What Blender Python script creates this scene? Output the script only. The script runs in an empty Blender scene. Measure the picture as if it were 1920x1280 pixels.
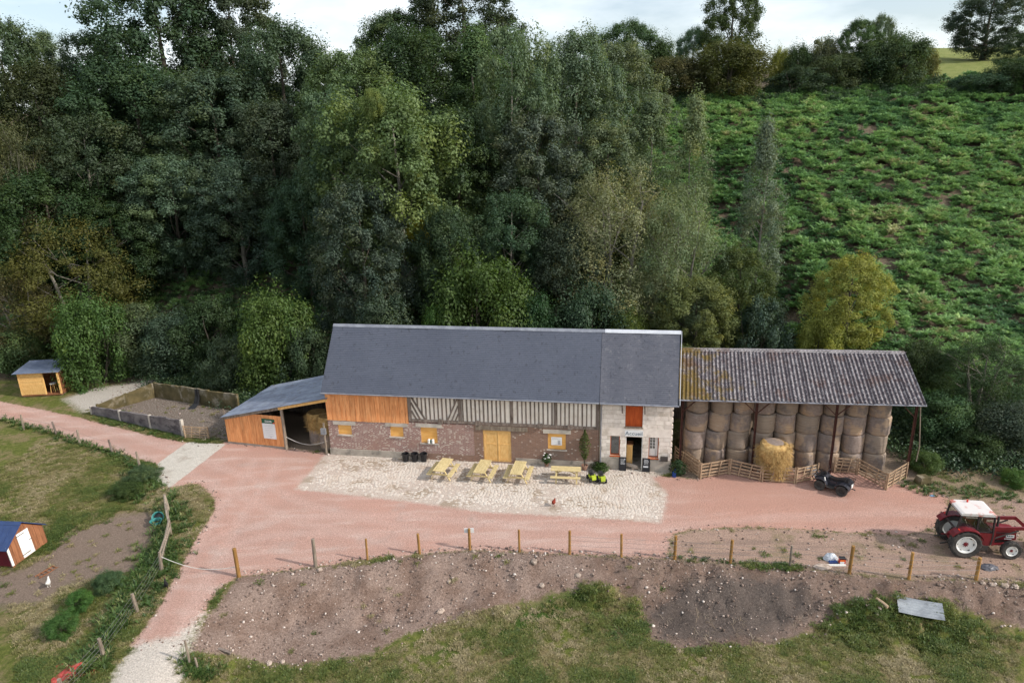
import bpy, math, random
import numpy as np
from mathutils import Matrix, Vector, Euler
random.seed(7)
RNG = np.random.default_rng(7)
scene = bpy.context.scene
COL = scene.collection

# ------------------------------------------------------------------ camera
F_PX, PITCH, ROLL, CAM_H = 1300.0, math.radians(17.5), math.radians(1.5), 21.0
_fwd = np.array([0, math.cos(PITCH), -math.sin(PITCH)])
_up0 = np.array([0, math.sin(PITCH), math.cos(PITCH)])
_rt0 = np.array([1.0, 0, 0])
_rt = _rt0 * math.cos(ROLL) - _up0 * math.sin(ROLL)
_up = _up0 * math.cos(ROLL) + _rt0 * math.sin(ROLL)
_C = np.array([0, 0, CAM_H])
cam_data = bpy.data.cameras.new('camera')
cam_data.sensor_width = 36.0
cam_data.lens = F_PX / 1920.0 * 36.0
cam_data.clip_start = 0.5
cam_data.clip_end = 6000
cam = bpy.data.objects.new('camera', cam_data)
COL.objects.link(cam)
cam.matrix_world = Matrix(((_rt[0], _up[0], -_fwd[0], 0), (_rt[1], _up[1], -_fwd[1], 0),
                           (_rt[2], _up[2], -_fwd[2], CAM_H), (0, 0, 0, 1)))
scene.camera = cam

# ------------------------------------------------------------------ light
SUN_EL = math.radians(34)
SUN_AZ = math.atan2(0.943, -0.335)          # clockwise from +Y
world = bpy.data.worlds.new('World')
scene.world = world
world.use_nodes = True
wn, wl = world.node_tree.nodes, world.node_tree.links
wn.clear()
w_out = wn.new('ShaderNodeOutputWorld')
w_bg = wn.new('ShaderNodeBackground')
w_bg.inputs[1].default_value = 0.14
w_sky = wn.new('ShaderNodeTexSky')
w_sky.sky_type = 'NISHITA'
w_sky.sun_disc = False
w_sky.sun_elevation = SUN_EL
w_sky.sun_rotation = SUN_AZ
w_sky.air_density = 1.0
w_sky.dust_density = 2.0
w_tc = wn.new('ShaderNodeTexCoord')
w_map = wn.new('ShaderNodeMapping')
w_map.inputs['Scale'].default_value = (1.6, 1.6, 5.0)
w_noise = wn.new('ShaderNodeTexNoise')
w_noise.inputs['Scale'].default_value = 1.7
w_noise.inputs['Detail'].default_value = 6
w_noise.inputs['Roughness'].default_value = 0.55
w_ramp = wn.new('ShaderNodeValToRGB')
w_ramp.color_ramp.elements[0].position = 0.40
w_ramp.color_ramp.elements[0].color = (0.22, 0.22, 0.22, 1)
w_ramp.color_ramp.elements[1].position = 0.60
w_ramp.color_ramp.elements[1].color = (0.85, 0.85, 0.85, 1)
w_mix = wn.new('ShaderNodeMix')
w_mix.data_type = 'RGBA'
w_mix.inputs['B'].default_value = (7.0, 7.45, 7.7, 1)      # veil of thin cloud
wl.new(w_tc.outputs['Generated'], w_map.inputs['Vector'])
wl.new(w_map.outputs['Vector'], w_noise.inputs['Vector'])
wl.new(w_noise.outputs['Fac'], w_ramp.inputs['Fac'])
wl.new(w_ramp.outputs['Color'], w_mix.inputs['Factor'])
wl.new(w_sky.outputs['Color'], w_mix.inputs['A'])
wl.new(w_mix.outputs['Result'], w_bg.inputs['Color'])
wl.new(w_bg.outputs['Background'], w_out.inputs['Surface'])
sun_data = bpy.data.lights.new('sun', 'SUN')
sun_data.energy = 3.5
sun_data.angle = math.radians(2.0)
sun_data.color = (1.0, 0.94, 0.86)
sun = bpy.data.objects.new('sun', sun_data)
COL.objects.link(sun)
_sd = Vector((math.sin(SUN_AZ) * math.cos(SUN_EL), math.cos(SUN_AZ) * math.cos(SUN_EL), math.sin(SUN_EL)))
sun.rotation_euler = _sd.to_track_quat('Z', 'Y').to_euler()
sun.location = (60, -20, 60)
scene.view_settings.view_transform = 'Standard'
scene.view_settings.look = 'None'
scene.view_settings.exposure = 0.33
scene.view_settings.gamma = 1.0
scene.view_settings.use_curve_mapping = False
cy = scene.cycles
cy.max_bounces = 5
cy.diffuse_bounces = 3
cy.glossy_bounces = 2
cy.transmission_bounces = 3
cy.transparent_max_bounces = 6
cy.use_denoising = True
cy.caustics_reflective = False
cy.caustics_refractive = False
cy.use_adaptive_sampling = True
cy.adaptive_threshold = 0.02

# ------------------------------------------------------------------ measuring helpers
def ray(x, y):
    return _fwd + _rt * ((x - 960) / F_PX) + _up * ((640 - y) / F_PX)
def P(x, y, z=0.0):
    """photo point seen on the level z -> place"""
    d = ray(x, y); return _C + d * ((z - CAM_H) / d[2])
def PY(x, y, Y):
    """photo point at distance Y -> place"""
    d = ray(x, y); return _C + d * (Y / d[1])
def PPM(p):
    return F_PX / ((np.asarray(p) - _C) @ _fwd)
def sstep(a, b, x):
    t = np.clip((np.asarray(x, float) - a) / (b - a), 0, 1); return t * t * (3 - 2 * t)
def vnoise(x, y, seed=0):
    x = np.asarray(x, float); y = np.asarray(y, float)
    xi = np.floor(x).astype(np.int64); yi = np.floor(y).astype(np.int64)
    fx = x - xi; fy = y - yi
    fx = fx * fx * (3 - 2 * fx); fy = fy * fy * (3 - 2 * fy)
    def h(a, b):
        n = (a * 374761393 + b * 668265263 + seed * 974711) & 0x7fffffff
        n = ((n ^ (n >> 13)) * 1274126177) & 0x7fffffff
        return ((n ^ (n >> 16)) & 0xffff) / 65535.0
    return (h(xi, yi) * (1 - fx) + h(xi + 1, yi) * fx) * (1 - fy) + (h(xi, yi + 1) * (1 - fx) + h(xi + 1, yi + 1) * fx) * fy
def fnoise(x, y, seed=0, oct=3):
    s = 0; a = .5; t = 0
    for i in range(oct):
        s = s + a * vnoise(np.asarray(x) * 2 ** i, np.asarray(y) * 2 ** i, seed + i); t += a; a *= .5
    return s / t

POST_PX = [(448, 1080), (592, 1062), (689, 1050), (787, 1038), (881, 1030), (974, 1034), (1068, 1038), (1165, 1043),
           (1265, 1048), (1369, 1055), (1481, 1062), (1592, 1075), (1704, 1085), (1830, 1086)]
POSTS = [P(x, y) for x, y in POST_PX]
_fx = np.array([p[0] for p in POSTS] + [40.0]); _fy = np.array([p[1] for p in POSTS] + [27.2])
_ybx = [-400, -120, -60, -45, -36, -28, -20, -14, 0, 10, 23, 25, 26.5, 30, 60, 400]
_yby = [70, 66, 62, 59.5, 58, 57, 54, 51.5, 49.7, 48.5, 48, 45, 40, 37.6, 36, 36]
def H(x, y):
    """height of the land"""
    x = np.asarray(x, float); y = np.asarray(y, float)
    yb = np.interp(x, _ybx, _yby)
    u = np.clip((y - yb) / (105 - yb), 0, 1)
    z = 24 * (0.45 * u * u * (3 - 2 * u) + 0.55 * u)
    z = z + sstep(15, 80, x) * 0.17 * np.clip(y - 98, 0, 55)
    z = z + sstep(0.1, 0.5, u) * 1.2 * (fnoise(x / 9, y / 9, 5) - .5)
    d = np.interp(x, _fx, _fy) - y
    k = sstep(-15.3, -10.5, x)
    z = z - k * 1.15 * sstep(0.25, 3.4, d)
    rough = k * sstep(0.2, .8, d) * (1 - sstep(3.2, 4.2, d))
    z = z + rough * (0.5 * (fnoise(x * 1.1, y * 1.1, 11) - .5) + 0.36 * (fnoise(x * 3.2, y * 3.2, 12) - .5) * (.55 + .8 * sstep(2, 8, x)))
    z = z - k * .25 * sstep(3, 8, d) - .9 * sstep(-17.5, -32, x) * sstep(38, 26, y)
    z = z + .10 * (fnoise(x * .5, y * .5, 21) - .5) * (1 - sstep(32, 36, y)) * sstep(1, 3, np.abs(d))
    return z
def Hs(x, y):
    return float(H(np.array([x]), np.array([y]))[0])
def GV(x, y, guess=0.0):
    """photo points on the land, many at once"""
    x = np.asarray(x, float); y = np.asarray(y, float)
    d = _fwd[None] + _rt[None] * ((x - 960) / F_PX)[:, None] + _up[None] * ((640 - y) / F_PX)[:, None]
    z = np.full(len(x), float(guess))
    for _ in range(14):
        p = _C + d * ((z - CAM_H) / d[:, 2])[:, None]; z = .45 * z + .55 * H(p[:, 0], p[:, 1])
    return np.stack([p[:, 0], p[:, 1], H(p[:, 0], p[:, 1])], 1)
def G(x, y, guess=0.0):
    return GV([x], [y], guess)[0]

# ------------------------------------------------------------------ object helpers
def thing(name, label, cat, loc=(0, 0, 0), rz=0.0, group=None):
    o = bpy.data.objects.new(name, None)
    o.empty_display_size = .2
    COL.objects.link(o)
    o.location = tuple(float(v) for v in loc); o.rotation_euler = (0, 0, rz)
    o['label'] = label; o['category'] = cat
    if group: o['group'] = group
    return o
def tag(o, label, cat, group=None):
    o['label'] = label; o['category'] = cat
    if group: o['group'] = group
    return o
def struct(o, kind='structure'):
    o['kind'] = kind
    return o
def copy_tree(o, parent=None):
    c = o.copy(); COL.objects.link(c)
    if parent is not None:
        c.parent = parent; c.matrix_parent_inverse = Matrix()
    for ch in list(o.children): copy_tree(ch, c)
    return c
def link_mesh(name, me, parent=None, loc=None, rot=None):
    o = bpy.data.objects.new(name, me); COL.objects.link(o)
    if parent is not None: o.parent = parent
    if loc is not None: o.location = tuple(float(v) for v in loc)
    if rot is not None: o.rotation_euler = rot
    return o
def np_mesh(name, verts, faces, mat, smooth=False, attrs=None):
    """verts (n,3), faces (m,k) with one k"""
    verts = np.asarray(verts, np.float32); faces = np.asarray(faces, np.int32)
    me = bpy.data.meshes.new(name)
    me.vertices.add(len(verts)); me.vertices.foreach_set('co', verts.ravel())
    m, k = faces.shape
    me.loops.add(m * k); me.loops.foreach_set('vertex_index', faces.ravel())
    me.polygons.add(m)
    me.polygons.foreach_set('loop_start', np.arange(0, m * k, k, dtype=np.int32))
    me.polygons.foreach_set('loop_total', np.full(m, k, np.int32))
    if smooth: me.polygons.foreach_set('use_smooth', np.ones(m, bool))
    for an, av in (attrs or {}).items():
        a = me.attributes.new(an, 'FLOAT', 'POINT'); a.data.foreach_set('value', np.asarray(av, np.float32))
    me.update(calc_edges=True)
    if mat is not None: me.materials.append(mat)
    return me
class MB:
    """collects shapes, then links them as one mesh object"""
    def __init__(s): s.v = []; s.f = []; s.m = []; s.mi = 0
    def add(s, verts, faces):
        b = len(s.v); s.v += [tuple(v) for v in verts]
        s.f += [tuple(b + i for i in f) for f in faces]; s.m += [s.mi] * len(faces); return s
    def box(s, c, d, rot=None, top=1.0):
        x, y, z = (k / 2 for k in d)
        vs = [Vector((sx * x * (top if sz > 0 else 1), sy * y * (top if sz > 0 else 1), sz * z)) for sz in (-1, 1) for sy in (-1, 1) for sx in (-1, 1)]
        if rot is not None:
            M = rot if isinstance(rot, Matrix) else Euler(rot).to_matrix()
            vs = [M @ v for v in vs]
        vs = [v + Vector(c) for v in vs]
        return s.add(vs, [(0, 2, 3, 1), (4, 5, 7, 6), (0, 1, 5, 4), (2, 6, 7, 3), (0, 4, 6, 2), (1, 3, 7, 5)])
    def span(s, a, b):
        return s.box([(a[i] + b[i]) / 2 for i in range(3)], [abs(b[i] - a[i]) for i in range(3)])
    def bar(s, p, q, w, h=None, up=(0, 0, 1)):
        p, q = Vector(p), Vector(q); d = q - p; L = d.length; d.normalize()
        u = Vector(up)
        if abs(d.dot(u)) > .98: u = Vector((0, 1, 0))
        x = d.cross(u).normalized(); z = x.cross(d)
        return s.box((p + q) / 2, (w, L, h or w), Matrix((x, d, z)).transposed())
    def tube(s, pts, rs, n=8, caps=True):
        pts = [Vector(p) for p in pts]
        if not hasattr(rs, '__len__'): rs = [rs] * len(pts)
        b = len(s.v); prev = None
        for i, p in enumerate(pts):
            t = (pts[min(i + 1, len(pts) - 1)] - pts[max(i - 1, 0)]).normalized()
            if prev is None:
                u = Vector((0, 0, 1)) if abs(t.z) < .9 else Vector((1, 0, 0))
                x = t.cross(u).normalized()
            else:
                x = (prev - t * prev.dot(t)).normalized()
            prev = x; y = t.cross(x)
            for k in range(n):
                a = 2 * math.pi * k / n
                s.v.append(tuple(p + (x * math.cos(a) + y * math.sin(a)) * rs[i]))
        fs = []
        for i in range(len(pts) - 1):
            for k in range(n):
                k2 = (k + 1) % n
                fs.append((b + i * n + k, b + i * n + k2, b + (i + 1) * n + k2, b + (i + 1) * n + k))
        if caps:
            fs.append(tuple(b + k for k in reversed(range(n)))); fs.append(tuple(b + (len(pts) - 1) * n + k for k in range(n)))
        s.f += fs; s.m += [s.mi] * len(fs); return s
    def rings(s, rings, caps=True):
        """loft through rings of equal count"""
        n = len(rings[0]); b = len(s.v)
        for r in rings: s.v += [tuple(p) for p in r]
        fs = []
        for i in range(len(rings) - 1):
            for k in range(n):
                k2 = (k + 1) % n
                fs.append((b + i * n + k, b + i * n + k2, b + (i + 1) * n + k2, b + (i + 1) * n + k))
        if caps:
            fs.append(tuple(b + k for k in reversed(range(n)))); fs.append(tuple(b + (len(rings) - 1) * n + k for k in range(n)))
        s.f += fs; s.m += [s.mi] * len(fs); return s
    def prism(s, poly, axis, a, b):
        """poly of 2-D points, extruded along axis 0/1/2 from a to b"""
        def mk(p, t):
            if axis == 0: return (t, p[0], p[1])
            if axis == 1: return (p[0], t, p[1])
            return (p[0], p[1], t)
        n = len(poly)
        vs = [mk(p, a) for p in poly] + [mk(p, b) for p in poly]
        fs = [tuple(range(n)), tuple(reversed(range(n, 2 * n)))] + [(k, n + k, n + (k + 1) % n, (k + 1) % n) for k in range(n)]
        return s.add(vs, fs)
    def mesh(s, name, mat, smooth=False, fix=True):
        me = bpy.data.meshes.new(name); me.from_pydata(s.v, [], s.f)
        for m in (mat if isinstance(mat, (list, tuple)) else [mat]): me.materials.append(m)
        if any(s.m): me.polygons.foreach_set('material_index', s.m)
        if smooth:
            me.polygons.foreach_set('use_smooth', [True] * len(me.polygons))
        me.validate(); me.update()
        if fix:
            import bmesh
            bm = bmesh.new(); bm.from_mesh(me); bmesh.ops.recalc_face_normals(bm, faces=bm.faces); bm.to_mesh(me); bm.free()
        if smooth and hasattr(me, 'set_sharp_from_angle'): me.set_sharp_from_angle(angle=math.radians(42))
        return me
    def obj(s, name, mat, parent=None, loc=None, rot=None, smooth=False):
        return link_mesh(name, s.mesh(name, mat, smooth), parent, loc, rot)
def circ(c, r, n, axis=1, ph=0.0, ry=None):
    out = []
    for k in range(n):
        a = 2 * math.pi * k / n + ph; u = r * math.cos(a); w = (ry or r) * math.sin(a)
        out.append({0: (c[0], c[1] + u, c[2] + w), 1: (c[0] + u, c[1], c[2] + w), 2: (c[0] + u, c[1] + w, c[2])}[axis])
    return out
ORD = ['first', 'second', 'third', 'fourth', 'fifth', 'sixth', 'seventh', 'eighth', 'ninth', 'tenth', 'eleventh', 'twelfth', 'thirteenth', 'fourteenth']

# ------------------------------------------------------------------ materials
def sh(*c):
    """sRGB 0-255 -> linear"""
    return tuple(((v / 255) / 12.92 if v / 255 <= .04045 else ((v / 255 + .055) / 1.055) ** 2.4) for v in c)
class NT:
    def __init__(s, name):
        s.mat = bpy.data.materials.new(name); s.mat.use_nodes = True
        s.n, s.l = s.mat.node_tree.nodes, s.mat.node_tree.links; s.n.clear()
        s.out = s.n.new('ShaderNodeOutputMaterial')
    def node(s, t, ins=None, **kw):
        nd = s.n.new(t)
        for k, v in kw.items(): setattr(nd, k, v)
        for k, v in (ins or {}).items():
            if isinstance(v, bpy.types.NodeSocket): s.l.new(v, nd.inputs[k])
            else: nd.inputs[k].default_value = v
        return nd
    def noise(s, vec, scale, detail=4, rough=.55, dist=0.0):
        return s.node('ShaderNodeTexNoise', {'Vector': vec, 'Scale': scale, 'Detail': detail, 'Roughness': rough, 'Distortion': dist}).outputs['Fac']
    def math(s, op, a, b=0.0, c=None, clamp=False):
        nd = s.node('ShaderNodeMath', operation=op, use_clamp=clamp)
        for i, v in enumerate((a, b) if c is None else (a, b, c)):
            if isinstance(v, bpy.types.NodeSocket): s.l.new(v, nd.inputs[i])
            else: nd.inputs[i].default_value = v
        return nd.outputs[0]
    def step(s, x, a, b):
        return s.node('ShaderNodeMapRange', {'Value': x, 'From Min': a, 'From Max': b}, interpolation_type='SMOOTHSTEP').outputs[0]
    def mix(s, f, a, b, mode='MIX'):
        nd = s.node('ShaderNodeMix', data_type='RGBA', blend_type=mode)
        for k, v in (('Factor', f), ('A', a), ('B', b)):
            sk = [i for i in nd.inputs if i.name == k and (i.type == 'RGBA' if k != 'Factor' else i.type == 'VALUE')][0]
            if isinstance(v, bpy.types.NodeSocket): s.l.new(v, sk)
            elif k == 'Factor': sk.default_value = v
            else: sk.default_value = (*v[:3], 1)
        return [o for o in nd.outputs if o.type == 'RGBA'][0]
    def ramp(s, f, stops):
        nd = s.node('ShaderNodeValToRGB', {'Fac': f}); cr = nd.color_ramp
        while len(cr.elements) < len(stops): cr.elements.new(.5)
        for e, (p, c) in zip(cr.elements, stops): e.position = p; e.color = (*c[:3], 1)
        return nd.outputs['Color']
    def coord(s, kind='Object', scale=(1, 1, 1), rot=(0, 0, 0)):
        tc = s.node('ShaderNodeTexCoord').outputs[kind] if kind != 'World' else s.node('ShaderNodeNewGeometry').outputs['Position']
        if scale == (1, 1, 1) and rot == (0, 0, 0): return tc
        return s.node('ShaderNodeMapping', {'Vector': tc, 'Scale': scale, 'Rotation': rot}).outputs[0]
    def attr(s, name): return s.node('ShaderNodeAttribute', attribute_name=name).outputs['Fac']
    def bump(s, h, strength=.3, dist=.02):
        return s.node('ShaderNodeBump', {'Height': h, 'Strength': strength, 'Distance': dist}).outputs[0]
    def finish(s, color, rough=.85, normal=None, metallic=0.0, spec=.25, **kw):
        b = s.node('ShaderNodeBsdfPrincipled')
        for k, v in {'Base Color': color, 'Roughness': rough, 'Metallic': metallic, 'Specular IOR Level': spec, **kw}.items():
            if isinstance(v, bpy.types.NodeSocket): s.l.new(v, b.inputs[k])
            else: b.inputs[k].default_value = (*v[:3], 1) if isinstance(v, tuple) else v
        if normal is not None: s.l.new(normal, b.inputs['Normal'])
        s.l.new(b.outputs[0], s.out.inputs['Surface']); return s.mat
def mottled(name, a, b, scale=3.0, stretch=(1, 1, 1), rough=.85, c=None, cscale=.7, camt=.5, bump=.25, bscale=25, objrand=.0, metallic=0.0, spec=.25, coord='Object'):
    """two shades mottled by noise, an optional third as stains, and a fine relief"""
    t = NT(name); v = t.coord(coord, stretch)
    info = t.node('ShaderNodeObjectInfo')
    off = t.node('ShaderNodeVectorMath', {0: v, 1: t.node('ShaderNodeCombineXYZ', {0: t.math('MULTIPLY', info.outputs['Random'], 37.0), 1: t.math('MULTIPLY', info.outputs['Random'], 11.0)}).outputs[0]}, operation='ADD').outputs[0]
    col = t.mix(t.step(t.noise(off, scale, 5, .6), .3, .7), a, b)
    if c is not None: col = t.mix(t.math('MULTIPLY', t.step(t.noise(off, cscale, 5, .65), .5, .68), camt), col, c)
    if objrand:
        hsv = t.node('ShaderNodeHueSaturation', {'Value': t.math('ADD', 1 - objrand, t.math('MULTIPLY', info.outputs['Random'], 2 * objrand)), 'Color': col})
        col = hsv.outputs[0]
    return t.finish(col, rough, t.bump(t.noise(off, bscale, 3), bump), metallic, spec)

M = {}
M['larch'] = mottled('larch boards', sh(232, 166, 112), sh(210, 136, 84), 1.2, (7, 7, .9), .75, c=sh(160, 100, 62), cscale=1.6, camt=.5, objrand=.13)
M['pine'] = mottled('new pine', sh(228, 186, 122), sh(212, 164, 98), 1.5, (6, 6, 2), .7, objrand=.07)
M['ply'] = mottled('plywood shutter', sh(228, 176, 102), sh(216, 158, 84), 1.0, (2, 2, 6), .6, objrand=.04)
M['table'] = mottled('treated pine', sh(206, 188, 142), sh(182, 162, 116), 2, (3, 9, 3), .7, objrand=.08)
M['oldtimber'] = mottled('weathered oak', sh(136, 124, 116), sh(100, 88, 80), 2, (4, 4, 1.2), .9, c=sh(58, 48, 42), camt=.6, objrand=.14)
M['greytimber'] = mottled('grey timber', sh(150, 138, 124), sh(112, 100, 88), 2, (5, 5, 1), .9, objrand=.15)
M['hurdle'] = mottled('hurdle wood', sh(176, 152, 126), sh(140, 116, 94), 2, (3, 3, 3), .85, objrand=.14)
M['post'] = mottled('round post', sh(168, 128, 74), sh(134, 98, 54), 2, (6, 6, 1), .8, objrand=.22)
M['infill'] = mottled('cream daub', sh(246, 238, 228), sh(234, 224, 212), 1.5, rough=.95, c=sh(196, 180, 158), cscale=1.2, camt=.4, bump=.15)
M['stoneblock'] = mottled('chalk block', sh(232, 222, 212), sh(214, 202, 192), 2.0, rough=.92, c=sh(160, 146, 128), cscale=1.1, camt=.55, objrand=.10, bump=.35)
M['mortar'] = mottled('lime mortar', sh(196, 182, 160), sh(174, 160, 140), 4, rough=.95)
M['render'] = mottled('grey render', sh(178, 168, 156), sh(146, 138, 128), 1.4, rough=.92, c=sh(104, 98, 92), cscale=1.5, camt=.6)
M['concrete'] = mottled('concrete', sh(196, 188, 176), sh(168, 160, 150), 2, rough=.9, c=sh(128, 120, 110), cscale=1.2, camt=.5, objrand=.06)
M['penwall'] = mottled('stained concrete', sh(126, 120, 118), sh(88, 82, 84), 1.1, (1, 1, 1.6), .92, c=sh(52, 48, 52), cscale=1.6, camt=.75, objrand=.06)
M['mosswall'] = mottled('mossy concrete', sh(104, 92, 64), sh(72, 66, 44), 1.0, rough=.95, c=sh(150, 140, 124), cscale=.9, camt=.7, bump=.4)
M['zinc'] = mottled('zinc', sh(150, 152, 160), sh(122, 124, 134), 2, rough=.45, metallic=.4, spec=.5, objrand=.03)
M['zincnew'] = mottled('bright zinc', sh(206, 208, 214), sh(190, 192, 200), 2, rough=.45, metallic=.2, spec=.5)
M['bluemetal'] = mottled('blue grey sheet', sh(104, 114, 134), sh(86, 96, 118), 1.2, rough=.42, c=sh(130, 136, 148), cscale=1.0, camt=.5, metallic=.15, spec=.5, bump=.05)
M['leansheet'] = mottled('dull grey sheet', sh(134, 142, 156), sh(108, 114, 130), 1.0, rough=.6, c=sh(88, 84, 84), cscale=1.3, camt=.6, spec=.4, bump=.1)
M['rust'] = mottled('rusty steel', sh(92, 58, 50), sh(66, 42, 38), 4, rough=.8)
M['black'] = mottled('black plastic', (.010, .010, .012), (.018, .018, .02), 3, rough=.42, spec=.4, bump=.05)
M['tyre'] = mottled('tyre rubber', (.035, .033, .032), (.075, .068, .062), 5, rough=.9, c=(.12, .10, .085), cscale=3, camt=.4)
M['red'] = mottled('tractor red', sh(116, 26, 36), sh(96, 22, 30), 3, rough=.42, c=sh(112, 34, 34), cscale=2, camt=.5, spec=.5, bump=.05)
M['white'] = mottled('white paint', (.78, .77, .74), (.70, .69, .66), 3, rough=.55, c=sh(186, 176, 164), cscale=2, camt=.35, bump=.08)
M['darkframe'] = mottled('dark frame', (.03, .024, .024), (.05, .04, .04), 4, rough=.6)
M['darkmetal'] = mottled('dark metal', (.05, .045, .042), (.085, .075, .07), 4, rough=.6, metallic=.3)
M['orange'] = mottled('orange stained wood', sh(188, 88, 40), sh(164, 70, 30), 1.4, (6, 6, 1), .65, objrand=.05)
M['dark'] = mottled('unlit lining', (.05, .045, .04), (.08, .07, .06), 2, rough=.95)
M['bark'] = mottled('bark', (.10, .085, .065), (.06, .05, .04), 3, (3, 3, .8), .95, bump=.6, bscale=8)
M['barkpale'] = mottled('pale bark', (.26, .235, .20), (.16, .145, .12), 3, (3, 3, .8), .95, bump=.5, bscale=8)
M['straw'] = mottled('straw', sh(196, 166, 112), sh(160, 126, 76), 5, rough=.95, c=sh(116, 86, 50), cscale=4, camt=.5, bump=.9, bscale=40)
M['terracotta'] = mottled('clay pot', sh(150, 120, 104), sh(128, 98, 84), 4, rough=.9)
M['teal'] = mottled('teal plastic', sh(66, 132, 128), sh(52, 112, 110), 3, rough=.5)
M['limeplastic'] = mottled('lime plastic', sh(172, 186, 58), sh(150, 166, 46), 3, rough=.45)
M['hen'] = None
M['navyroof'] = mottled('navy sheet', sh(44, 66, 112), sh(36, 56, 98), 2, rough=.35, spec=.5, bump=.04)
M['maroon'] = mottled('maroon boards', sh(92, 20, 36), sh(78, 16, 30), 2, rough=.7)
M['brownboards'] = mottled('brown boards', sh(146, 98, 68), sh(118, 76, 52), 1.6, (9, 9, 1), .8, objrand=.16)
M['bluetarp'] = mottled('blue plastic', sh(44, 74, 140), sh(34, 58, 116), 3, rough=.4)
M['galv'] = mottled('galvanised sheet', sh(160, 164, 168), sh(132, 136, 142), 2, rough=.5, c=sh(104, 106, 108), cscale=2.2, camt=.6, metallic=.25, spec=.5, bump=.05)
M['rock'] = mottled('pale rock', sh(176, 160, 148), sh(138, 122, 110), 4, rough=.95, objrand=.2, bump=.7, bscale=9)
M['rope'] = mottled('white rope', (.6, .58, .54), (.5, .48, .44), 8)
M['wire'] = mottled('fence wire', (.22, .21, .2), (.16, .15, .15), 8, rough=.5, metallic=.6)
M['board'] = mottled('chalkboard', (.018, .018, .022), (.026, .026, .03), 3, rough=.7)
M['chalk'] = mottled('chalk print', (.62, .62, .64), (.5, .5, .52), 6, rough=.9)
M['ink'] = mottled('grey blue lettering', sh(84, 100, 112), sh(84, 100, 112), 3, rough=.8)
M['greenprint'] = mottled('dark green print', sh(44, 92, 70), sh(40, 84, 64), 3, rough=.6)
M['redprint'] = mottled('red print', sh(206, 60, 44), sh(196, 54, 40), 3, rough=.6)
M['paper'] = mottled('white notice', (.74, .74, .74), (.68, .68, .69), 3, rough=.7)
M['greyprint'] = mottled('grey print', (.42, .42, .44), (.36, .36, .38), 3, rough=.7)

def make_glass():
    t = NT('window glass'); g = t.node('ShaderNodeBsdfGlossy', {'Roughness': .05, 'Color': (.8, .85, .9, 1)})
    tr = t.node('ShaderNodeBsdfTransparent', {'Color': (.75, .8, .82, 1)})
    mx = t.node('ShaderNodeMixShader', {0: .12, 1: tr.outputs[0], 2: g.outputs[0]})
    t.l.new(mx.outputs[0], t.out.inputs['Surface']); return t.mat
M['glass'] = make_glass()
def make_leaf():
    """leaves: the kind's own colour from the object, varied from spray to spray and leaf to leaf"""
    t = NT('leaves')
    info = t.node('ShaderNodeObjectInfo')
    v = t.attr('var'); c = t.attr('clump')
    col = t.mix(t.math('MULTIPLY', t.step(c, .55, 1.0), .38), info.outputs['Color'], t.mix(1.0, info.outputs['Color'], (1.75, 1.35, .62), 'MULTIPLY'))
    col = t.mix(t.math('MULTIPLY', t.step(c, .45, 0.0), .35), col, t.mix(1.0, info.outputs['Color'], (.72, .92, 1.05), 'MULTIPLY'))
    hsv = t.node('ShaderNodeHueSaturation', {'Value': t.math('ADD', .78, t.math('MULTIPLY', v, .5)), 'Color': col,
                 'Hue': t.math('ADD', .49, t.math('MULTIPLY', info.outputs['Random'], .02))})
    d = t.node('ShaderNodeBsdfDiffuse', {'Color': hsv.outputs[0]})
    tr = t.node('ShaderNodeBsdfTranslucent', {'Color': t.mix(1.0, hsv.outputs[0], (1.15, 1.2, .6), 'MULTIPLY')})
    g = t.node('ShaderNodeBsdfGlossy', {'Roughness': .55, 'Color': (.8, .85, .9, 1)})
    m1 = t.node('ShaderNodeMixShader', {0: .36, 1: d.outputs[0], 2: tr.outputs[0]})
    m2 = t.node('ShaderNodeMixShader', {0: .015, 1: m1.outputs[0], 2: g.outputs[0]})
    t.l.new(m2.outputs[0], t.out.inputs['Surface']); return t.mat
M['leaf'] = make_leaf()
def plain(name, col, rough=.6, spec=.3):
    t = NT(name); return t.finish(col, rough, spec=spec)
# ================================================================== THE LAND
def poly_sd(px, py, poly):
    """signed distance, positive inside"""
    poly = np.asarray(poly, float); n = len(poly)
    best = np.full(px.shape, 1e9); inside = np.zeros(px.shape, bool)
    for i in range(n):
        ax, ay = poly[i]; bx, by = poly[(i + 1) % n]
        dx, dy = bx - ax, by - ay
        t = np.clip(((px - ax) * dx + (py - ay) * dy) / (dx * dx + dy * dy + 1e-12), 0, 1)
        best = np.minimum(best, (px - ax - t * dx) ** 2 + (py - ay - t * dy) ** 2)
        c = ((ay > py) != (by > py)) & (px < (bx - ax) * (py - ay) / (by - ay + 1e-12) + ax)
        inside ^= c
    d = np.sqrt(best); return np.where(inside, d, -d)
def px_poly(pts, z=0.0):
    return [tuple((P(x, y, z))[:2]) for x, y in pts]
FENCE = [(448, 1080), (592, 1062), (689, 1050), (787, 1038), (881, 1030), (974, 1034), (1068, 1038), (1165, 1043), (1250, 1046)]
FENCE_R = [(1265, 1048), (1369, 1055), (1481, 1062), (1592, 1075), (1704, 1085), (1830, 1086), (1990, 1100)]
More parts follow.
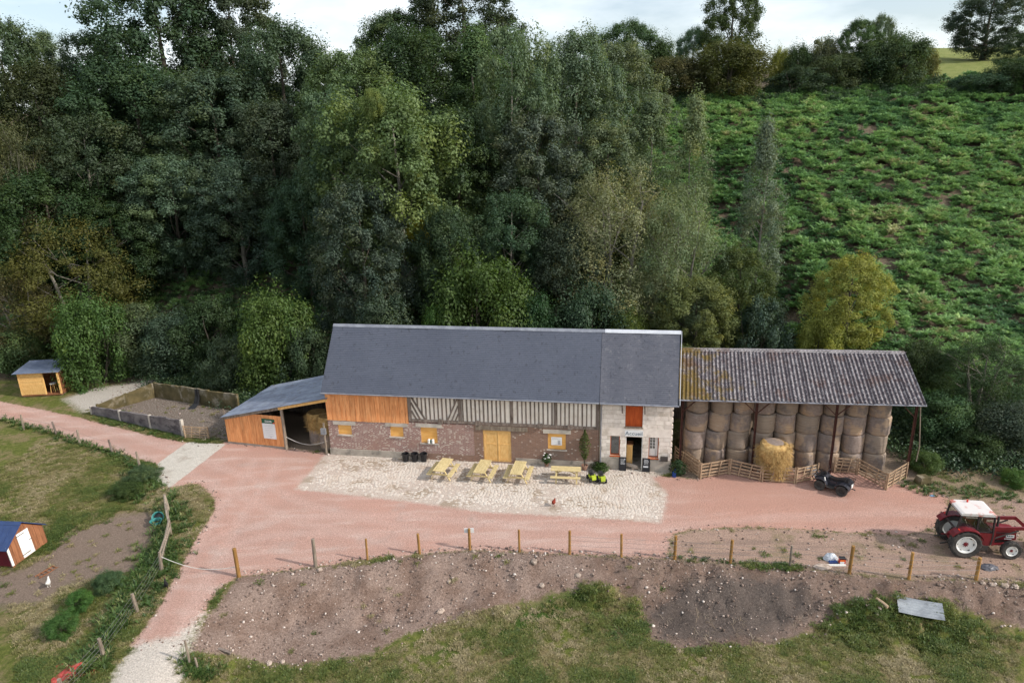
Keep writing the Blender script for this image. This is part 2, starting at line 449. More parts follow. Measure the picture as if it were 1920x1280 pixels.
ZONES = {
    'apron': px_poly([(352, 828), (424, 832), (318, 914), (283, 905), (296, 868)]),
    'terrace': px_poly([(608, 852), (582, 885), (553, 917), (660, 928), (790, 943), (900, 959), (1100, 970), (1240, 980), (1252, 925), (1224, 895), (1262, 886), (1262, 840), (1000, 820)]),
    'white': px_poly([(262, 1205), (330, 1192), (378, 1150), (352, 1210), (335, 1320), (190, 1320), (225, 1240)]),
    'gravel': px_poly([(-80, 732), (0, 752), (80, 768), (160, 785), (250, 808), (340, 828), (400, 835), (425, 828), (535, 840), (612, 849), (900, 840), (1225, 890),
                       (1262, 893), (1310, 900), (1360, 880), (1430, 880), (1500, 880), (1600, 885), (1665, 905), (1720, 912), (1775, 932), (1778, 960), (1755, 985), (1700, 1003),
                       (1500, 992), (1380, 988), (1290, 993), (1259, 1003), (1252, 1046)] + FENCE[::-1][1:] +
                      [(418, 1095), (372, 1160), (330, 1205), (262, 1215), (245, 1210), (290, 1150), (328, 1080), (372, 1000), (400, 962), (402, 932), (372, 905), (318, 914),
                       (290, 872), (257, 862), (209, 848), (146, 830), (104, 812), (38, 795), (0, 784), (-80, 765)]),
    'track': px_poly([(1252, 1046), (1259, 1003), (1290, 993), (1380, 988), (1500, 992), (1700, 1003), (1755, 985), (1778, 960), (1790, 938), (1990, 930), (1990, 1100)] + FENCE_R[::-1][1:]),
    'litter': px_poly([(1660, 925), (1700, 900), (1715, 870), (1800, 868), (1990, 868), (1990, 932), (1790, 940)]),
    'paddock': px_poly([(-60, 1060), (40, 1068), (95, 1035), (135, 1005), (225, 975), (290, 968), (312, 1000), (292, 1050), (258, 1092), (190, 1092), (130, 1105), (70, 1135), (0, 1140), (-60, 1150)], -.4),
    'pen': px_poly([(180, 770), (285, 725), (445, 745), (430, 828), (345, 815)]),
    'rubble': px_poly([(120, 748), (175, 728), (290, 712), (300, 722), (180, 772), (160, 775)]),
    'bank': px_poly(FENCE[:1] + FENCE[1:] + FENCE_R) + px_poly([(1990, 1200), (1850, 1172), (1770, 1152), (1640, 1146), (1570, 1150), (1550, 1172), (1450, 1200), (1300, 1215), (1220, 1195), (1200, 1130), (1130, 1112), (1050, 1117), (960, 1132), (850, 1157), (760, 1183), (700, 1217), (560, 1238), (450, 1237)], -1.0) + px_poly([(352, 1215), (385, 1150)]),
    'burn': px_poly([(1215, 1150), (1290, 1118), (1400, 1112), (1500, 1130), (1545, 1160), (1440, 1195), (1310, 1205), (1235, 1195)], -1.2),
    'lush': px_poly([(950, 1160), (1010, 1138), (1130, 1115), (1080, 1160), (960, 1200), (800, 1230)], -1.3),
    'shedfloor': px_poly([(1262, 893), (1320, 903), (1440, 908), (1560, 892), (1610, 895), (1662, 918), (1720, 900), (1735, 830), (1720, 760), (1280, 760)]),
    'leanfloor': px_poly([(430, 828), (540, 841), (620, 850), (612, 770), (480, 770)]),
    'meadow': [(62, 106), (60, 150), (300, 400), (320, 120), (110, 116), (80, 108)],
}
def axis(a, b, st, lo, hi, g):
    mid = list(np.arange(a, b + 1e-6, st)); left = []; right = []
    s = st; v = a
    while v > lo: s *= g; v -= s; left.append(v)
    s = st; v = mid[-1]
    while v < hi: s *= g; v += s; right.append(v)
    return np.array(left[::-1] + mid + right)
gx = axis(-47, 35, .22, -900, 900, 1.16)
gy = axis(17, 59, .22, -700, 1500, 1.10)
GX, GY = np.meshgrid(gx, gy)
GZ = H(GX, GY)
SD = {k: np.clip(poly_sd(GX, GY, v), -4, 4) for k, v in ZONES.items()}
def line_dist(px_pts, off):
    q = np.array([P(x, y)[:2] for x, y in px_pts]); d = np.full(GX.shape, 9.0)
    t = np.gradient(q, axis=0); t /= np.linalg.norm(t, axis=1, keepdims=True); q = q + np.stack([-t[:, 1], t[:, 0]], 1) * off
    # smooth the route
    u = np.linspace(0, len(q) - 1, 80); q = np.stack([np.interp(u, np.arange(len(q)), q[:, k]) for k in (0, 1)], 1)
    for _ in range(6): q[1:-1] = (q[:-2] + 2 * q[1:-1] + q[2:]) / 4
    for i in range(len(q) - 1):
        a, b = q[i], q[i + 1]; e = b - a; k = np.clip(((GX - a[0]) * e[0] + (GY - a[1]) * e[1]) / (e @ e + 1e-9), 0, 1)
        d = np.minimum(d, np.hypot(GX - a[0] - k * e[0], GY - a[1] - k * e[1]))
    return d
RUT = np.full(GX.shape, 9.0)
for route in ([(265, 1250), (330, 1130), (400, 1020), (520, 985), (720, 980), (960, 1000), (1200, 1010), (1450, 985), (1700, 975), (1900, 985)],
              [(-40, 757), (120, 800), (260, 835), (380, 880), (470, 915), (560, 960), (760, 1005)],
              [(300, 1190), (370, 1070), (440, 950), (480, 900), (500, 862)]):
    for off in (-.82, .82): RUT = np.minimum(RUT, line_dist(route, off))
SD['rut'] = np.clip(.32 - RUT, -4, 4)
YB = np.interp(GX, _ybx, _yby)
SD['hill'] = np.clip(GY - YB + .6, -4, 4)
# paving stands a little proud, wheel tracks a little low
GZ = GZ - .012 * np.clip(SD['terrace'], 0, 1) - .015 * sstep(-.1, .25, SD['rut'])
def ground_mat():
    t = NT('ground'); v = t.coord('World')
    n1 = t.noise(v, .55, 5, .6); n2 = t.noise(v, 3.2, 5, .65); n3 = t.noise(v, 9, 6, .78); n4 = t.noise(v, 38, 3, .75)
    nb = t.noise(v, .16, 4, .5)
    jit = t.math('ADD', t.math('MULTIPLY', t.math('SUBTRACT', n2, .5), 1.1), t.math('MULTIPLY', t.math('SUBTRACT', n3, .5), .7))
    def w(name, soft=.18, amp=1.0):
        return t.step(t.math('ADD', t.attr('sd_' + name), t.math('MULTIPLY', jit, amp)), -soft, soft)
    # grass and bare turf
    green = t.ramp(n2, [(.28, (.060, .075, .018)), (.5, (.105, .120, .028)), (.72, (.16, .160, .045))])
    strawy = t.ramp(n3, [(.3, (.13, .105, .05)), (.7, (.24, .19, .10))])
    col = t.mix(t.step(t.math('ADD', t.math('MULTIPLY', n1, .75), t.math('MULTIPLY', n2, .25)), .46, .60), green, strawy)
    col = t.mix(w('lush', .5, .8), col, t.ramp(n3, [(.3, (.03, .06, .012)), (.7, (.065, .105, .022))]))
    # hillside soil with dead bracken
    soil = t.ramp(n2, [(.3, (.07, .055, .038)), (.5, (.13, .10, .07)), (.75, (.21, .165, .12))])
    col = t.mix(w('hill', .8, .8), col, soil)
    col = t.mix(w('meadow', 1.2, .3), col, t.ramp(n1, [(.3, (.15, .18, .05)), (.7, (.22, .23, .08))]))
    col = t.mix(w('litter', .3), col, t.ramp(n3, [(.3, (.14, .10, .065)), (.55, (.25, .19, .125)), (.8, (.34, .28, .20))]))
    floor = t.ramp(n3, [(.25, (.16, .12, .09)), (.6, (.26, .20, .15)), (.85, (.38, .31, .22))])
    col = t.mix(w('shedfloor', .3, .8), col, floor)
    col = t.mix(w('leanfloor', .2, .4), col, floor)
    earth = t.ramp(n3, [(.25, (.115, .078, .062)), (.45, (.215, .155, .128)), (.62, (.29, .215, .178)), (.74, (.48, .41, .365))])
    earth = t.mix(t.step(n1, .4, .65), earth, t.mix(1.0, earth, (.74, .68, .64), 'MULTIPLY'))
    earth = t.mix(t.math('MULTIPLY', t.step(t.node('ShaderNodeSeparateXYZ', {0: v}).outputs[0], 2.0, 7.0), .35), earth, (.13, .085, .062))
    col = t.mix(w('paddock', .5, 1.3), col, t.ramp(n3, [(.25, (.13, .095, .075)), (.6, (.22, .165, .13)), (.85, (.30, .24, .19))]))
    col = t.mix(t.math('MULTIPLY', w('bank', .22, .9), t.step(t.attr('sd_bank'), -.4, .2)), col, earth)
    col = t.mix(t.math('MULTIPLY', w('burn', .5, 1.2), .8), col, t.ramp(n3, [(.3, (.05, .042, .038)), (.7, (.115, .098, .088))]))
    col = t.mix(w('pen', .4), col, t.ramp(n3, [(.35, (.085, .065, .052)), (.52, (.17, .135, .11)), (.66, (.42, .375, .34))]))
    col = t.mix(w('rubble', .5, 1.2), col, t.ramp(n3, [(.3, (.26, .22, .18)), (.6, (.50, .46, .41))]))
    trk = t.ramp(n3, [(.25, (.22, .145, .112)), (.55, (.35, .242, .19)), (.8, (.47, .36, .295))])
    trk = t.mix(t.math('MULTIPLY', t.step(t.noise(t.coord('World', (.14, 1, 1), (0, 0, .06)), 1.6, 4, .6), .48, .62), .5), trk, (.20, .145, .12))
    trk = t.mix(t.math('MULTIPLY', t.step(n1, .52, .66), .5), trk, (.15, .135, .06))
    col = t.mix(w('track', .35, 1.1), col, trk)
    pink = t.ramp(n3, [(.22, (.33, .198, .165)), (.5, (.435, .265, .215)), (.78, (.52, .355, .308))])
    pink = t.mix(t.math('MULTIPLY', t.step(nb, .45, .62), .55), pink, (.47, .27, .215))
    pink = t.mix(t.math('MULTIPLY', t.step(n1, .52, .72), .5), pink, (.40, .31, .275))
    pink = t.mix(t.math('MULTIPLY', t.step(n4, .58, .72), .4), pink, (.52, .44, .40))
    vt = t.coord('World', (.25, 1.0, 1), (0, 0, -.10)); tr_ = t.noise(vt, 1.1, 4, .55); px_ = t.node('ShaderNodeSeparateXYZ', {0: v}).outputs[0]
    pink = t.mix(t.math('MULTIPLY', t.step(tr_, .48, .72), .38), pink, (.58, .47, .42))                 # dusty wheel tracks
    pink = t.mix(t.math('MULTIPLY', t.step(tr_, .50, .30), .35), pink, (.36, .225, .185))
    pink = t.mix(t.math('MULTIPLY', t.step(t.math('ADD', px_, t.math('MULTIPLY', t.math('SUBTRACT', n1, .5), 9.0)), 6.0, 12.0), .55), pink, (.43, .235, .18))      # redder stone laid at the right
    pink = t.mix(t.math('MULTIPLY', t.step(t.math('ADD', t.attr('sd_rut'), t.math('MULTIPLY', jit, .28)), -.3, .25), .24), pink, (.54, .40, .355))       # wheel ruts worn pale
    dirt = t.math('MULTIPLY', t.step(t.noise(v, .9, 6, .7), .60, .74), .5)
    pink = t.mix(dirt, pink, (.30, .225, .18))
    col = t.mix(w('gravel', .12, .55), col, pink)
    col = t.mix(w('white', .35, 1.0), col, t.ramp(n3, [(.25, (.40, .345, .295)), (.7, (.60, .545, .49))]))
    bed = t.ramp(n3, [(.3, (.43, .365, .31)), (.7, (.56, .49, .43))])
    bed = t.mix(t.math('MULTIPLY', t.step(n1, .5, .62), .7), bed, (.26, .21, .14))
    col = t.mix(t.math('MULTIPLY', w('terrace', .2, .5), .85), col, bed)
    conc = t.ramp(n2, [(.3, (.46, .42, .365)), (.7, (.57, .53, .475))])
    conc = t.mix(t.math('MULTIPLY', t.step(n1, .55, .68), .55), conc, (.30, .245, .20))
    col = t.mix(w('apron', .06, .12), col, conc)
    fine = t.math('ADD', n3, t.math('MULTIPLY', n4, .6))
    grain = t.math('ADD', .74, t.math('MULTIPLY', t.step(t.noise(v, 17, 3, .7), .30, .70), .50))
    col = t.node('ShaderNodeHueSaturation', {'Value': grain, 'Color': col}).outputs[0]
    return t.finish(col, .95, t.bump(fine, .8, .06), spec=.1)
M['ground'] = ground_mat()
ny, nx = GX.shape
idx = np.arange(nx * ny).reshape(ny, nx)
quads = np.stack([idx[:-1, :-1], idx[:-1, 1:], idx[1:, 1:], idx[1:, :-1]], -1).reshape(-1, 4)
allv = np.stack([GX, GY, GZ], -1).reshape(-1, 3)
cen = {k: (v[:-1, :-1] + v[1:, 1:]).reshape(-1) / 2 for k, v in SD.items()}
zone = np.full(len(quads), 'pasture', dtype=object)
zone[cen['hill'] > 0] = 'hillside'
for k, nm in (('meadow', 'meadow'), ('shedfloor', 'shed_floor'), ('leanfloor', 'shed_floor'), ('litter', 'dry_grass_verge'), ('paddock', 'chicken_run_ground'), ('bank', 'earth_bank'), ('pen', 'pen_floor'), ('rubble', 'rubble_patch'), ('track', 'earth_track'), ('gravel', 'gravel_yard'),
              ('white', 'chalk_track'), ('terrace', 'terrace_bed'), ('apron', 'concrete_apron')):
    zone[cen[k] > 0] = nm
for nm in sorted(set(zone)):
    q = quads[zone == nm]
    used, inv = np.unique(q, return_inverse=True)
    me = np_mesh(nm, allv[used], inv.reshape(-1, 4), M['ground'], True, {'sd_' + k: v.reshape(-1)[used] for k, v in SD.items()})
    struct(link_mesh(nm, me))

def sdz(k, x, y): return poly_sd(np.asarray(x, float), np.asarray(y, float), ZONES[k])

# ---- paving stones of the terrace (each a low block, too small to pick apart)
TH = math.radians(-9.6)
BO = np.array([-12.38, 42.45]); BU = np.array([math.cos(TH), math.sin(TH)]); BV = np.array([-math.sin(TH), math.cos(TH)])
def stone_sheet():
    vs, fs, va = [], [], []
    cand = []
    for r, t in enumerate(np.arange(-9.0, 0.02, .165)):
        s = -1.6 + (r % 2) * .13 + random.random() * .1
        while s < 23:
            L = random.uniform(.13, .24)
            c = BO + BU * (s + L / 2) + BV * (t + .1)
            s += L + random.uniform(.012, .03); cand.append((c[0], c[1], L))
    cand = np.array(cand); sdv = sdz('terrace', cand[:, 0], cand[:, 1])
    nv = fnoise(cand[:, 0] * .45, cand[:, 1] * .8, 31); zv = H(cand[:, 0], cand[:, 1])
    for (cx, cy_, L), sd, n, zz0 in zip(cand, sdv, nv, zv):
        if sd < .05: continue
        bare = .10 + .75 * max(0, n - .54) * 4
        if cx < 3 and sd < 2.0:      # gravel washed over the lower edge
            k = min(max((2.0 - sd) / 1.7, 0), 1); bare += .42 * k * k
        if cx > 3: bare *= .4
        if sd < .5: bare += .35 * (1 - sd / .5)
        if random.random() < bare: continue
        hz = random.uniform(.010, .024); w = .075 * random.uniform(.85, 1.0); l = L / 2
        a = TH + random.uniform(-.06, .06); ca, sa = math.cos(a), math.sin(a)
        z0 = zz0 - .02
        b = len(vs)
        for zz, k in ((z0, 1.0), (z0 + hz * .6, 1.0), (z0 + hz, .78)):
            for du, dv in ((-l, -w), (l, -w), (l, w), (-l, w)):
                du *= k * random.uniform(.93, 1.0); dv *= k * random.uniform(.93, 1.0)
                vs.append((cx + du * ca - dv * sa, cy_ + du * sa + dv * ca, zz + random.uniform(-.004, .004)))
        va += [random.random()] * 12
        for lv in (0, 4):
            for k in range(4): fs.append((b + lv + k, b + lv + (k + 1) % 4, b + lv + 4 + (k + 1) % 4, b + lv + 4 + k))
        fs.append((b + 8, b + 9, b + 10, b + 11))
    return np_mesh('paving_stones', vs, fs, None, False, {'var': va})
def stone_mat():
    t = NT('limestone setts'); v = t.coord('World'); r = t.attr('var')
    col = t.ramp(r, [(.0, (.515, .455, .40)), (.5, (.555, .495, .435)), (1, (.60, .54, .48))])
    col = t.mix(t.math('MULTIPLY', t.step(t.noise(v, 1.1, 5, .6), .52, .66), .5), col, (.40, .29, .215))
    col = t.mix(t.math('MULTIPLY', t.step(t.noise(v, 9, 4, .7), .5, .7), .4), col, (.36, .30, .235))
    return t.finish(col, .92, t.bump(t.noise(v, 26, 3), .4, .02), spec=.15)
M['sett'] = stone_mat()
me = stone_sheet(); me.materials.append(M['sett'])
struct(link_mesh('paving_stones', me), 'stuff')
o = bpy.data.objects['paving_stones']; o['label'] = 'cream limestone setts paving the terrace before the barn'

# ---- generic scatter of leaf-like faces
def rand_dirs(n):
    v = RNG.normal(size=(n, 3)); return v / np.linalg.norm(v, axis=1, keepdims=True)
def leaf_quads(pos, nrm, L, W, twist=None):
    n = len(pos)
    h = rand_dirs(n)
    a = np.cross(nrm, h); a /= np.linalg.norm(a, axis=1, keepdims=True) + 1e-9
    b = np.cross(nrm, a)
    L = np.broadcast_to(np.asarray(L, float), (n,))[:, None]; W = np.broadcast_to(np.asarray(W, float), (n,))[:, None]
    v = np.stack([pos - a * L * .5, pos - b * W * .5 + a * L * .08, pos + a * L * .5 - nrm * L * .12, pos + b * W * .5 + a * L * .08], 1).reshape(-1, 3)
    f = np.arange(4 * n).reshape(n, 4)
    return v, f
def blades(base, n_per, length, width, lean, seed=0):
    """tufts of curved blades: base (n,3); returns verts, faces(quad), tuft index"""
    n = len(base); m = n * n_per
    bi = np.repeat(np.arange(n), n_per)
    az = RNG.uniform(0, 2 * math.pi, m); ln = length[bi] * RNG.uniform(.6, 1.15, m); wd = width[bi] * RNG.uniform(.7, 1.2, m)
    le = lean * RNG.uniform(.5, 1.3, m)
    dx, dy = np.cos(az), np.sin(az); sx, sy = -dy, dx
    b0 = base[bi] + np.stack([dx, dy, 0 * dx], 1) * (length[bi] * .12)[:, None]
    mid = b0 + np.stack([dx * ln * le * .45, dy * ln * le * .45, ln * .62], 1)
    tip = b0 + np.stack([dx * ln * le, dy * ln * le, ln * (1 - .45 * le)], 1)
    side = np.stack([sx, sy, 0 * sx], 1)
    v = np.stack([b0 - side * wd[:, None] * .35, b0 + side * wd[:, None] * .35, mid + side * wd[:, None] * .5, mid - side * wd[:, None] * .5,
                  tip + side * wd[:, None] * .06, tip - side * wd[:, None] * .06], 1).reshape(-1, 3)
    k = np.arange(m) * 6
    f = np.concatenate([np.stack([k, k + 1, k + 2, k + 3], 1), np.stack([k + 3, k + 2, k + 4, k + 5], 1)])
    return v, f, np.repeat(bi, 6)
def tint_mat(name, stops, trans=.25, inst=False):
    t = NT(name); v = t.attr('var'); c = t.attr('clump') if not inst else t.node('ShaderNodeAttribute', attribute_name='clump', attribute_type='INSTANCER').outputs['Fac']
    col = t.ramp(c, stops)
    hsv = t.node('ShaderNodeHueSaturation', {'Value': t.math('ADD', .65, t.math('MULTIPLY', v, .7)), 'Color': col})
    d = t.node('ShaderNodeBsdfDiffuse', {'Color': hsv.outputs[0]})
    tr = t.node('ShaderNodeBsdfTranslucent', {'Color': hsv.outputs[0]})
    g = t.node('ShaderNodeBsdfGlossy', {'Roughness': .5, 'Color': (.8, .85, .9, 1)})
    m1 = t.node('ShaderNodeMixShader', {0: trans, 1: d.outputs[0], 2: tr.outputs[0]})
    m2 = t.node('ShaderNodeMixShader', {0: .03, 1: m1.outputs[0], 2: g.outputs[0]})
    t.l.new(m2.outputs[0], t.out.inputs['Surface']); return t.mat

def scatter(name, label, pts, rotz, scl, clump, meshes, tilt=None):
    """one object that repeats a few small plant meshes over many points"""
    n = len(pts)
    me = np.asarray(pts, np.float32); m = bpy.data.meshes.new(name); m.vertices.add(n); m.vertices.foreach_set('co', me.ravel())
    rot = np.zeros((n, 3), np.float32); rot[:, 2] = rotz
    if tilt is not None: rot[:, :2] = tilt
    a = m.attributes.new('rot', 'FLOAT_VECTOR', 'POINT'); a.data.foreach_set('vector', rot.ravel())
    a = m.attributes.new('scl', 'FLOAT', 'POINT'); a.data.foreach_set('value', np.asarray(scl, np.float32))
    a = m.attributes.new('clump', 'FLOAT', 'POINT'); a.data.foreach_set('value', np.asarray(clump, np.float32))
    a = m.attributes.new('pick', 'INT', 'POINT'); a.data.foreach_set('value', RNG.integers(0, len(meshes), n).astype(np.int32))
    m.update()
    col = bpy.data.collections.new(name + '_plants')
    for i, q in enumerate(meshes): col.objects.link(bpy.data.objects.new('%s_plant_%d' % (name, i), q))
    o = link_mesh(name, m); struct(o, 'stuff'); o['label'] = label
    g = bpy.data.node_groups.new(name, 'GeometryNodeTree')
    g.interface.new_socket('Geometry', in_out='INPUT', socket_type='NodeSocketGeometry'); g.interface.new_socket('Geometry', in_out='OUTPUT', socket_type='NodeSocketGeometry')
    N = g.nodes; L = g.links
    gi, go, ip, ci = N.new('NodeGroupInput'), N.new('NodeGroupOutput'), N.new('GeometryNodeInstanceOnPoints'), N.new('GeometryNodeCollectionInfo')
    ci.inputs['Collection'].default_value = col; ci.inputs['Separate Children'].default_value = True; ci.inputs['Reset Children'].default_value = True
    def at(nm, ty):
        q = N.new('GeometryNodeInputNamedAttribute'); q.data_type = ty; q.inputs['Name'].default_value = nm
        return [k for k in q.outputs if k.enabled and k.name == 'Attribute'][0]
    ip.inputs['Pick Instance'].default_value = True
    L.new(gi.outputs[0], ip.inputs['Points']); L.new(ci.outputs[0], ip.inputs['Instance'])
    L.new(at('pick', 'INT'), ip.inputs['Instance Index']); L.new(at('rot', 'FLOAT_VECTOR'), ip.inputs['Rotation']); L.new(at('scl', 'FLOAT'), ip.inputs['Scale'])
    L.new(ip.outputs[0], go.inputs[0])
    md = o.modifiers.new('scatter', 'NODES'); md.node_group = g
    return o
# ---- grass
def grass():
    mat = tint_mat('grass blades', [(.0, (.075, .115, .024)), (.3, (.12, .15, .032)), (.55, (.19, .185, .055)), (.8, (.30, .25, .12)), (1, (.36, .30, .17))], inst=True)
    tufts = []
    for k in range(5):
        m = 26; b = np.zeros((m, 3)); b[:, :2] = RNG.normal(size=(m, 2)) * .085
        ln = RNG.uniform(.05, .12, m); v, f, bi = blades(b, 3, ln, .010 + ln * .07, 1.0)
        tufts.append(np_mesh('grass_tuft', v, f, mat, False, {'var': RNG.random(m)[bi]}))
    n = 75000
    x = RNG.uniform(-34, 32, n); y = RNG.uniform(20, 52, n)
    sd = {k: sdz(k, x, y) for k in ('gravel', 'track', 'bank', 'paddock', 'white', 'apron', 'terrace', 'pen', 'burn', 'lush', 'rubble', 'shedfloor', 'leanfloor', 'litter')}
    jn = fnoise(x * .8, y * .8, 41) - .5
    keep = np.ones(n, bool)
    for k in ('gravel', 'white', 'apron', 'terrace', 'track', 'bank', 'paddock', 'pen', 'burn', 'rubble', 'shedfloor', 'leanfloor', 'litter'):
        keep &= ((sd[k] + jn * (1.4 if k in ('bank', 'paddock', 'burn') else .35)) < -.04) | (RNG.random(n) < {'paddock': .06, 'track': .02, 'bank': .012, 'litter': .10, 'pen': .04, 'rubble': .05, 'terrace': .006}.get(k, 0))
    keep &= (y < np.interp(x, _ybx, _yby) - .3) & (np.abs(x) < y * .80 + 2)
    p = fnoise(x * .55, y * .55, 43)
    keep &= RNG.random(n) < (.45 + .8 * sstep(.62, .40, p))
    x, y, p = x[keep], y[keep], p[keep]; sdl = sd['lush'][keep]
    s = .8 + .5 * RNG.random(len(x)) + .45 * sstep(.45, .3, p) + .2 * (sdl > 0)
    clump = np.clip(.36 + 1.9 * (p - .38) + .17 * RNG.normal(size=len(x)) - .20 * (sdl > 0), 0, 1)
    scatter('grass', 'short green and straw coloured grass of the pasture', np.stack([x, y, H(x, y) - .005], 1), RNG.uniform(0, 6.28, len(x)), s, clump, tufts)
grass()
def tall_weeds():
    """rank weeds along the old fence and at the feet of walls"""
    pts = []
    def line(pp, n, sp, h):
        k = RNG.random(n) * (len(pp) - 1); q = np.array(pp, float); a = k.astype(int); u = (k - a)[:, None]
        c = q[a] * (1 - u) + q[a + 1] * u + RNG.normal(size=(n, 2)) * np.array([sp, sp * .6])
        g = GV(c[:, 0], c[:, 1], -.3); pts.extend(np.c_[g, h * RNG.uniform(.5, 1.2, n)].tolist())
    line([(318, 930), (312, 985), (300, 1030), (278, 1060), (252, 1110), (215, 1160), (190, 1220), (150, 1275)], 620, 14, .42)
    line([(330, 940), (350, 985), (330, 1040), (300, 1090), (265, 1150)], 260, 12, .28)
    line([(5, 785), (60, 802), (150, 832), (215, 852), (262, 880), (300, 915)], 420, 6, .30)
    line([(345, 1240), (365, 1260), (420, 1265)], 90, 14, .3)
    line([(240, 900), (270, 925), (215, 935)], 160, 12, .35)
    line([(1258, 1046), (1330, 1050), (1420, 1062), (1500, 1066)], 60, 5, .18)
    line([(1690, 905), (1740, 920), (1830, 925), (1910, 930)], 200, 10, .22)
    line([(175, 780), (260, 803), (340, 822)], 240, 5, .2)
    pts_ = np.array(pts); b = pts_[:, :3]; ln = pts_[:, 3]
    v, f, bi = blades(b, 14, ln, .012 + ln * .055, .85)
    cl = np.clip(.35 + .28 * RNG.normal(size=len(b)), 0, 1)
    me = np_mesh('tall_weeds', v, f, tint_mat('weeds', [(.0, (.04, .085, .016)), (.4, (.075, .13, .028)), (.75, (.15, .17, .05)), (1, (.27, .24, .11))]), False, {'clump': cl[bi], 'var': RNG.random(len(b))[bi]})
    o = struct(link_mesh('tall_weeds', me), 'stuff'); o['label'] = 'long weeds along the old paddock fence and track edges'
tall_weeds()

# ---- bracken over the hillside
def frond_clump(seed, mat, n_fr=13, pairs=6):
    """a clump of arching fronds, each with pairs of narrow leaflets"""
    rg = np.random.default_rng(seed); V = []; va = []
    for k in range(n_fr):
        az = rg.uniform(0, 6.283); L = rg.uniform(.45, .8); le = rg.uniform(.55, 1.1); r0 = rg.uniform(0, .22); vv = rg.random()
        d = np.array([math.cos(az), math.sin(az), 0]); sd_ = np.array([-d[1], d[0], 0])
        a0 = rg.uniform(0, 6.283); b0 = np.array([math.cos(a0) * r0, math.sin(a0) * r0, 0])
        def pt(t): return b0 + d * L * le * (t ** 1.3) + np.array([0, 0, L * (1.1 * t - .62 * le * t * t) + .12])
        for j in range(pairs):
            t0 = .18 + .82 * j / pairs; t1 = t0 + .82 / pairs * .8
            w = L * .26 * (1 - (t0 - .18) * .95) * rg.uniform(.8, 1.2)
            p0, p1 = pt(t0), pt(t1)
            for s_ in (-1, 1):
                tip = p0 + sd_ * s_ * w + d * w * .45 + np.array([0, 0, -.12 * w + rg.uniform(-.03, .03)])
                V += [p0, p1, tip + (p1 - p0) * .35, tip]; va += [min(1, max(0, vv + rg.uniform(-.25, .25)))] * 4
    V = np.array(V); return np_mesh('bracken_clump', V, np.arange(len(V)).reshape(-1, 4), mat, False, {'var': va})
def bracken():
    mat = tint_mat('bracken fronds', [(.0, (.078, .172, .064)), (.3, (.145, .275, .088)), (.65, (.215, .365, .108)), (.88, (.30, .42, .13)), (1, (.38, .36, .17))], .35, inst=True)
    kinds = [frond_clump(s, mat) for s in range(200, 207)]
    n = 62000
    y = 44 + (112 - 44) * RNG.random(n) ** .9; x = RNG.uniform(8, 95, n)
    keep = (x < y * .86 + 6) & (x > 8 + (y - 50) * .12)
    d = y - np.interp(x, _ybx, _yby)
    keep &= (d > .3) & (y < 106)
    p = fnoise(x / 3.4, y / 3.4, 51); q = fnoise(x / 1.1, y / 1.1, 55)
    keep &= (p > .25) & (q + .5 * p > .46) & ~(sdz('meadow', x, y) > -1.0)
    x, y = x[keep], y[keep]
    m = 15000
    x2 = RNG.uniform(-60, 12, m); y2 = RNG.uniform(50, 92, m)
    k2 = (y2 - np.interp(x2, _ybx, _yby) > .8) & (np.abs(x2) < y2 * .85 + 3)
    x = np.r_[x, x2[k2]]; y = np.r_[y, y2[k2]]
    mound = sstep(.40, .74, vnoise(x / 1.25, y / 1.25, 58))
    z = H(x, y) - .05 + .5 * mound + RNG.uniform(-.1, .12, len(x))
    sc = RNG.uniform(.6, .95, len(x)) * (.85 + .35 * mound)
    cl = np.clip(.36 + 1.1 * (fnoise(x / 6, y / 6, 57) - .5) + .34 * (mound - .4) + .17 * RNG.normal(size=len(x)), 0, 1)
    scatter('bracken', 'dense green bracken covering the hillside', np.stack([x, y, z], 1), RNG.uniform(0, 6.28, len(x)), sc, cl, kinds, RNG.normal(size=(len(x), 2)) * .12 + np.array([.25, 0]) * 0)
bracken()
def leafy_clump(seed, mat, per=230, leaf=.12):
    rg = np.random.default_rng(seed); c = rg.normal(size=(7, 3)) * np.array([.45, .45, .22]); c[:, 2] = np.abs(c[:, 2]) + .1
    k = rg.integers(0, 7, per); d = rg.normal(size=(per, 3)); d /= np.linalg.norm(d, axis=1, keepdims=True)
    pos = c[k] + d * (.42 * rg.random(per) ** .4)[:, None]
    nr = d * .7 + rg.normal(size=(per, 3)) * .5 + np.array([0, 0, .5]); nr /= np.linalg.norm(nr, axis=1, keepdims=True)
    L = leaf * rg.uniform(.6, 1.4, per); v, f = leaf_quads(pos, nr, L, L * .6)
    return np_mesh('bramble_clump', v, f, mat, False, {'var': np.repeat(rg.random(per), 4)})
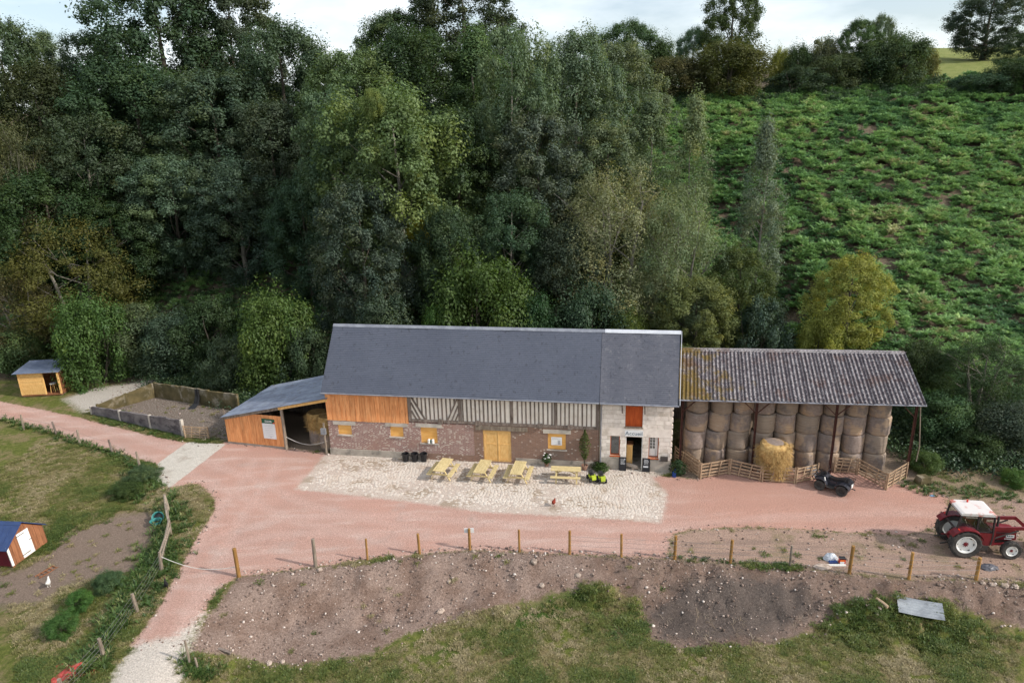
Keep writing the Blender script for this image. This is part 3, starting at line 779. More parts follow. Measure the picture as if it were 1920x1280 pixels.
def undergrowth():
    """brambles and low scrub at the foot of the wooded slope"""
    mat = tint_mat('bramble leaves', [(.0, (.032, .062, .028)), (.5, (.060, .105, .040)), (1, (.12, .16, .055))], .3, inst=True)
    kinds = [leafy_clump(s, mat) for s in range(300, 306)]
    n = 2600
    x = RNG.uniform(-62, 62, n); d = RNG.gamma(1.6, 3.0, n) + .4
    y = np.interp(x, _ybx, _yby) + d
    keep = (np.abs(x) < y * .85 + 3) & ~((x > 27) & (d > 6)) & ~((x > 12) & (d > 9))
    x, y = x[keep], y[keep]
    xc = RNG.uniform(14, 62, 520); yc = 103 + RNG.normal(size=520) * 2.0            # hedge foot along the crest
    # scrub crowding the pen and the strip behind the lean-to
    xp, yp = RNG.uniform(-31, -18, 90), RNG.uniform(55.2, 57.5, 90); kp = yp > np.interp(xp, [-31, -22, -18], [55.8, 52.4, 52.0]) + .3
    xq, yq = RNG.uniform(-23, -19.5, 30), RNG.uniform(50.5, 54, 30)
    xr, yr = RNG.uniform(24.6, 38, 330), RNG.uniform(37.4, 45, 330); kr = yr > np.interp(xr, [24.6, 26, 30, 38], [40.2, 37.9, 37.2, 36.8])      # growth right of the hay shed
    x = np.r_[x, xc, xp[kp], xq, xr[kr]]; y = np.r_[y, yc, yp[kp], yq, yr[kr]]
    cl = np.clip(.4 + .22 * RNG.normal(size=len(x)), 0, 1)
    scatter('undergrowth', 'dark bramble scrub at the foot of the wooded slope', np.stack([x, y, H(x, y)], 1), RNG.uniform(0, 6.28, len(x)), RNG.uniform(.8, 1.5, len(x)), cl, kinds)
undergrowth()
# ---- stones and clods on the bank
def rubble():
    ico = [(0, 0, 1), (.89, 0, .45), (.28, .85, .45), (-.72, .53, .45), (-.72, -.53, .45), (.28, -.85, .45), (.72, .53, -.45), (-.28, .85, -.45), (-.89, 0, -.45), (-.28, -.85, -.45), (.72, -.53, -.45), (0, 0, -1)]
    icf = [(0, 1, 2), (0, 2, 3), (0, 3, 4), (0, 4, 5), (0, 5, 1), (1, 6, 2), (2, 7, 3), (3, 8, 4), (4, 9, 5), (5, 10, 1), (6, 7, 2), (7, 8, 3), (8, 9, 4), (9, 10, 5), (10, 6, 1), (11, 7, 6), (11, 8, 7), (11, 9, 8), (11, 10, 9), (11, 6, 10)]
    ico = np.array(ico); n = 52000
    x = RNG.uniform(-16, 31, n); y = RNG.uniform(22, 38, n)
    sb = sdz('bank', x, y); st = sdz('track', x, y)
    xa, ya = RNG.uniform(-34, -19.5, 2200), RNG.uniform(44, 57, 2200); ka = (sdz('pen', xa, ya) > 0) & (RNG.random(2200) < .55) | (sdz('rubble', xa, ya) > -.6)
    keep = ((sb > -.4) & (RNG.random(n) < .35 + .65 * sstep(.45, .62, fnoise(x * .35, y * .5, 61)))) | ((st > 0) & (RNG.random(n) < .12))
    xe, ye = RNG.uniform(-25, 28, 60000), RNG.uniform(24, 50, 60000); se = sdz('gravel', xe, ye); ke = (np.abs(se) < .35) & (RNG.random(60000) < .5)
    xa, ya, ka = np.r_[xa[ka], xe[ke]], np.r_[ya[ka], ye[ke]], slice(None)
    x, y = np.r_[x[keep], xa[ka]], np.r_[y[keep], ya[ka]]; n = len(x)
    s = .014 + .062 * RNG.random(n) ** 3.6
    sq = RNG.uniform(.5, 1.35, (n, 1, 3)) * np.array([1, 1, .75]); jit = RNG.uniform(.75, 1.2, (n, 12, 1))
    v = ico[None] * jit * sq * s[:, None, None] + np.stack([x, y, H(x, y) + s * .3], 1)[:, None]
    f = (np.array(icf)[None] + 12 * np.arange(n)[:, None, None]).reshape(-1, 3)
    r = RNG.random(n)
    t = NT('stones'); a = t.attr('var')
    mat = t.finish(t.ramp(a, [(0, (.10, .07, .056)), (.35, (.19, .138, .113)), (.72, (.28, .21, .175)), (.86, (.42, .34, .295)), (1, (.60, .53, .48))]), .95)
    me = np_mesh('loose_stones', v.reshape(-1, 3), f, mat, False, {'var': np.repeat(r, 12)})
    o = struct(link_mesh('loose_stones', me), 'stuff'); o['label'] = 'loose stones and clods strewn over the earth bank'
rubble()
def dead_stems():
    n = 900; pts = []
    x = RNG.uniform(3, 30, n); y = RNG.uniform(22, 32, n); sb = sdz('bank', x, y); k = (sb > .1) & (fnoise(x * .5, y * .7, 71) > .46)
    x, y = x[k], y[k]; b = np.stack([x, y, H(x, y)], 1)
    ln = RNG.uniform(.12, .38, len(x)); v, f, bi = blades(b, 5, ln, ln * .07, 1.5)
    me = np_mesh('dead_stems', v, f, tint_mat('dead stems', [(0, (.13, .095, .065)), (.6, (.24, .18, .12)), (1, (.38, .31, .23))]), False, {'clump': RNG.random(len(x))[bi], 'var': RNG.random(len(x))[bi]})
    o = struct(link_mesh('dead_stems', me), 'stuff'); o['label'] = 'dry dead stems and roots tangled over the earth bank'
dead_stems()
# ================================================================== TREES
def crown_mesh(name, seed, r, z0, z1, n_cl, cr, per, leaf, prof='round', fill=.5, lobes=.5, squash=.75, asp=.6):
    rg = np.random.default_rng(seed)
    u = rg.uniform(-1, 1, n_cl); az = rg.uniform(0, 2 * math.pi, n_cl)
    if prof == 'round': pr = np.sqrt(np.clip(1 - np.abs(u) ** 2.3, 0.02, 1))
    elif prof == 'column': pr = np.clip((1 - np.clip((u + .25) / 1.25, 0, 1) ** 1.4) * (1 - .55 * np.clip(-(u + .25) / .75, 0, 1) ** 2), .06, 1)
    else: pr = np.sqrt(np.clip(1 - np.clip(u, 0, 1) ** 2, 0.02, 1)) * (1 - .25 * np.clip(-u, 0, 1))
    lob = 1 - lobes * .55 + 1.1 * lobes * fnoise(az / math.pi * 3.1 + 40, u * 2.6 + 40, seed, 2)
    rr = r * pr * lob * (fill + (1 - fill) * rg.random(n_cl) ** .55) * rg.uniform(.9, 1.1, n_cl)
    zc = (z0 + z1) / 2 + u * (z1 - z0) / 2 * (.84 + .16 * lob) + rg.normal(size=n_cl) * .25
    c = np.stack([rr * np.cos(az), rr * np.sin(az), zc], 1)
    crs = cr * rg.uniform(.55, 1.4, n_cl)
    tall = np.where(rg.random(n_cl) < .45, rg.uniform(1.2, 2.0, n_cl), rg.uniform(.6, 1.1, n_cl)) * squash / .75      # upright plumes among broad sprays
    bi = np.repeat(np.arange(n_cl), per); m = len(bi)
    d = rg.normal(size=(m, 3)); d /= np.linalg.norm(d, axis=1, keepdims=True)
    q = rg.random(m) ** .45
    pos = c[bi] + d * (crs[bi] * q)[:, None] * np.stack([1 + 0 * tall, 1 + 0 * tall, tall], 1)[bi]
    # ragged outer sprays
    spr = rg.random(m) < .06
    pos[spr] += d[spr] * (crs[bi][spr] * .55)[:, None]
    nr = d * .85 + np.array([0, 0, .40]) + rg.normal(size=(m, 3)) * .28
    nr /= np.linalg.norm(nr, axis=1, keepdims=True)
    L = leaf * rg.uniform(.65, 1.35, m)
    v, f = leaf_quads(pos, nr, L, L * asp)
    cl = np.clip(.5 + .26 * rg.normal(size=n_cl), 0, 1)
    return np_mesh(name, v, f, M['leaf'], False, {'clump': np.repeat(cl[bi], 4), 'var': np.repeat(rg.random(m), 4)}), c
def trunk_mesh(name, seed, h, r0, centers, mat, n_limb=16, twigs=0, stems=1):
    rg = random.Random(seed); mb = MB()
    for sidx in range(stems):
        ox, oy = (0, 0) if stems == 1 else (rg.uniform(-.5, .5), rg.uniform(-.5, .5))
        n = 7; pts = []; wx = wy = 0
        for i in range(n):
            t = i / (n - 1); wx += rg.uniform(-.12, .12) + ox * .3; wy += rg.uniform(-.12, .12) + oy * .3
            pts.append((ox * .4 + wx, oy * .4 + wy, -.4 + (h * .86 + .4) * t))
        mb.tube(pts, [r0 * (1.25 if i == 0 else 1) * (1 - .88 * i / (n - 1)) for i in range(n)], 8)
        cs = sorted(centers.tolist(), key=lambda c: rg.random())[:n_limb // stems + 1]
        for c in cs:
            zt = max(h * .12, c[2] - abs(c[0]) * .6 - abs(c[1]) * .6 - .4)
            t = min(max((zt + .4) / (h * .86 + .4), 0), .97); k = t * (n - 1); a = int(k); uu = k - a
            a2 = min(a + 1, n - 1)
            s = [pts[a][i] * (1 - uu) + pts[a2][i] * uu for i in range(3)]
            rl = r0 * (1 - .88 * t) * .5
            mid = [(s[0] + c[0]) / 2 + rg.uniform(-.2, .2), (s[1] + c[1]) / 2 + rg.uniform(-.2, .2), (s[2] + c[2]) / 2 - .15]
            mb.tube([s, mid, c], [rl, rl * .6, max(.012, rl * .2)], 5)
            for _ in range(twigs):
                e = [c[i] + rg.uniform(-1, 1) * 1.2 for i in range(3)]
                mb.tube([mid, [(mid[i] + e[i]) / 2 + rg.uniform(-.15, .15) for i in range(3)], e], [rl * .4 + .012, .016, .008], 4, False)
    return mb.mesh(name, mat, True, fix=False)
TREE = {}
def variant(key, h, r, crown, trunk):
    cm, c = crown_mesh(key + '_crown', **crown)
    tm = trunk_mesh(key + '_trunk', crown['seed'], h, centers=c, **trunk)
    TREE[key] = (cm, tm, r, h)
variant('round1', 12, 4.2, dict(seed=1, r=3.6, z0=1.0, z1=11.6, n_cl=250, cr=.66, per=250, leaf=.165, lobes=.5), dict(r0=.28, mat=M['bark']))
variant('round2', 12, 4.2, dict(seed=2, r=3.6, z0=.7, z1=11.6, n_cl=270, cr=.62, per=240, leaf=.16, lobes=.6), dict(r0=.26, mat=M['bark']))
variant('ash1', 13, 4.4, dict(seed=3, r=3.9, z0=1.2, z1=12.4, n_cl=230, cr=.66, per=250, leaf=.17, lobes=.8, squash=.7), dict(r0=.24, mat=M['barkpale'], n_limb=24))
variant('ash2', 13, 4.4, dict(seed=4, r=3.9, z0=.7, z1=12.4, n_cl=250, cr=.62, per=240, leaf=.165, lobes=.75, squash=.75), dict(r0=.22, mat=M['bark'], n_limb=22))
variant('column', 14, 2.3, dict(seed=5, r=2.0, z0=1.0, z1=13.6, n_cl=150, cr=.62, per=290, leaf=.14, prof='column', lobes=.4, fill=.35), dict(r0=.2, mat=M['barkpale'], n_limb=22))
variant('airy', 13, 2.2, dict(seed=6, r=1.9, z0=1.0, z1=12.8, n_cl=120, cr=.62, per=200, leaf=.135, prof='column', lobes=.55, fill=.25), dict(r0=.14, mat=M['barkpale'], n_limb=30))
variant('willow', 9, 4.0, dict(seed=8, r=3.5, z0=.5, z1=8.6, n_cl=150, cr=.8, per=330, leaf=.135, lobes=.5, asp=.4), dict(r0=.2, mat=M['barkpale'], n_limb=26, twigs=3, stems=3))
variant('bush1', 4, 2.5, dict(seed=9, r=2.0, z0=.2, z1=3.7, n_cl=95, cr=.62, per=300, leaf=.12, prof='dome', lobes=.8), dict(r0=.09, mat=M['bark'], n_limb=14, stems=3))
variant('bush2', 4, 2.5, dict(seed=10, r=2.0, z0=.15, z1=3.7, n_cl=75, cr=.62, per=340, leaf=.125, prof='dome', lobes=1.0), dict(r0=.09, mat=M['bark'], n_limb=14, stems=3))
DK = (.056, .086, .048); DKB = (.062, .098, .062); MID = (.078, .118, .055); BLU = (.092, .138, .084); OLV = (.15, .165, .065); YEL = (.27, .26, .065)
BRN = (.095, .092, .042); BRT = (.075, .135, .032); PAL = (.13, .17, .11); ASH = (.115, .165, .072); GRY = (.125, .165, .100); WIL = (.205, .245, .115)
def tree(px, ytop, Y, w, kind, color, label, name='tree', cat='tree', group=None, sink=.15, rot=None):
    X = PY(px, max(ytop, 100), Y)[0]
    base = np.array([X, Y, Hs(X, Y) - sink])
    top = PY(px, ytop, Y)[2]
    h = max(1.0, top - base[2]); ppm = PPM((X, Y, (top + base[2]) / 2))
    cm, tm, r, hh = TREE[kind]
    o = thing(name, label, cat, base, rot if rot is not None else random.uniform(0, 6.28), group)
    sx = (w / ppm / 2) / r; o.scale = (sx, sx, h / hh)
    link_mesh('trunk', tm, o)
    c = link_mesh('crown', cm, o); j = [random.uniform(.9, 1.1) for _ in range(3)]
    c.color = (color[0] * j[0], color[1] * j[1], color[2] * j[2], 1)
    return o
W = 'trees of the wooded slope'
for a in [
    # left wood, back row
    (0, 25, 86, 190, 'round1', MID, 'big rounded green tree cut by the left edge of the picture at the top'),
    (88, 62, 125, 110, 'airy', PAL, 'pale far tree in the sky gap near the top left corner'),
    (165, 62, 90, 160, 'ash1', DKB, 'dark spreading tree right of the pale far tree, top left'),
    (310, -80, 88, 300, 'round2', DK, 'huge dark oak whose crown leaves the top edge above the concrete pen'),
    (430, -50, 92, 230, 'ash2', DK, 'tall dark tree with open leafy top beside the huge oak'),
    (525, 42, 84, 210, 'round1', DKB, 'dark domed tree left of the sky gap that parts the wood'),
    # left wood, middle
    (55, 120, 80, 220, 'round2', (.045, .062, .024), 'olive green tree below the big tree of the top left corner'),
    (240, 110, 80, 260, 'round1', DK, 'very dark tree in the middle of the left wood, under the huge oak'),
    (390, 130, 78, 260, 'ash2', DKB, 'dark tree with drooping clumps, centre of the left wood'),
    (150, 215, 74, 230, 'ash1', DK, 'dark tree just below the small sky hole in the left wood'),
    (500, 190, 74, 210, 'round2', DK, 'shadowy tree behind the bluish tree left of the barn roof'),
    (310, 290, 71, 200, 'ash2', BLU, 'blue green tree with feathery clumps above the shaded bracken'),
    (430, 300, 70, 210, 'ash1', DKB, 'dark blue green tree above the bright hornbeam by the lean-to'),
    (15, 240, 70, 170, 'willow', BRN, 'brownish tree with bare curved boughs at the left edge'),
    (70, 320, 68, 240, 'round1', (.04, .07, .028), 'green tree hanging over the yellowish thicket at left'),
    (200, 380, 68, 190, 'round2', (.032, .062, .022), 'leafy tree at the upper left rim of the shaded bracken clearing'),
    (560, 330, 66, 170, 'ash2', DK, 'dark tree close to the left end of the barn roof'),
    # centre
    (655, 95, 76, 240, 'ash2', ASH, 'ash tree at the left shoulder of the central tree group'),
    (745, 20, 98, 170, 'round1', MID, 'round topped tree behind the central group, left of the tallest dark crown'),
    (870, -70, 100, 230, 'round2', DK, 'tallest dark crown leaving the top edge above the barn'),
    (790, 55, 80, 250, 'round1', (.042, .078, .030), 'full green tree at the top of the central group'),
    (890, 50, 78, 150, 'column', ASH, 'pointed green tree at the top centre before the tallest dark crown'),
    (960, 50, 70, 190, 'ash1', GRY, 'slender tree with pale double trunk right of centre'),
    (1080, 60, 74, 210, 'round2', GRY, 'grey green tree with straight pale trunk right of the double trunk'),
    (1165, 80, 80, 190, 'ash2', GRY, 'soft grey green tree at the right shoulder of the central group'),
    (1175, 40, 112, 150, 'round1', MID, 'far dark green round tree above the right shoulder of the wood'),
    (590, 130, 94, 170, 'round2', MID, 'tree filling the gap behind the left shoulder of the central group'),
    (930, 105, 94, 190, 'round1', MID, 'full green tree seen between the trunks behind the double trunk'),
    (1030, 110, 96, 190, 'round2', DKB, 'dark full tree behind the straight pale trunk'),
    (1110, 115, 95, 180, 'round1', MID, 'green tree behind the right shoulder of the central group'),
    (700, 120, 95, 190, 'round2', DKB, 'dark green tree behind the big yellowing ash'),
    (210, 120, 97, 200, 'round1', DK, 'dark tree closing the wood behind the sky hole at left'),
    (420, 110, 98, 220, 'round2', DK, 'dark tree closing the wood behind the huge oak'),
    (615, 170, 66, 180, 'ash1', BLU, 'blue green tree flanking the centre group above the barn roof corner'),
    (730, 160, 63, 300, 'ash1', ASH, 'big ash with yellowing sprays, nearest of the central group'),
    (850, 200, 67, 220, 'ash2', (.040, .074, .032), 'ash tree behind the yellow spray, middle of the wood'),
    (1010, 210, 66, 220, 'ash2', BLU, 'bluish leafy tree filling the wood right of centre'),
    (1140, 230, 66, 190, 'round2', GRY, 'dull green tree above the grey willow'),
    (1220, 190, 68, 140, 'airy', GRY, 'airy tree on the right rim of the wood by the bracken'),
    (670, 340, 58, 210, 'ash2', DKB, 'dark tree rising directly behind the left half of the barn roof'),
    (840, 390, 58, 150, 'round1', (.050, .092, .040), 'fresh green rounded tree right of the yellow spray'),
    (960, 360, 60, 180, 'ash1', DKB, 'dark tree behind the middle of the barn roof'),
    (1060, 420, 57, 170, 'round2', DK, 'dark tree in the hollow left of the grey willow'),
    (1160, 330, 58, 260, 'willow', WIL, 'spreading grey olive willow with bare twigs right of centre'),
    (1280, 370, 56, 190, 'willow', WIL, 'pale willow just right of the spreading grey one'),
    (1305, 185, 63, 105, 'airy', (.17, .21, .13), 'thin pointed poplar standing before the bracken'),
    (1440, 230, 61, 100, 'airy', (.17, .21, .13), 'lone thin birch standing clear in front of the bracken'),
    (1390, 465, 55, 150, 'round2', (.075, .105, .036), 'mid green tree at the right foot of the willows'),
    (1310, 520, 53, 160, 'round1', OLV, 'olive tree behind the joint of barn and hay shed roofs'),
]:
    o_ = tree(*a, group=W)
    if a[0] == 730:      # sprays that have turned yellow on the big ash
        for px_, py_, r_ in ((787, 440, 1.0), (700, 200, .9), (775, 330, .7)):
            p_ = PY(px_, py_, 59.5); c_ = link_mesh('yellow_spray', TREE['bush2'][0], o_)
            q_ = o_.matrix_basis.inverted() @ Vector(p_); k_ = r_ / 2.0
            c_.location = (q_.x, q_.y, q_.z - .9 * r_ / o_.scale.z); c_.scale = (k_ / o_.scale.x, k_ / o_.scale.x, k_ * 1.2 / o_.scale.z)
            c_.color = (.34, .30, .03, 1) if r_ == 1.0 else (.15, .20, .065, 1)
tree(1605, 480, 52, 160, 'round2', YEL, 'yellow green small tree alone behind the hay shed')
tree(1545, 590, 51, 90, 'bush1', YEL, 'little yellow green bush left of the yellow tree behind the hay shed', 'bush', 'bush')
# ridge line on the right
R_ = 'trees on the hilltop'
for a in [
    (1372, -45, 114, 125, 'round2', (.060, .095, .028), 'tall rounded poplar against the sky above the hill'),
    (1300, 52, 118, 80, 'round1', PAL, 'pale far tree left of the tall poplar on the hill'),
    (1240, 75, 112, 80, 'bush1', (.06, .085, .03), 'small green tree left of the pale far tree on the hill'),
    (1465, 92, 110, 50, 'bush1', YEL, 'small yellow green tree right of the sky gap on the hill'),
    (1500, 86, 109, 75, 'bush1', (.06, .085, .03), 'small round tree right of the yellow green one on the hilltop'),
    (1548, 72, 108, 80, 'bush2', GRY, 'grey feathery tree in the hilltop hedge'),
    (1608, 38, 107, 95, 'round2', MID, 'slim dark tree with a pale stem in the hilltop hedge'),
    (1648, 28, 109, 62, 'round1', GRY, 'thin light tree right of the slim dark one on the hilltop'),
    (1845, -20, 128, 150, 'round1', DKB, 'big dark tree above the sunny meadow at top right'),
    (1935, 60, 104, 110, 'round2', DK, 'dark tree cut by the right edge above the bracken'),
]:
    tree(*a, group=R_)
B_ = 'bushes of the hilltop hedge'
for a in [
    (1370, 78, 103, 165, 'bush1', (.090, .088, .028), 'big brown green rounded bush on the skyline'),
    (1265, 108, 104, 140, 'bush2', BRN, 'dull brown bush left of the big rounded one on the skyline'),
    (1682, 66, 105, 130, 'bush1', MID, 'large dark thorn bush on the hilltop by the meadow'),
    (1738, 88, 106, 60, 'bush2', (.13, .15, .045), 'yellowish bush at the meadow edge on the hilltop'),
    (1640, 85, 105, 130, 'bush2', DK, 'dark thorn left of the large thorn bush'),
    (1570, 105, 105, 110, 'bush1', MID, 'dark low thorn under the grey feathery tree'),
    (1500, 128, 104, 120, 'bush2', DK, 'low dark hedge bush left end of the hilltop hedge'),
    (1915, 110, 100, 130, 'bush1', DK, 'dark bush below the tree at the right edge of the hill'),
    (1835, 140, 100, 120, 'bush1', DKB, 'spreading dark bush under the sunny meadow'),
]:
    tree(*a, name='bush', cat='bush', group=B_)
S_ = 'bushes at the foot of the slope'
for a in [
    (115, 425, 64, 250, 'willow', (.105, .098, .026), 'large yellowish thicket with tangled bare twigs at left', 'bush', 'bush', S_),
    (20, 520, 62, 170, 'willow', BRN, 'brown twiggy bush at the left edge below the yellowish thicket', 'bush', 'bush', S_),
    (150, 558, 57.5, 150, 'bush1', BRT, 'bright green bush right behind the wooden cabin', 'bush', 'bush', S_),
    (35, 615, 60.5, 120, 'bush2', MID, 'dark bush behind the left side of the wooden cabin', 'bush', 'bush', S_),
    (235, 575, 60.5, 150, 'bush2', MID, 'bush left of centre behind the concrete pen', 'bush', 'bush', S_),
    (320, 590, 59.5, 160, 'bush1', DKB, 'dull dark bush behind the concrete pen corner', 'bush', 'bush', S_),
    (395, 560, 59, 150, 'bush2', (.04, .075, .026), 'mid green bush behind the right end of the concrete pen', 'bush', 'bush', S_),
    (505, 552, 54.5, 165, 'bush1', BRT, 'bright green hornbeam bush behind the lean-to', 'bush', 'bush', S_),
    (430, 635, 55.5, 120, 'bush2', MID, 'lower green bush left of the bright hornbeam', 'bush', 'bush', S_),
    (575, 620, 53.5, 110, 'bush2', DK, 'dark bush between the hornbeam and the barn gable', 'bush', 'bush', S_),
    (900, 488, 53.5, 210, 'bush1', (.068, .108, .024), 'broad fresh green hazel behind the middle of the barn ridge', 'bush', 'bush', S_),
    (815, 578, 52.5, 80, 'bush2', BRT, 'small light green bush peeping over the barn ridge', 'bush', 'bush', S_),
    (1000, 560, 52.5, 130, 'bush2', (.035, .065, .024), 'dark green bush above the barn ridge right of the hazel', 'bush', 'bush', S_),
    (1110, 540, 53, 150, 'bush1', DK, 'very dark bush above the barn ridge under the willow', 'bush', 'bush', S_),
    (1180, 585, 52, 80, 'bush1', (.085, .115, .024), 'small yellow green bush above the stone house ridge', 'bush', 'bush', S_),
    (720, 560, 53, 160, 'bush2', DK, 'dark bush above the left part of the barn ridge', 'bush', 'bush', S_),
    (1430, 560, 52.5, 120, 'bush2', DKB, 'dark scrub behind the left half of the hay shed', 'bush', 'bush', S_),
    (1735, 640, 46, 90, 'bush1', (.05, .09, .03), 'green bush at the right end of the hay shed roof', 'bush', 'bush', S_),
    (1855, 640, 43.5, 190, 'willow', (.05, .075, .03), 'dark thicket on the bank behind the tractor', 'bush', 'bush', S_),
    (1780, 745, 41.5, 130, 'bush2', MID, 'dark green bush on the bank right of the hay shed', 'bush', 'bush', S_),
    (1905, 760, 39.8, 140, 'bush1', DK, 'dark bush on the bank at the right edge of the picture', 'bush', 'bush', S_),
    (1840, 810, 39.2, 110, 'bush2', (.045, .085, .025), 'leafy bush low on the bank above the tractor', 'bush', 'bush', S_),
    (1738, 850, 38.0, 66, 'bush1', BRT, 'bright green bush at the foot of the last hay shed post', 'bush', 'bush', S_),
    (1905, 882, 36.2, 60, 'bush2', BRT, 'small bright bush on the verge at the right edge', 'bush', 'bush', S_),
    (268, 893, 39.5, 66, 'bush2', MID, 'low dark bush beside the concrete apron', 'bush', 'bush', S_),
    (235, 918, 37.5, 60, 'bush1', (.05, .085, .025), 'low scrub mound left of the bush by the concrete apron', 'bush', 'bush', S_),
    (152, 1138, 27.3, 60, 'bush2', BRT, 'bright nettle clump inside the paddock fence', 'bush', 'bush', S_),
    (205, 1105, 28.6, 62, 'bush1', MID, 'darker nettle clump along the paddock fence', 'bush', 'bush', S_),
    (118, 1185, 25.6, 66, 'bush1', BRT, 'lowest nettle clump near the red netting', 'bush', 'bush', S_),
]:
    tree(*a)
# ================================================================== BARN
def brick_mat(name, c1, c2, mortar, stain, lime=.0, bw=.22, rh=.075, ms=.016):
    t = NT(name); o = t.coord('Object')
    sep = t.node('ShaderNodeSeparateXYZ', {0: o})
    v = t.node('ShaderNodeCombineXYZ', {0: t.math('ADD', sep.outputs[0], sep.outputs[1]), 1: sep.outputs[2]}).outputs[0]
    br = t.node('ShaderNodeTexBrick', {'Vector': v, 'Color1': (*c1, 1), 'Color2': (*c2, 1), 'Mortar': (*mortar, 1), 'Scale': 1.0, 'Mortar Size': ms, 'Mortar Smooth': .3, 'Brick Width': bw, 'Row Height': rh, 'Bias': -.1})
    col = br.outputs['Color']
    big = t.noise(o, .55, 5, .6); mid = t.noise(o, 3.5, 5, .65)
    # pale headers scattered through the bond
    cell = t.node('ShaderNodeTexWhiteNoise', {0: t.node('ShaderNodeVectorMath', {0: t.node('ShaderNodeVectorMath', {0: v, 1: (1 / .11, 1 / rh, 1)}, operation='MULTIPLY').outputs[0]}, operation='FLOOR').outputs[0]}, noise_dimensions='2D').outputs[0]
    if lime: col = t.mix(t.math('MULTIPLY', t.math('GREATER_THAN', cell, 1 - lime), t.step(big, .35, .5)), col, (.50, .42, .36))
    col = t.mix(t.math('MULTIPLY', t.step(big, .5, .68), .6), col, stain)
    col = t.mix(t.math('MULTIPLY', t.step(mid, .55, .75), .4), col, (.10, .07, .06))
    return t.finish(col, .93, t.bump(t.math('SUBTRACT', 1.0, br.outputs['Fac']), .5, .02), spec=.15)
M['brick'] = brick_mat('speckled brick', (.22, .095, .08), (.30, .15, .125), (.44, .37, .33), (.32, .19, .15), .20)
M['brickold'] = brick_mat('old brown brick', (.22, .115, .082), (.29, .16, .11), (.25, .20, .165), (.19, .15, .125), .05)
def slate_mat(name, a, b, lichen, amt):
    t = NT(name); o = t.coord('Object'); sep = t.node('ShaderNodeSeparateXYZ', {0: o})
    v = t.node('ShaderNodeCombineXYZ', {0: sep.outputs[0], 1: sep.outputs[2]}).outputs[0]
    br = t.node('ShaderNodeTexBrick', {'Vector': v, 'Color1': (*a, 1), 'Color2': (*b, 1), 'Mortar': (a[0] * .75, a[1] * .75, a[2] * .75, 1), 'Scale': 1.0, 'Mortar Size': .004, 'Mortar Smooth': .2, 'Brick Width': .22, 'Row Height': .098, 'Bias': 0.0})
    col = br.outputs['Color']
    big = t.noise(o, .5, 5, .6); st = t.noise(t.coord('Object', (2.4, 2.4, .10)), 1.5, 5, .6)
    col = t.mix(t.math('MULTIPLY', t.step(st, .58, .68), .5), col, (.026, .028, .036))       # damp streaks
    col = t.mix(t.math('MULTIPLY', t.step(big, .45, .7), .4), col, (a[0] * .78, a[1] * .78, a[2] * .82))
    col = t.mix(t.math('MULTIPLY', t.step(t.noise(o, 2.6, 6, .75), .56, .70), amt), col, lichen)
    r = t.math('ADD', .50, t.math('MULTIPLY', t.noise(o, 4, 3), .2))
    return t.finish(col, r, t.bump(br.outputs['Fac'], -.25, .01), spec=.42)
M['slate'] = slate_mat('blue grey slate', (.072, .081, .110), (.082, .090, .122), (.17, .16, .15), .12)
M['slateold'] = slate_mat('lichened slate', (.080, .084, .108), (.100, .102, .126), (.24, .24, .245), .45)

def stepped_roof(mb, e0, e1, r0, r1, n, th=.014, nl=24, sag=.05):
    """courses of slates from eave e0-e1 up to ridge r0-r1, each lapping over the next below, the roof slightly uneven with age"""
    e0, e1, r0, r1 = map(Vector, (e0, e1, r0, r1))
    nr = (e1 - e0).cross(r0 - e0).normalized()
    if nr.z < 0: nr = -nr
    rg = random.Random(int(n * 100 + e0.x * 10)); fx = [rg.uniform(0, 6) for _ in range(4)]
    def wob(u, v): return Vector((0, 0, -sag * math.sin(math.pi * v) * math.sin(math.pi * u) * .6 + .022 * math.sin(7 * u * 2 + fx[0] + 2 * v) + .012 * math.sin(19 * u + fx[1] - 3 * v)))
    vs = []; fs = []
    for i in range(n):
        a, b = i / n, (i + 1) / n
        for q, lift in ((a, th), (b, 0.0)):
            for j in range(nl + 1):
                u = j / nl; vs.append(e0.lerp(r0, q).lerp(e1.lerp(r1, q), u) + nr * lift + wob(u, q))
        w = nl + 1; k = 2 * w * i
        for j in range(nl):
            fs.append((k + j, k + j + 1, k + w + j + 1, k + w + j))
            if i: fs.append((k - w + j, k - w + j + 1, k + j + 1, k + j))
    mb.add(vs, fs)
    mb.add([e0 + nr * th, e1 + nr * th, e1 - nr * .09, e0 - nr * .09], [(0, 1, 2, 3)])
    mb.add([e0 - nr * .09, e1 - nr * .09, r1 - nr * .09, r0 - nr * .09], [(0, 1, 2, 3)])
    mb.add([e0 + nr * .03, e0 - nr * .09, r0 - nr * .09, r0 + nr * .03], [(0, 1, 2, 3)])
    mb.add([e1 + nr * .03, e1 - nr * .09, r1 - nr * .09, r1 + nr * .03], [(0, 1, 2, 3)])
    # slipped slates
    for _ in range(7):
        u, v = rg.uniform(.03, .97), rg.uniform(.06, .9); p = e0.lerp(r0, v).lerp(e1.lerp(r1, v), u) + wob(u, v) + nr * .022
        du = (e1 - e0).normalized() * .11; dv = (r0 - e0).normalized() * rg.uniform(.10, .16); tw = dv * rg.uniform(-.2, .2)
        mb.add([p - du, p + du + tw, p + du + dv + tw, p - du + dv], [(0, 1, 2, 3)])
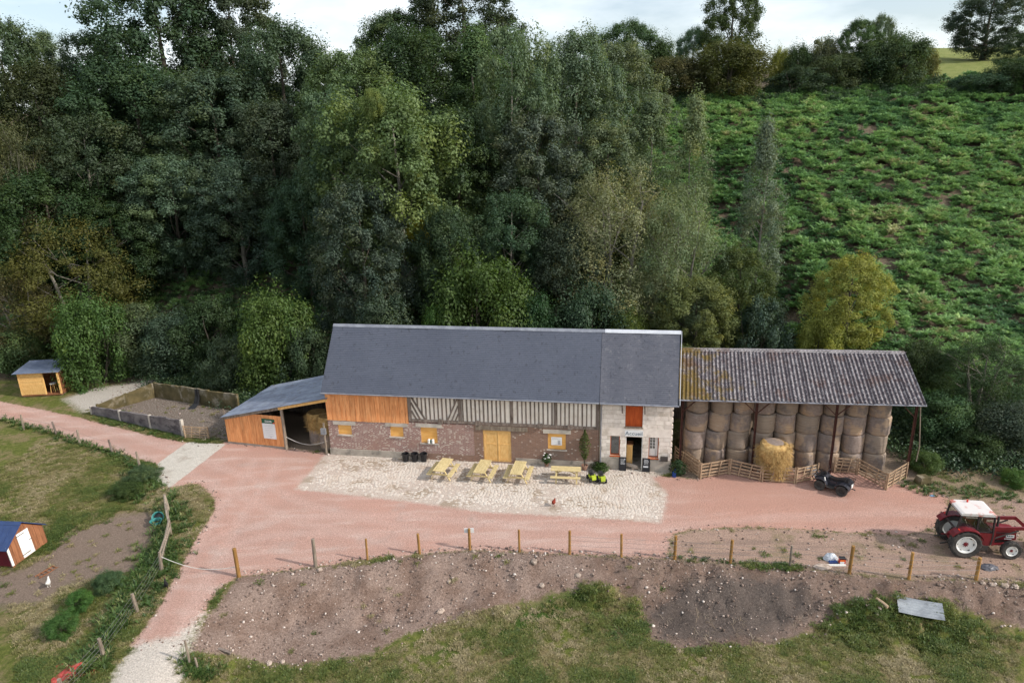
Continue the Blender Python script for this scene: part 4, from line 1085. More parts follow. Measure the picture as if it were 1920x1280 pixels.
def wall_with_holes(mb, s0, s1, z0, z1, t0, t1, holes):
    """flat wall between s0..s1, z0..z1, thickness t0..t1, with rectangular holes (s,s,z,z)"""
    xs = sorted({s0, s1, *[h[0] for h in holes], *[h[1] for h in holes]}); zs = sorted({z0, z1, *[h[2] for h in holes], *[h[3] for h in holes]})
    xs = [x for x in xs if s0 <= x <= s1]; zs = [z for z in zs if z0 <= z <= z1]
    solid = lambda i, j: 0 <= i < len(xs) - 1 and 0 <= j < len(zs) - 1 and not any(h[0] < (xs[i] + xs[i + 1]) / 2 < h[1] and h[2] < (zs[j] + zs[j + 1]) / 2 < h[3] for h in holes)
    for i in range(len(xs) - 1):
        for j in range(len(zs) - 1):
            if not solid(i, j): continue
            a, b, c, d = xs[i], xs[i + 1], zs[j], zs[j + 1]
            mb.add([(a, t0, c), (b, t0, c), (b, t0, d), (a, t0, d)], [(0, 1, 2, 3)])
            mb.add([(a, t1, c), (b, t1, c), (b, t1, d), (a, t1, d)], [(3, 2, 1, 0)])
            if not solid(i - 1, j): mb.add([(a, t0, c), (a, t1, c), (a, t1, d), (a, t0, d)], [(3, 2, 1, 0)])
            if not solid(i + 1, j): mb.add([(b, t0, c), (b, t1, c), (b, t1, d), (b, t0, d)], [(0, 1, 2, 3)])
            if not solid(i, j - 1): mb.add([(a, t0, c), (b, t0, c), (b, t1, c), (a, t1, c)], [(3, 2, 1, 0)])
            if not solid(i, j + 1): mb.add([(a, t0, d), (b, t0, d), (b, t1, d), (a, t1, d)], [(0, 1, 2, 3)])
    return mb
EAVE, RIDGE, DEP = 4.62, 8.2, 6.2
barn = thing('timber_framed_barn', 'long barn with slate roof, brick base, orange boards and cream half timbering', 'barn', (BO[0], BO[1], 0), TH)
WIN = [(.67, 1.61, 1.49, 2.18), (4.29, 5.18, 1.51, 2.23), (6.36, 7.47, 1.17, 2.28), (14.69, 15.83, 1.16, 2.25)]
DOOR = (10.5, 12.32, .08, 2.27)
wall_with_holes(MB(), 0, 9.9, .45, 2.6, 0, .35, WIN + [DOOR]).obj('brick_wall', M['brick'], barn)
wall_with_holes(MB(), 9.9, 17.9, .0, 2.68, 0.004, .35, WIN + [DOOR]).obj('old_brick_wall', M['brickold'], barn)
MB().span((-.03, -.06, -.3), (6.4, .35, .452)).obj('plinth', M['render'], barn)
MB().span((6.4, -.03, -.3), (9.9, .35, .447)).obj('plinth', M['brickold'], barn)
MB().span((12.6, -.035, -.3), (17.9, .2, .42)).obj('plinth', M['render'], barn)
# upper storey backing, gable walls and rear wall
MB().span((5.6, .03, 2.66), (17.9, .3, EAVE)).obj('daub_infill', M['infill'], barn)
MB().span((.02, .05, 2.55), (5.6, .3, EAVE)).obj('board_backing', M['oldtimber'], barn)
g = MB(); g.prism([(0.35, 0), (DEP, 0), (DEP, EAVE), (DEP / 2, RIDGE - .1), (.35, EAVE)], 0, 0.0, .3); g.obj('gable_wall', M['brickold'], barn)
MB().span((.3, DEP - .3, 0), (17.9, DEP, EAVE)).obj('rear_wall', M['brickold'], barn)
# orange boards
s = .0; k = 0
while s < 5.58:
    w = min(random.uniform(.30, .39), 5.6 - s)
    dz = random.uniform(-.015, .015)
    MB().span((s + .006, -.028 - random.uniform(0, .012), 2.5 + dz), (s + w - .006, .03, EAVE - .02)).obj('board', M['larch'], barn); s += w
# timber frame
ZB, ZT = 2.84, EAVE - .02
MB().span((5.62, -.035, 2.66), (17.9, .06, 2.83)).obj('sill_beam', M['oldtimber'], barn)
MB().span((5.62, -.03, EAVE - .12), (17.9, .06, EAVE)).obj('wall_plate', M['oldtimber'], barn)
POSTS_S = [5.72, 9.05, 12.4, 15.2, 17.8]
for s in POSTS_S:
    MB().span((s - .105, -.04, ZB), (s + .105, .06, EAVE - .12)).obj('post', M['oldtimber'], barn)
braceL = ((5.84, 4.46), (6.72, ZB)); braceR = ((8.93, 4.40), (8.22, ZB))
def zon(br, s):
    (a, b), (c, d) = br; return b + (d - b) * (s - a) / (c - a)
s = 5.72 + .27
while s < 17.7:
    if min(abs(s - p) for p in POSTS_S) > .17:
        lo = ZB
        if s < 6.70: lo = zon(braceL, s) + .04
        if 8.25 < s < 8.93: lo = zon(braceR, s) + .04
        x = s + random.uniform(-.012, .012); w = random.uniform(.034, .044)
        if EAVE - .12 - lo > .1: MB().box((x, .01, (lo + EAVE - .12) / 2), (2 * w, .08, EAVE - .12 - lo), (0, random.uniform(-.006, .006), 0)).obj('stud', M['oldtimber'], barn)
    s += .272
for a, b in (braceL, ((5.84, 3.98), (6.38, ZB)), ((5.84, 3.42), (6.12, ZB)), braceR, ((8.93, 3.86), (8.50, ZB)), ((8.93, 3.30), (8.74, ZB))):
    MB().bar((a[0], 0.0, a[1]), (b[0], 0.0, b[1]), .09, .09, (0, 1, 0)).obj('brace', M['oldtimber'], barn)
for s in (7.75, 10.2, 14.2, 16.1):
    MB().span((s - .15, -.12, 2.62), (s + .15, .05, 2.9)).obj('beam_end', M['oldtimber'], barn)
for i, (a, b, c, d) in enumerate(WIN):
    MB().span((a - .3, -.03, d + .01), (b + .32, .2, d + .27)).obj('lintel', M['concrete'], barn)
    w = MB().span((a, .06, c), (b, .12, d)).obj('shuttered_window', M['ply'], barn); w['label'] = 'window closed with orange plywood'
    MB().span((a - .08, -.05, c - .08), (b + .08, .06, c - .005)).obj('sill', M['concrete'], w)
MB().span((10.05, -.05, 2.3), (13.4, .2, 2.58)).obj('lintel', M['greytimber'], barn)
for a, b in ((10.5, 11.405), (11.415, 12.32)):
    d = MB().span((a, .04, .08), (b, .09, 2.27)).obj('door', M['pine'], barn)
    for z in (.2, 1.32, 2.16): MB().span((a + .06, .026, z - .045), (b - .06, .042, z + .045)).obj('rail', M['pine'], d)
    MB().span((a + .06, .024, .1), (a + .14, .042, 2.25)).obj('stile', M['pine'], d)
# roof
roof = MB(); stepped_roof(roof, (-.1, -.32, EAVE - .02), (17.92, -.32, EAVE - .02), (-.26, DEP / 2, RIDGE), (17.92, DEP / 2, RIDGE), 38)
stepped_roof(roof, (-.1, DEP + .32, EAVE - .02), (17.92, DEP + .32, EAVE - .02), (-.26, DEP / 2, RIDGE), (17.92, DEP / 2, RIDGE), 20)
ro = roof.obj('roof', M['slate'], barn)
MB().prism([(DEP / 2 - .16, RIDGE - .12), (DEP / 2, RIDGE + .05), (DEP / 2 + .16, RIDGE - .12), (DEP / 2, RIDGE + .02)], 0, -.28, 18.1).obj('ridge_cap', M['zinc'], ro)
MB().tube([(-.1, -.38, EAVE - .07), (17.9, -.38, EAVE - .05)], .055, 8).obj('gutter', M['zinc'], ro)

# ================================================================== STONE HOUSE
house = thing('stone_reception_house', 'pale chalk stone house with open doorway and orange loft door joined to the barn', 'house', (BO[0], BO[1], 0), TH)
HS0, HS1 = 17.93, 22.3
HH = [(19.55, 20.6, -.1, 2.27), (18.61, 19.2, .95, 2.28), (20.97, 21.57, .9, 2.29), (19.5, 20.55, 2.92, 4.5)]
wall_with_holes(MB(), HS0, HS1, -.3, EAVE, .0, .4, HH).obj('wall_core', M['mortar'], house)
def blocks(z0, z1, rows, proud, mat, jitter=.0):
    rh = (z1 - z0) / rows
    for r in range(rows):
        a, b = z0 + r * rh + .008, z0 + (r + 1) * rh - .008
        s = HS0 + .12 - random.uniform(0, .2) if r % 2 else HS0 + .12 - .35
        while s < HS1:
            w = random.uniform(.36, .62); x0, x1 = max(s, HS0 + .1), min(s + w, HS1 + .02); s += w
            if x1 - x0 < .08: continue
            segs = [(x0 + .006, x1 - .006)]
            for h in HH:
                if h[3] > a + .02 and h[2] < b - .02:
                    ns = []
                    for p, q in segs:
                        if q <= h[0] or p >= h[1]: ns.append((p, q))
                        else:
                            if p < h[0] - .03: ns.append((p, h[0] - .003))
                            if q > h[1] + .03: ns.append((h[1] + .003, q))
                    segs = ns
            for p, q in segs:
                if q - p < .05: continue
                pr = proud + random.uniform(0, jitter)
                MB().box(((p + q) / 2, .02 - pr / 2, (a + b) / 2), (q - p, .04 + pr, b - a)).obj('stone_block', M['stoneblock'], house)
blocks(.78, 2.30, 6, .02, 'a', .012)
blocks(2.86, EAVE - .02, 6, .012, 'a', .008)
band = [(HS0 + .1, -.03, 2.31), (19.54, .2, 2.86)]
MB().span(*band).obj('band_course', M['stoneblock'], house); MB().span((20.61, -.03, 2.31), (HS1 + .02, .2, 2.86)).obj('band_course', M['stoneblock'], house)
MB().span((19.55, -.025, 2.30), (20.6, .2, 2.90)).obj('door_lintel', M['stoneblock'], house)
MB().span((HS0 + .1, -.05, -.3), (19.545, .1, .77)).obj('plinth', M['render'], house)
MB().span((20.605, -.05, -.3), (HS1 + .03, .1, .77)).obj('plinth', M['render'], house)
for i in range(9):     # toothed corner
    z = .9 + i * .41
    MB().span((HS1, .01, z), (HS1 + .09, .35, z + .2)).obj('corner_stone', M['stoneblock'], house)
g = MB(); g.prism([(0.4, -.3), (DEP, -.3), (DEP, EAVE), (DEP / 2, RIDGE - .1), (.4, EAVE)], 0, HS1 - .35, HS1 - .002); g.obj('gable_wall', M['stoneblock'], house)
MB().span((HS0, DEP - .3, -.3), (HS1 - .36, DEP, EAVE)).obj('rear_wall', M['mortar'], house)
MB().span((HS0 + .05, .4, -.05), (HS1 - .4, DEP - .3, .03)).obj('floor', M['render'], house)
MB().span((HS0 + .05, .4, 2.45), (HS1 - .4, DEP - .3, 2.55)).obj('loft_floor', M['oldtimber'], house)
MB().span((HS0 - .03, .36, -.3), (HS0 + .05, DEP - .3, EAVE)).obj('party_wall', M['brick'], house)
ld = MB().span((19.5, .1, 2.94), (20.55, .16, 4.44)).obj('loft_door', M['orange'], house); ld['label'] = 'orange boarded loft door'
for i in range(7): MB().span((19.51 + i * .149, .085, 2.95), (19.51 + i * .149 + .14, .105, 4.43)).obj('board', M['orange'], ld)
MB().span((19.45, -.07, 2.86), (20.6, .1, 2.94)).obj('loft_sill', M['greytimber'], house)
rail = MB().bar((19.2, -.12, 4.46), (20.72, -.12, 4.46), .06, .06).obj('hoist_rail', M['rust'], house)
for s in (19.28, 20.64): MB().bar((s, -.12, 4.44), (s + .03, -.10, 3.86), .05, .05).obj('hanger', M['rust'], rail)
MB().span((19.8, -.10, 4.36), (20.25, -.02, 4.5)).obj('hoist_bracket', M['darkmetal'], rail)
# windows
f = MB(); a, b, c, d = HH[1]
for q in ((a, .10, c, a + .05, .16, d), (b - .05, .10, c, b, .16, d), (a + .05, .10, c, b - .05, .16, c + .05), (a + .05, .10, d - .05, b - .05, .16, d)): f.span(q[:3], q[3:])
w = f.obj('window', M['orange'], house)
MB().span((a + .05, .125, c + .05), (b - .05, .135, d - .05)).obj('pane', M['glass'], w)
MB().span((a - .03, -.08, c - .05), (b + .03, .1, c - .005)).obj('sill', M['orange'], w)
a, b, c, d = HH[2]
f = MB()
for q in ((a, .10, c, a + .04, .16, d), (b - .04, .10, c, b, .16, d), (a + .04, .10, c, b - .04, .16, c + .04), (a + .04, .10, d - .04, b - .04, .16, d)): f.span(q[:3], q[3:])
w = f.obj('window', M['orange'], house)
MB().span((a - .03, -.08, c - .05), (b + .03, .1, c - .005)).obj('sill', M['orange'], w)
cs = MB().span((a + .05, .2, c + .05), (b - .14, .24, c + .52)).obj('white_casement', M['white'], w)
for i in range(4):
    z = c + .56 + i * .205
    for j in range(2): MB().span((a + .08 + j * .17, .215, z), (a + .22 + j * .17, .225, z + .17)).obj('pane', M['glass'], cs)
for j in range(3): MB().span((a + .05 + j * .17, .2, c + .52), (a + .08 + j * .17, .24, d - .05)).obj('glazing_bar', M['white'], cs)
for i in range(5): MB().span((a + .08, .203, c + .525 + i * .205), (a + .39, .237, c + .555 + i * .205)).obj('glazing_bar', M['white'], cs)
MB().span((a + .42, .2, c + .05), (b - .04, .24, d - .05)).obj('shutter_leaf', M['white'], w)
for a, b in ((19.55, 19.6), (20.55, 20.6)): MB().span((a, .02, -.02), (b, .14, 2.27)).obj('door_jamb', M['white'], house)
dl = MB().span((19.62, .5, .04), (20.0, .55, 1.5)).obj('counter_front', M['pine'], house)
MB().span((19.6, .46, 1.5), (20.04, .95, 1.55)).obj('counter_top', M['brownboards'], dl)
roof = MB(); stepped_roof(roof, (17.924, -.34, EAVE - .02), (22.62, -.34, EAVE - .02), (17.924, DEP / 2, RIDGE), (22.8, DEP / 2, RIDGE), 38)
stepped_roof(roof, (17.924, DEP + .34, EAVE - .02), (22.62, DEP + .34, EAVE - .02), (17.924, DEP / 2, RIDGE), (22.8, DEP / 2, RIDGE), 20)
ro = roof.obj('roof', M['slateold'], house)
MB().prism([(DEP / 2 - .17, RIDGE - .12), (DEP / 2, RIDGE + .07), (DEP / 2 + .17, RIDGE - .12), (DEP / 2, RIDGE + .03)], 0, 18.1, 22.84).obj('ridge_cap', M['zincnew'], ro)
MB().tube([(17.95, -.40, EAVE - .05), (22.65, -.40, EAVE - .05)], .055, 8).obj('gutter', M['zinc'], ro)
MB().bar((22.7, -.36, EAVE - .02), (22.88, DEP / 2, RIDGE + .02), .03, .10).obj('verge_board', M['zincnew'], ro)
MB().tube([(18.05, -.36, EAVE - .1), (18.02, -.06, EAVE - .35), (18.02, -.06, .2)], .045, 8).obj('downpipe', M['zinc'], house)
MB().span((21.70, -.22, .80), (22.15, -.06, 1.08)).obj('window_basket', M['darkmetal'], house)

def on_barn(s, t, z): return (BO[0] + BU[0] * s + BV[0] * t, BO[1] + BU[1] * s + BV[1] * t, z)
def text_mesh(body, size, mat, parent, loc, rot, name='lettering', depth=.004, align='CENTER'):
    cu = bpy.data.curves.new(name, 'FONT'); cu.body = body; cu.size = size; cu.align_x = align; cu.align_y = 'CENTER'; cu.extrude = depth; cu.resolution_u = 2
    tmp = bpy.data.objects.new(name, cu); COL.objects.link(tmp)
    dg = bpy.context.evaluated_depsgraph_get()
    me = bpy.data.meshes.new_from_object(tmp.evaluated_get(dg)); bpy.data.objects.remove(tmp); bpy.data.curves.remove(cu)
    me.materials.clear(); me.materials.append(mat)
    return link_mesh(name, me, parent, loc, rot)
UPR = (math.pi / 2, 0, 0)
sg = thing('reception_sign', 'white sign reading Accueil over the doorway', 'sign', on_barn(20.05, -.06, 2.53), TH)
MB().box((0, 0, 0), (1.12, .03, .40)).obj('panel', M['paper'], sg)
text_mesh('Accueil', .36, M['ink'], sg, (0, -.018, 0), UPR)
def scrawl(parent, x0, x1, zs, y, mat, hh=.03, seed=1):
    rg = random.Random(seed)
    for z in zs:
        x = x0 + rg.uniform(0, .02)
        mb = MB()
        while x < x1 - .03:
            w = rg.uniform(.03, .08); mb.box((min(x + w / 2, x1), y, z), (w * .8, .003, hh * rg.uniform(.7, 1.1))); x += w
        mb.obj('chalk_line', mat, parent)
for s, lab, seed in ((19.40, 'black chalkboard leaning left of the open doorway', 3), (20.85, 'black chalkboard leaning right of the open doorway', 5)):
    cb = thing('chalkboard', lab, 'chalkboard', on_barn(s, -.16, 0), TH, 'chalkboards by the doorway')
    cb.rotation_euler = (-.10, 0, TH)
    MB().box((0, 0, .44), (.44, .025, .86)).obj('panel', M['board'], cb)
    f = MB()
    for q in (((-.22, 0, .44), (.03, .04, .88)), ((.22, 0, .44), (.03, .04, .88)), ((0, 0, .885), (.41, .04, .03)), ((0, 0, .0), (.41, .04, .03))): f.box(*q)
    f.obj('frame', M['darkframe'], cb)
    scrawl(cb, -.14, .12, [.78, .70, .62, .56, .50, .44] if seed == 3 else [.80, .75, .70, .64, .58, .50], -.016, M['chalk'], .028, seed)
    if seed == 5: MB().box((-.02, -.016, .34), (.3, .003, .10)).obj('chalk_panel', M['chalk'], cb)
    else: MB().box((.13, -.016, .77), (.06, .003, .07)).obj('chalk_panel', M['chalk'], cb)
nb = thing('notice_sheet', 'white plan sheet pinned on the orange board right of the barn doors', 'notice', on_barn(15.24, .045, 1.72), TH)
MB().box((0, 0, 0), (.68, .01, .56)).obj('sheet', M['paper'], nb)
scrawl(nb, -.28, .2, [.2, .14], -.008, M['greyprint'], .02, 8); MB().box((.16, -.008, -.08), (.16, .003, .3)).obj('drawing', M['greyprint'], nb)
cr = thing('white_canister_pair', 'two small white canisters on the sill of the third window', 'canister', on_barn(7.02, -.0, 1.17), TH)
for x in (-.13, .13):
    c_ = MB(); c_.rings([circ((x, 0, 0), .095, 10, 2), circ((x, 0, .24), .095, 10, 2), circ((x, 0, .29), .05, 10, 2)]); c_.obj('canister', M['white'], cr)
MB().box((0, -.02, .15), (.06, .08, .22)).obj('label_strip', M['greenprint'], cr)
bx_ = thing('meter_box', 'grey meter box on a weathered post at the left barn corner', 'meter box', on_barn(-.28, -.12, 0), TH)
MB().tube([(0, 0, -.2), (.0, 0, 1.2), (.02, 0, 2.3)], .07, 8).obj('post', M['greytimber'], bx_)
MB().box((0, -.1, 1.75), (.34, .16, .42)).obj('box', M['galv'], bx_)

# ================================================================== LEAN-TO
LT = math.radians(-15.0)
lean = thing('lean_to_shed', 'open lean-to shed with grey sheet roof and orange boards beside the barn', 'shed', (BO[0], BO[1] + .05, 0), LT)
LS, LD = -8.1, 6.0       # reaches this far left, this deep
def lz(s): return 4.0 + (s / LS) * (2.02 - 4.0)
s = LS + .08
while s < -3.55:
    w = min(random.uniform(.26, .36), -3.5 - s); zt = min(lz(s + w / 2) - .16, 2.42)
    MB().span((s + .005, -.03 - random.uniform(0, .012), .16), (s + w - .005, .02, zt)).obj('board', M['larch'], lean); s += w
MB().span((LS + .05, .0, -.2), (-3.4, .15, .155)).obj('footing', M['render'], lean)
MB().tube([(-3.42, -.02, -.2), (-3.4, -.02, 1.5), (-3.44, 0, lz(-3.4) - .14)], [.12, .105, .10], 9).obj('post', M['greytimber'], lean)
for s in (LS + .1, -3.4): MB().tube([(s, LD - .1, -.2), (s, LD - .1, lz(s) - .14)], .09, 8).obj('post', M['greytimber'], lean)
MB().bar((LS - .05, -.1, lz(LS) - .10), (-3.6, -.1, lz(-3.6) - .10), .05, .18).obj('barge_board', M['greytimber'], lean)
MB().bar((-3.6, -.1, lz(-3.6) - .10), (.15, -.1, lz(.15) - .10), .05, .18).obj('barge_board', M['pine'], lean)
MB().span((LS + .02, .1, 0), (LS + .1, LD, 1.9)).obj('side_boards', M['oldtimber'], lean)
MB().span((LS + .1, LD - .06, 0), (-.2, LD, 2.1)).obj('rear_boards', M['oldtimber'], lean)
for t in (1.5, 3.0, 4.5): MB().bar((LS, t, lz(LS) - .13), (.1, t, lz(.1) - .13), .1, .14).obj('rafter', M['oldtimber'], lean)
# roof sheets, corrugations running down the slope
def corrugated(length, width, pitch, amp, th, mat, name, nl=1, seg=6):
    """sheet lying in xy: x along the corrugations, waves across y"""
    ny_ = int(round(width / pitch)) * seg
    ys = np.linspace(0, width, ny_ + 1); zs = amp * np.cos(ys / pitch * 2 * math.pi)
    xs = np.linspace(0, length, nl + 1)
    vs = [(x, y, z) for x in xs for y, z in zip(ys, zs)] + [(x, y, z - th) for x in xs for y, z in zip(ys, zs)]
    n1 = ny_ + 1; off = n1 * (nl + 1); fs = []
    for i in range(nl):
        for j in range(ny_):
            a = i * n1 + j; fs.append((a, a + n1, a + n1 + 1, a + 1)); fs.append((off + a, off + a + 1, off + a + n1 + 1, off + a + n1))
    for j in range(ny_):
        fs.append((j, j + 1, off + j + 1, off + j)); a = nl * n1 + j; fs.append((a + 1, a, off + a, off + a + 1))
    for i in range(nl):
        a = i * n1; fs.append((a + n1, a, off + a, off + a + n1)); a = i * n1 + ny_; fs.append((a, a + n1, off + a + n1, off + a))
    mb = MB(); mb.add(vs, fs); me = mb.mesh(name, mat, True); return me
slope = math.atan2(lz(.1) - lz(LS - .15), .1 - LS + .15); slen = math.hypot(lz(.1) - lz(LS - .15), .25 - LS)
sheet_me = corrugated(slen / 2 + .12, .9, .15, .022, .008, M['leansheet'], 'roof_sheet')
for i in range(7):
    for j in range(2):
        o = link_mesh('roof_sheet', sheet_me, lean, (LS - .15 + j * (slen / 2) * math.cos(slope), -.25 + i * .9 - i * .003, lz(LS - .15) + .03 + j * (slen / 2) * math.sin(slope) + j * .018 + (i % 2) * .012), (0, -slope, 0))
nb = thing('rules_board', 'white notice board with green header on the orange lean-to boards', 'notice board', (lean.location.x, lean.location.y, 0), LT)
_c = Vector((math.cos(LT), math.sin(LT), 0)); _v = Vector((-math.sin(LT), math.cos(LT), 0))
nb.location = Vector(lean.location) + _c * (-4.55) + _v * (-.06) + Vector((0, 0, 1.42))
MB().box((0, 0, -.15), (.98, .02, 1.14)).obj('panel', M['paper'], nb)
MB().box((0, -.001, .585), (.98, .026, .33)).obj('header', M['greenprint'], nb)
scrawl(nb, -.26, .28, [.62, .53], -.017, M['paper'], .045, 11)
MB().box((.43, -.002, .47), (.12, .03, .09)).obj('corner_tab', M['redprint'], nb)
scrawl(nb, -.34, .34, [.32, .22], -.014, M['greyprint'], .018, 12); scrawl(nb, -.3, .3, [.08, -.08, -.2, -.34, -.5], -.014, M['greyprint'], .014, 13)
MB().box((.08, -.014, -.60), (.06, .003, .07)).obj('emblem', M['greyprint'], nb)
rp = MB(); rp.tube([(-3.3 + 3.1 * k / 10, -.06, .95 - .42 * math.sin(math.pi * k / 10) + (.0 if k else 0)) for k in range(11)], .018, 5)
r_ = rp.obj('barrier_rope', M['rope'], None, lean.location, (0, 0, LT)); tag(r_, 'pale rope strung across the lean-to opening', 'rope')

# ================================================================== HAY SHED
ST = math.radians(-7.5)
SO = np.array([9.6, 39.2])
shed = thing('hay_shed', 'open hay shed with lichen spotted corrugated roof and rusty posts', 'shed', (SO[0], SO[1], 0), ST)
SE, SRZ, SRT = 4.82, 6.36, 4.6
def fibro_mat():
    t = NT('fibre cement'); w = t.coord('World'); o = t.coord('Object')
    sep = t.node('ShaderNodeSeparateXYZ', {0: w}); 
    oz = t.node('ShaderNodeSeparateXYZ', {0: o}).outputs[2]
    base = t.ramp(t.noise(w, 5, 4, .7), [(.3, (.055, .046, .052)), (.7, (.105, .09, .098))])
    blotch = t.noise(w, 5.5, 6, .8); fine = t.noise(w, 14, 4, .8)
    crest = t.math('ADD', t.math('MULTIPLY', oz, 5.0), t.math('MULTIPLY', t.math('SUBTRACT', blotch, .5), 2.4))      # lichen sits on the crests, dirt in the troughs
    col = t.mix(t.step(crest, .02, .20), base, t.ramp(fine, [(.3, (.20, .182, .186)), (.7, (.38, .355, .36))]))
    col = t.mix(t.math('MULTIPLY', t.step(t.noise(w, 9, 5, .7), .56, .66), .7), col, (.045, .036, .040))
    mossf = t.math('ADD', t.math('MULTIPLY', t.math('SUBTRACT', 14.2, sep.outputs[0]), .14), t.math('MULTIPLY', t.math('SUBTRACT', t.noise(w, 1.3, 5, .65), .5), 2.2))
    moss = t.ramp(t.noise(w, 11, 4, .7), [(.3, (.075, .048, .012)), (.6, (.17, .115, .028)), (.8, (.30, .24, .13))])
    col = t.mix(t.math('MULTIPLY', t.step(mossf, .1, .55), .9), col, moss)
    col = t.mix(t.math('MULTIPLY', t.step(t.noise(w, .7, 5, .65), .52, .68), .6), col, (.10, .055, .042))
    return t.finish(col, .95, t.bump(fine, .5, .02), spec=.1)
M['fibro'] = fibro_mat()
pitch_f = .235; ncol = 15; colw = pitch_f * 4
roof_w = 13.95; colw = roof_w / ncol; pitch_f = colw / 4
rl = math.hypot(SRZ - SE, SRT + .42); ra = math.atan2(SRZ - SE, SRT + .42)
nrow = 3; row = rl / nrow
fs_me = corrugated(row + .14, colw + .03, (colw + .03) / 4, .036, .012, M['fibro'], 'roof_sheet', 1, 8)
skew = .55
for c in range(ncol):
    for r in range(nrow):
        y0 = -.42 + r * row * math.cos(ra); z0 = SE + .05 + r * row * math.sin(ra) + .012 * (c % 2) + random.uniform(-.006, .006)
        x0 = .42 + c * colw + skew * (r / nrow)
        # local x of the sheet runs up the roof
        Mx = Matrix.Rotation(math.pi / 2 - skew / (SRT + .42), 4, 'Z') @ Matrix.Rotation(-ra + .006, 4, 'Y') @ Matrix.Translation((0, -colw - .03, 0))
        o = link_mesh('roof_sheet', fs_me, shed); o.matrix_local = Matrix.Translation((x0, y0, z0 + .016 * (nrow - r) * 0)) @ Mx
        # rear slope
        if r < 3:
            Mr = Matrix.Translation((x0 + skew * .5, 2 * SRT - y0 + .0, z0)) @ Matrix.Rotation(-math.pi / 2, 4, 'Z') @ Matrix.Rotation(-ra + .006, 4, 'Y')
            o = link_mesh('roof_sheet', fs_me, shed); o.matrix_local = Mr
for c in range(ncol):
    x0 = .42 + skew + c * colw
    MB().prism([(SRT - .22, SRZ + .0), (SRT - .02, SRZ + .13), (SRT + .02, SRZ + .13), (SRT + .22, SRZ + .0), (SRT, SRZ + .09)], 0, x0 + .01, x0 + colw + .02 * (c % 2)).obj('ridge_tile', M['fibro'], shed)
for s in (.72, 5.1, 9.7, 14.12):
    p = MB()
    for dx in (-.055, .055): p.box((s + dx, 0, SE / 2 - .15), (.014, .13, SE + .1))
    p.box((s, 0, SE / 2 - .15), (.10, .014, SE + .1)); p.obj('post', M['rust'], shed)
    p = MB(); p.box((s + .3, 7.6, SE / 2 - .15), (.12, .14, SE + .1)); p.obj('post', M['rust'], shed)
    for q in (-1, 1):
        if .5 < s + q * .9 < 14.6: MB().bar((s, .0, SE - .95), (s + q * .85, .0, SE - .12), .05, .05).obj('brace', M['rust'], shed)
    MB().bar((s, -.3, SE - .06), (s + .5, SRT, SRZ - .12), .1, .16).obj('rafter', M['rust'], shed)
    MB().bar((s + .5, SRT, SRZ - .12), (s + .9, 8.6, SE + .2), .1, .16).obj('rafter', M['rust'], shed)
MB().bar((.5, 0, SE - .1), (14.35, 0, SE - .1), .1, .14).obj('eaves_beam', M['rust'], shed)
MB().tube([(.42, -.46, SE + .0), (14.42, -.46, SE + .0)], .045, 6).obj('gutter', M['zinc'], shed)
MB().span((.6, 7.7, 0), (13.2, 7.8, 4.6)).obj('rear_cladding', M['oldtimber'], shed)
for s, y0 in ((14.1, 3.6), (14.55, .1)):
    MB().tube([(s - .25, y0, SE + .1), (s + .1, y0, 2.0), (s + .05, y0, 1.0)], .035, 6).obj('hanging_pole', M['greytimber'], shed)
ps = MB(); ps.box((14.75, -.75, .22), (.75, .6, .5), (0, 0, .3), .8); ps.obj('footing_stone', M['mosswall'], shed)
# ================================================================== BALES
def bale_mat():
    t = NT('wrapped hay'); o = t.coord('Object'); info = t.node('ShaderNodeObjectInfo'); r = info.outputs['Random']
    v = t.node('ShaderNodeVectorMath', {0: o, 1: t.node('ShaderNodeCombineXYZ', {0: t.math('MULTIPLY', r, 51.0), 2: t.math('MULTIPLY', r, 7.0)}).outputs[0]}, operation='ADD').outputs[0]
    band = t.noise(t.node('ShaderNodeMapping', {'Vector': v, 'Scale': (.7, .7, 22)}).outputs[0], 1.4, 4, .7)
    col = t.ramp(band, [(.25, (.23, .165, .118)), (.5, (.345, .262, .195)), (.75, (.44, .345, .265))])
    grey = t.math('MULTIPLY', t.step(t.math('ADD', t.noise(v, .9, 4, .6), t.math('MULTIPLY', t.math('SUBTRACT', r, .5), .25)), .47, .60), .8)
    col = t.mix(grey, col, t.ramp(t.noise(v, 6, 4, .7), [(.3, (.13, .108, .10)), (.7, (.25, .215, .205))]))
    glint = t.math('MULTIPLY', t.step(t.noise(t.node('ShaderNodeMapping', {'Vector': v, 'Scale': (1, 1, 2.5), 'Rotation': (.4, .6, 0)}).outputs[0], 2.4, 4, .6, 1.5), .63, .68), .5)
    col = t.mix(glint, col, (.44, .40, .385))
    col = t.node('ShaderNodeHueSaturation', {'Value': t.math('ADD', .72, t.math('MULTIPLY', r, .5)), 'Saturation': t.math('ADD', .85, t.math('MULTIPLY', r, .4)), 'Color': col}).outputs[0]
    return t.finish(col, .75, t.bump(t.math('ADD', band, t.noise(v, 18, 4)), .7, .03), spec=.2)
M['bale'] = bale_mat()
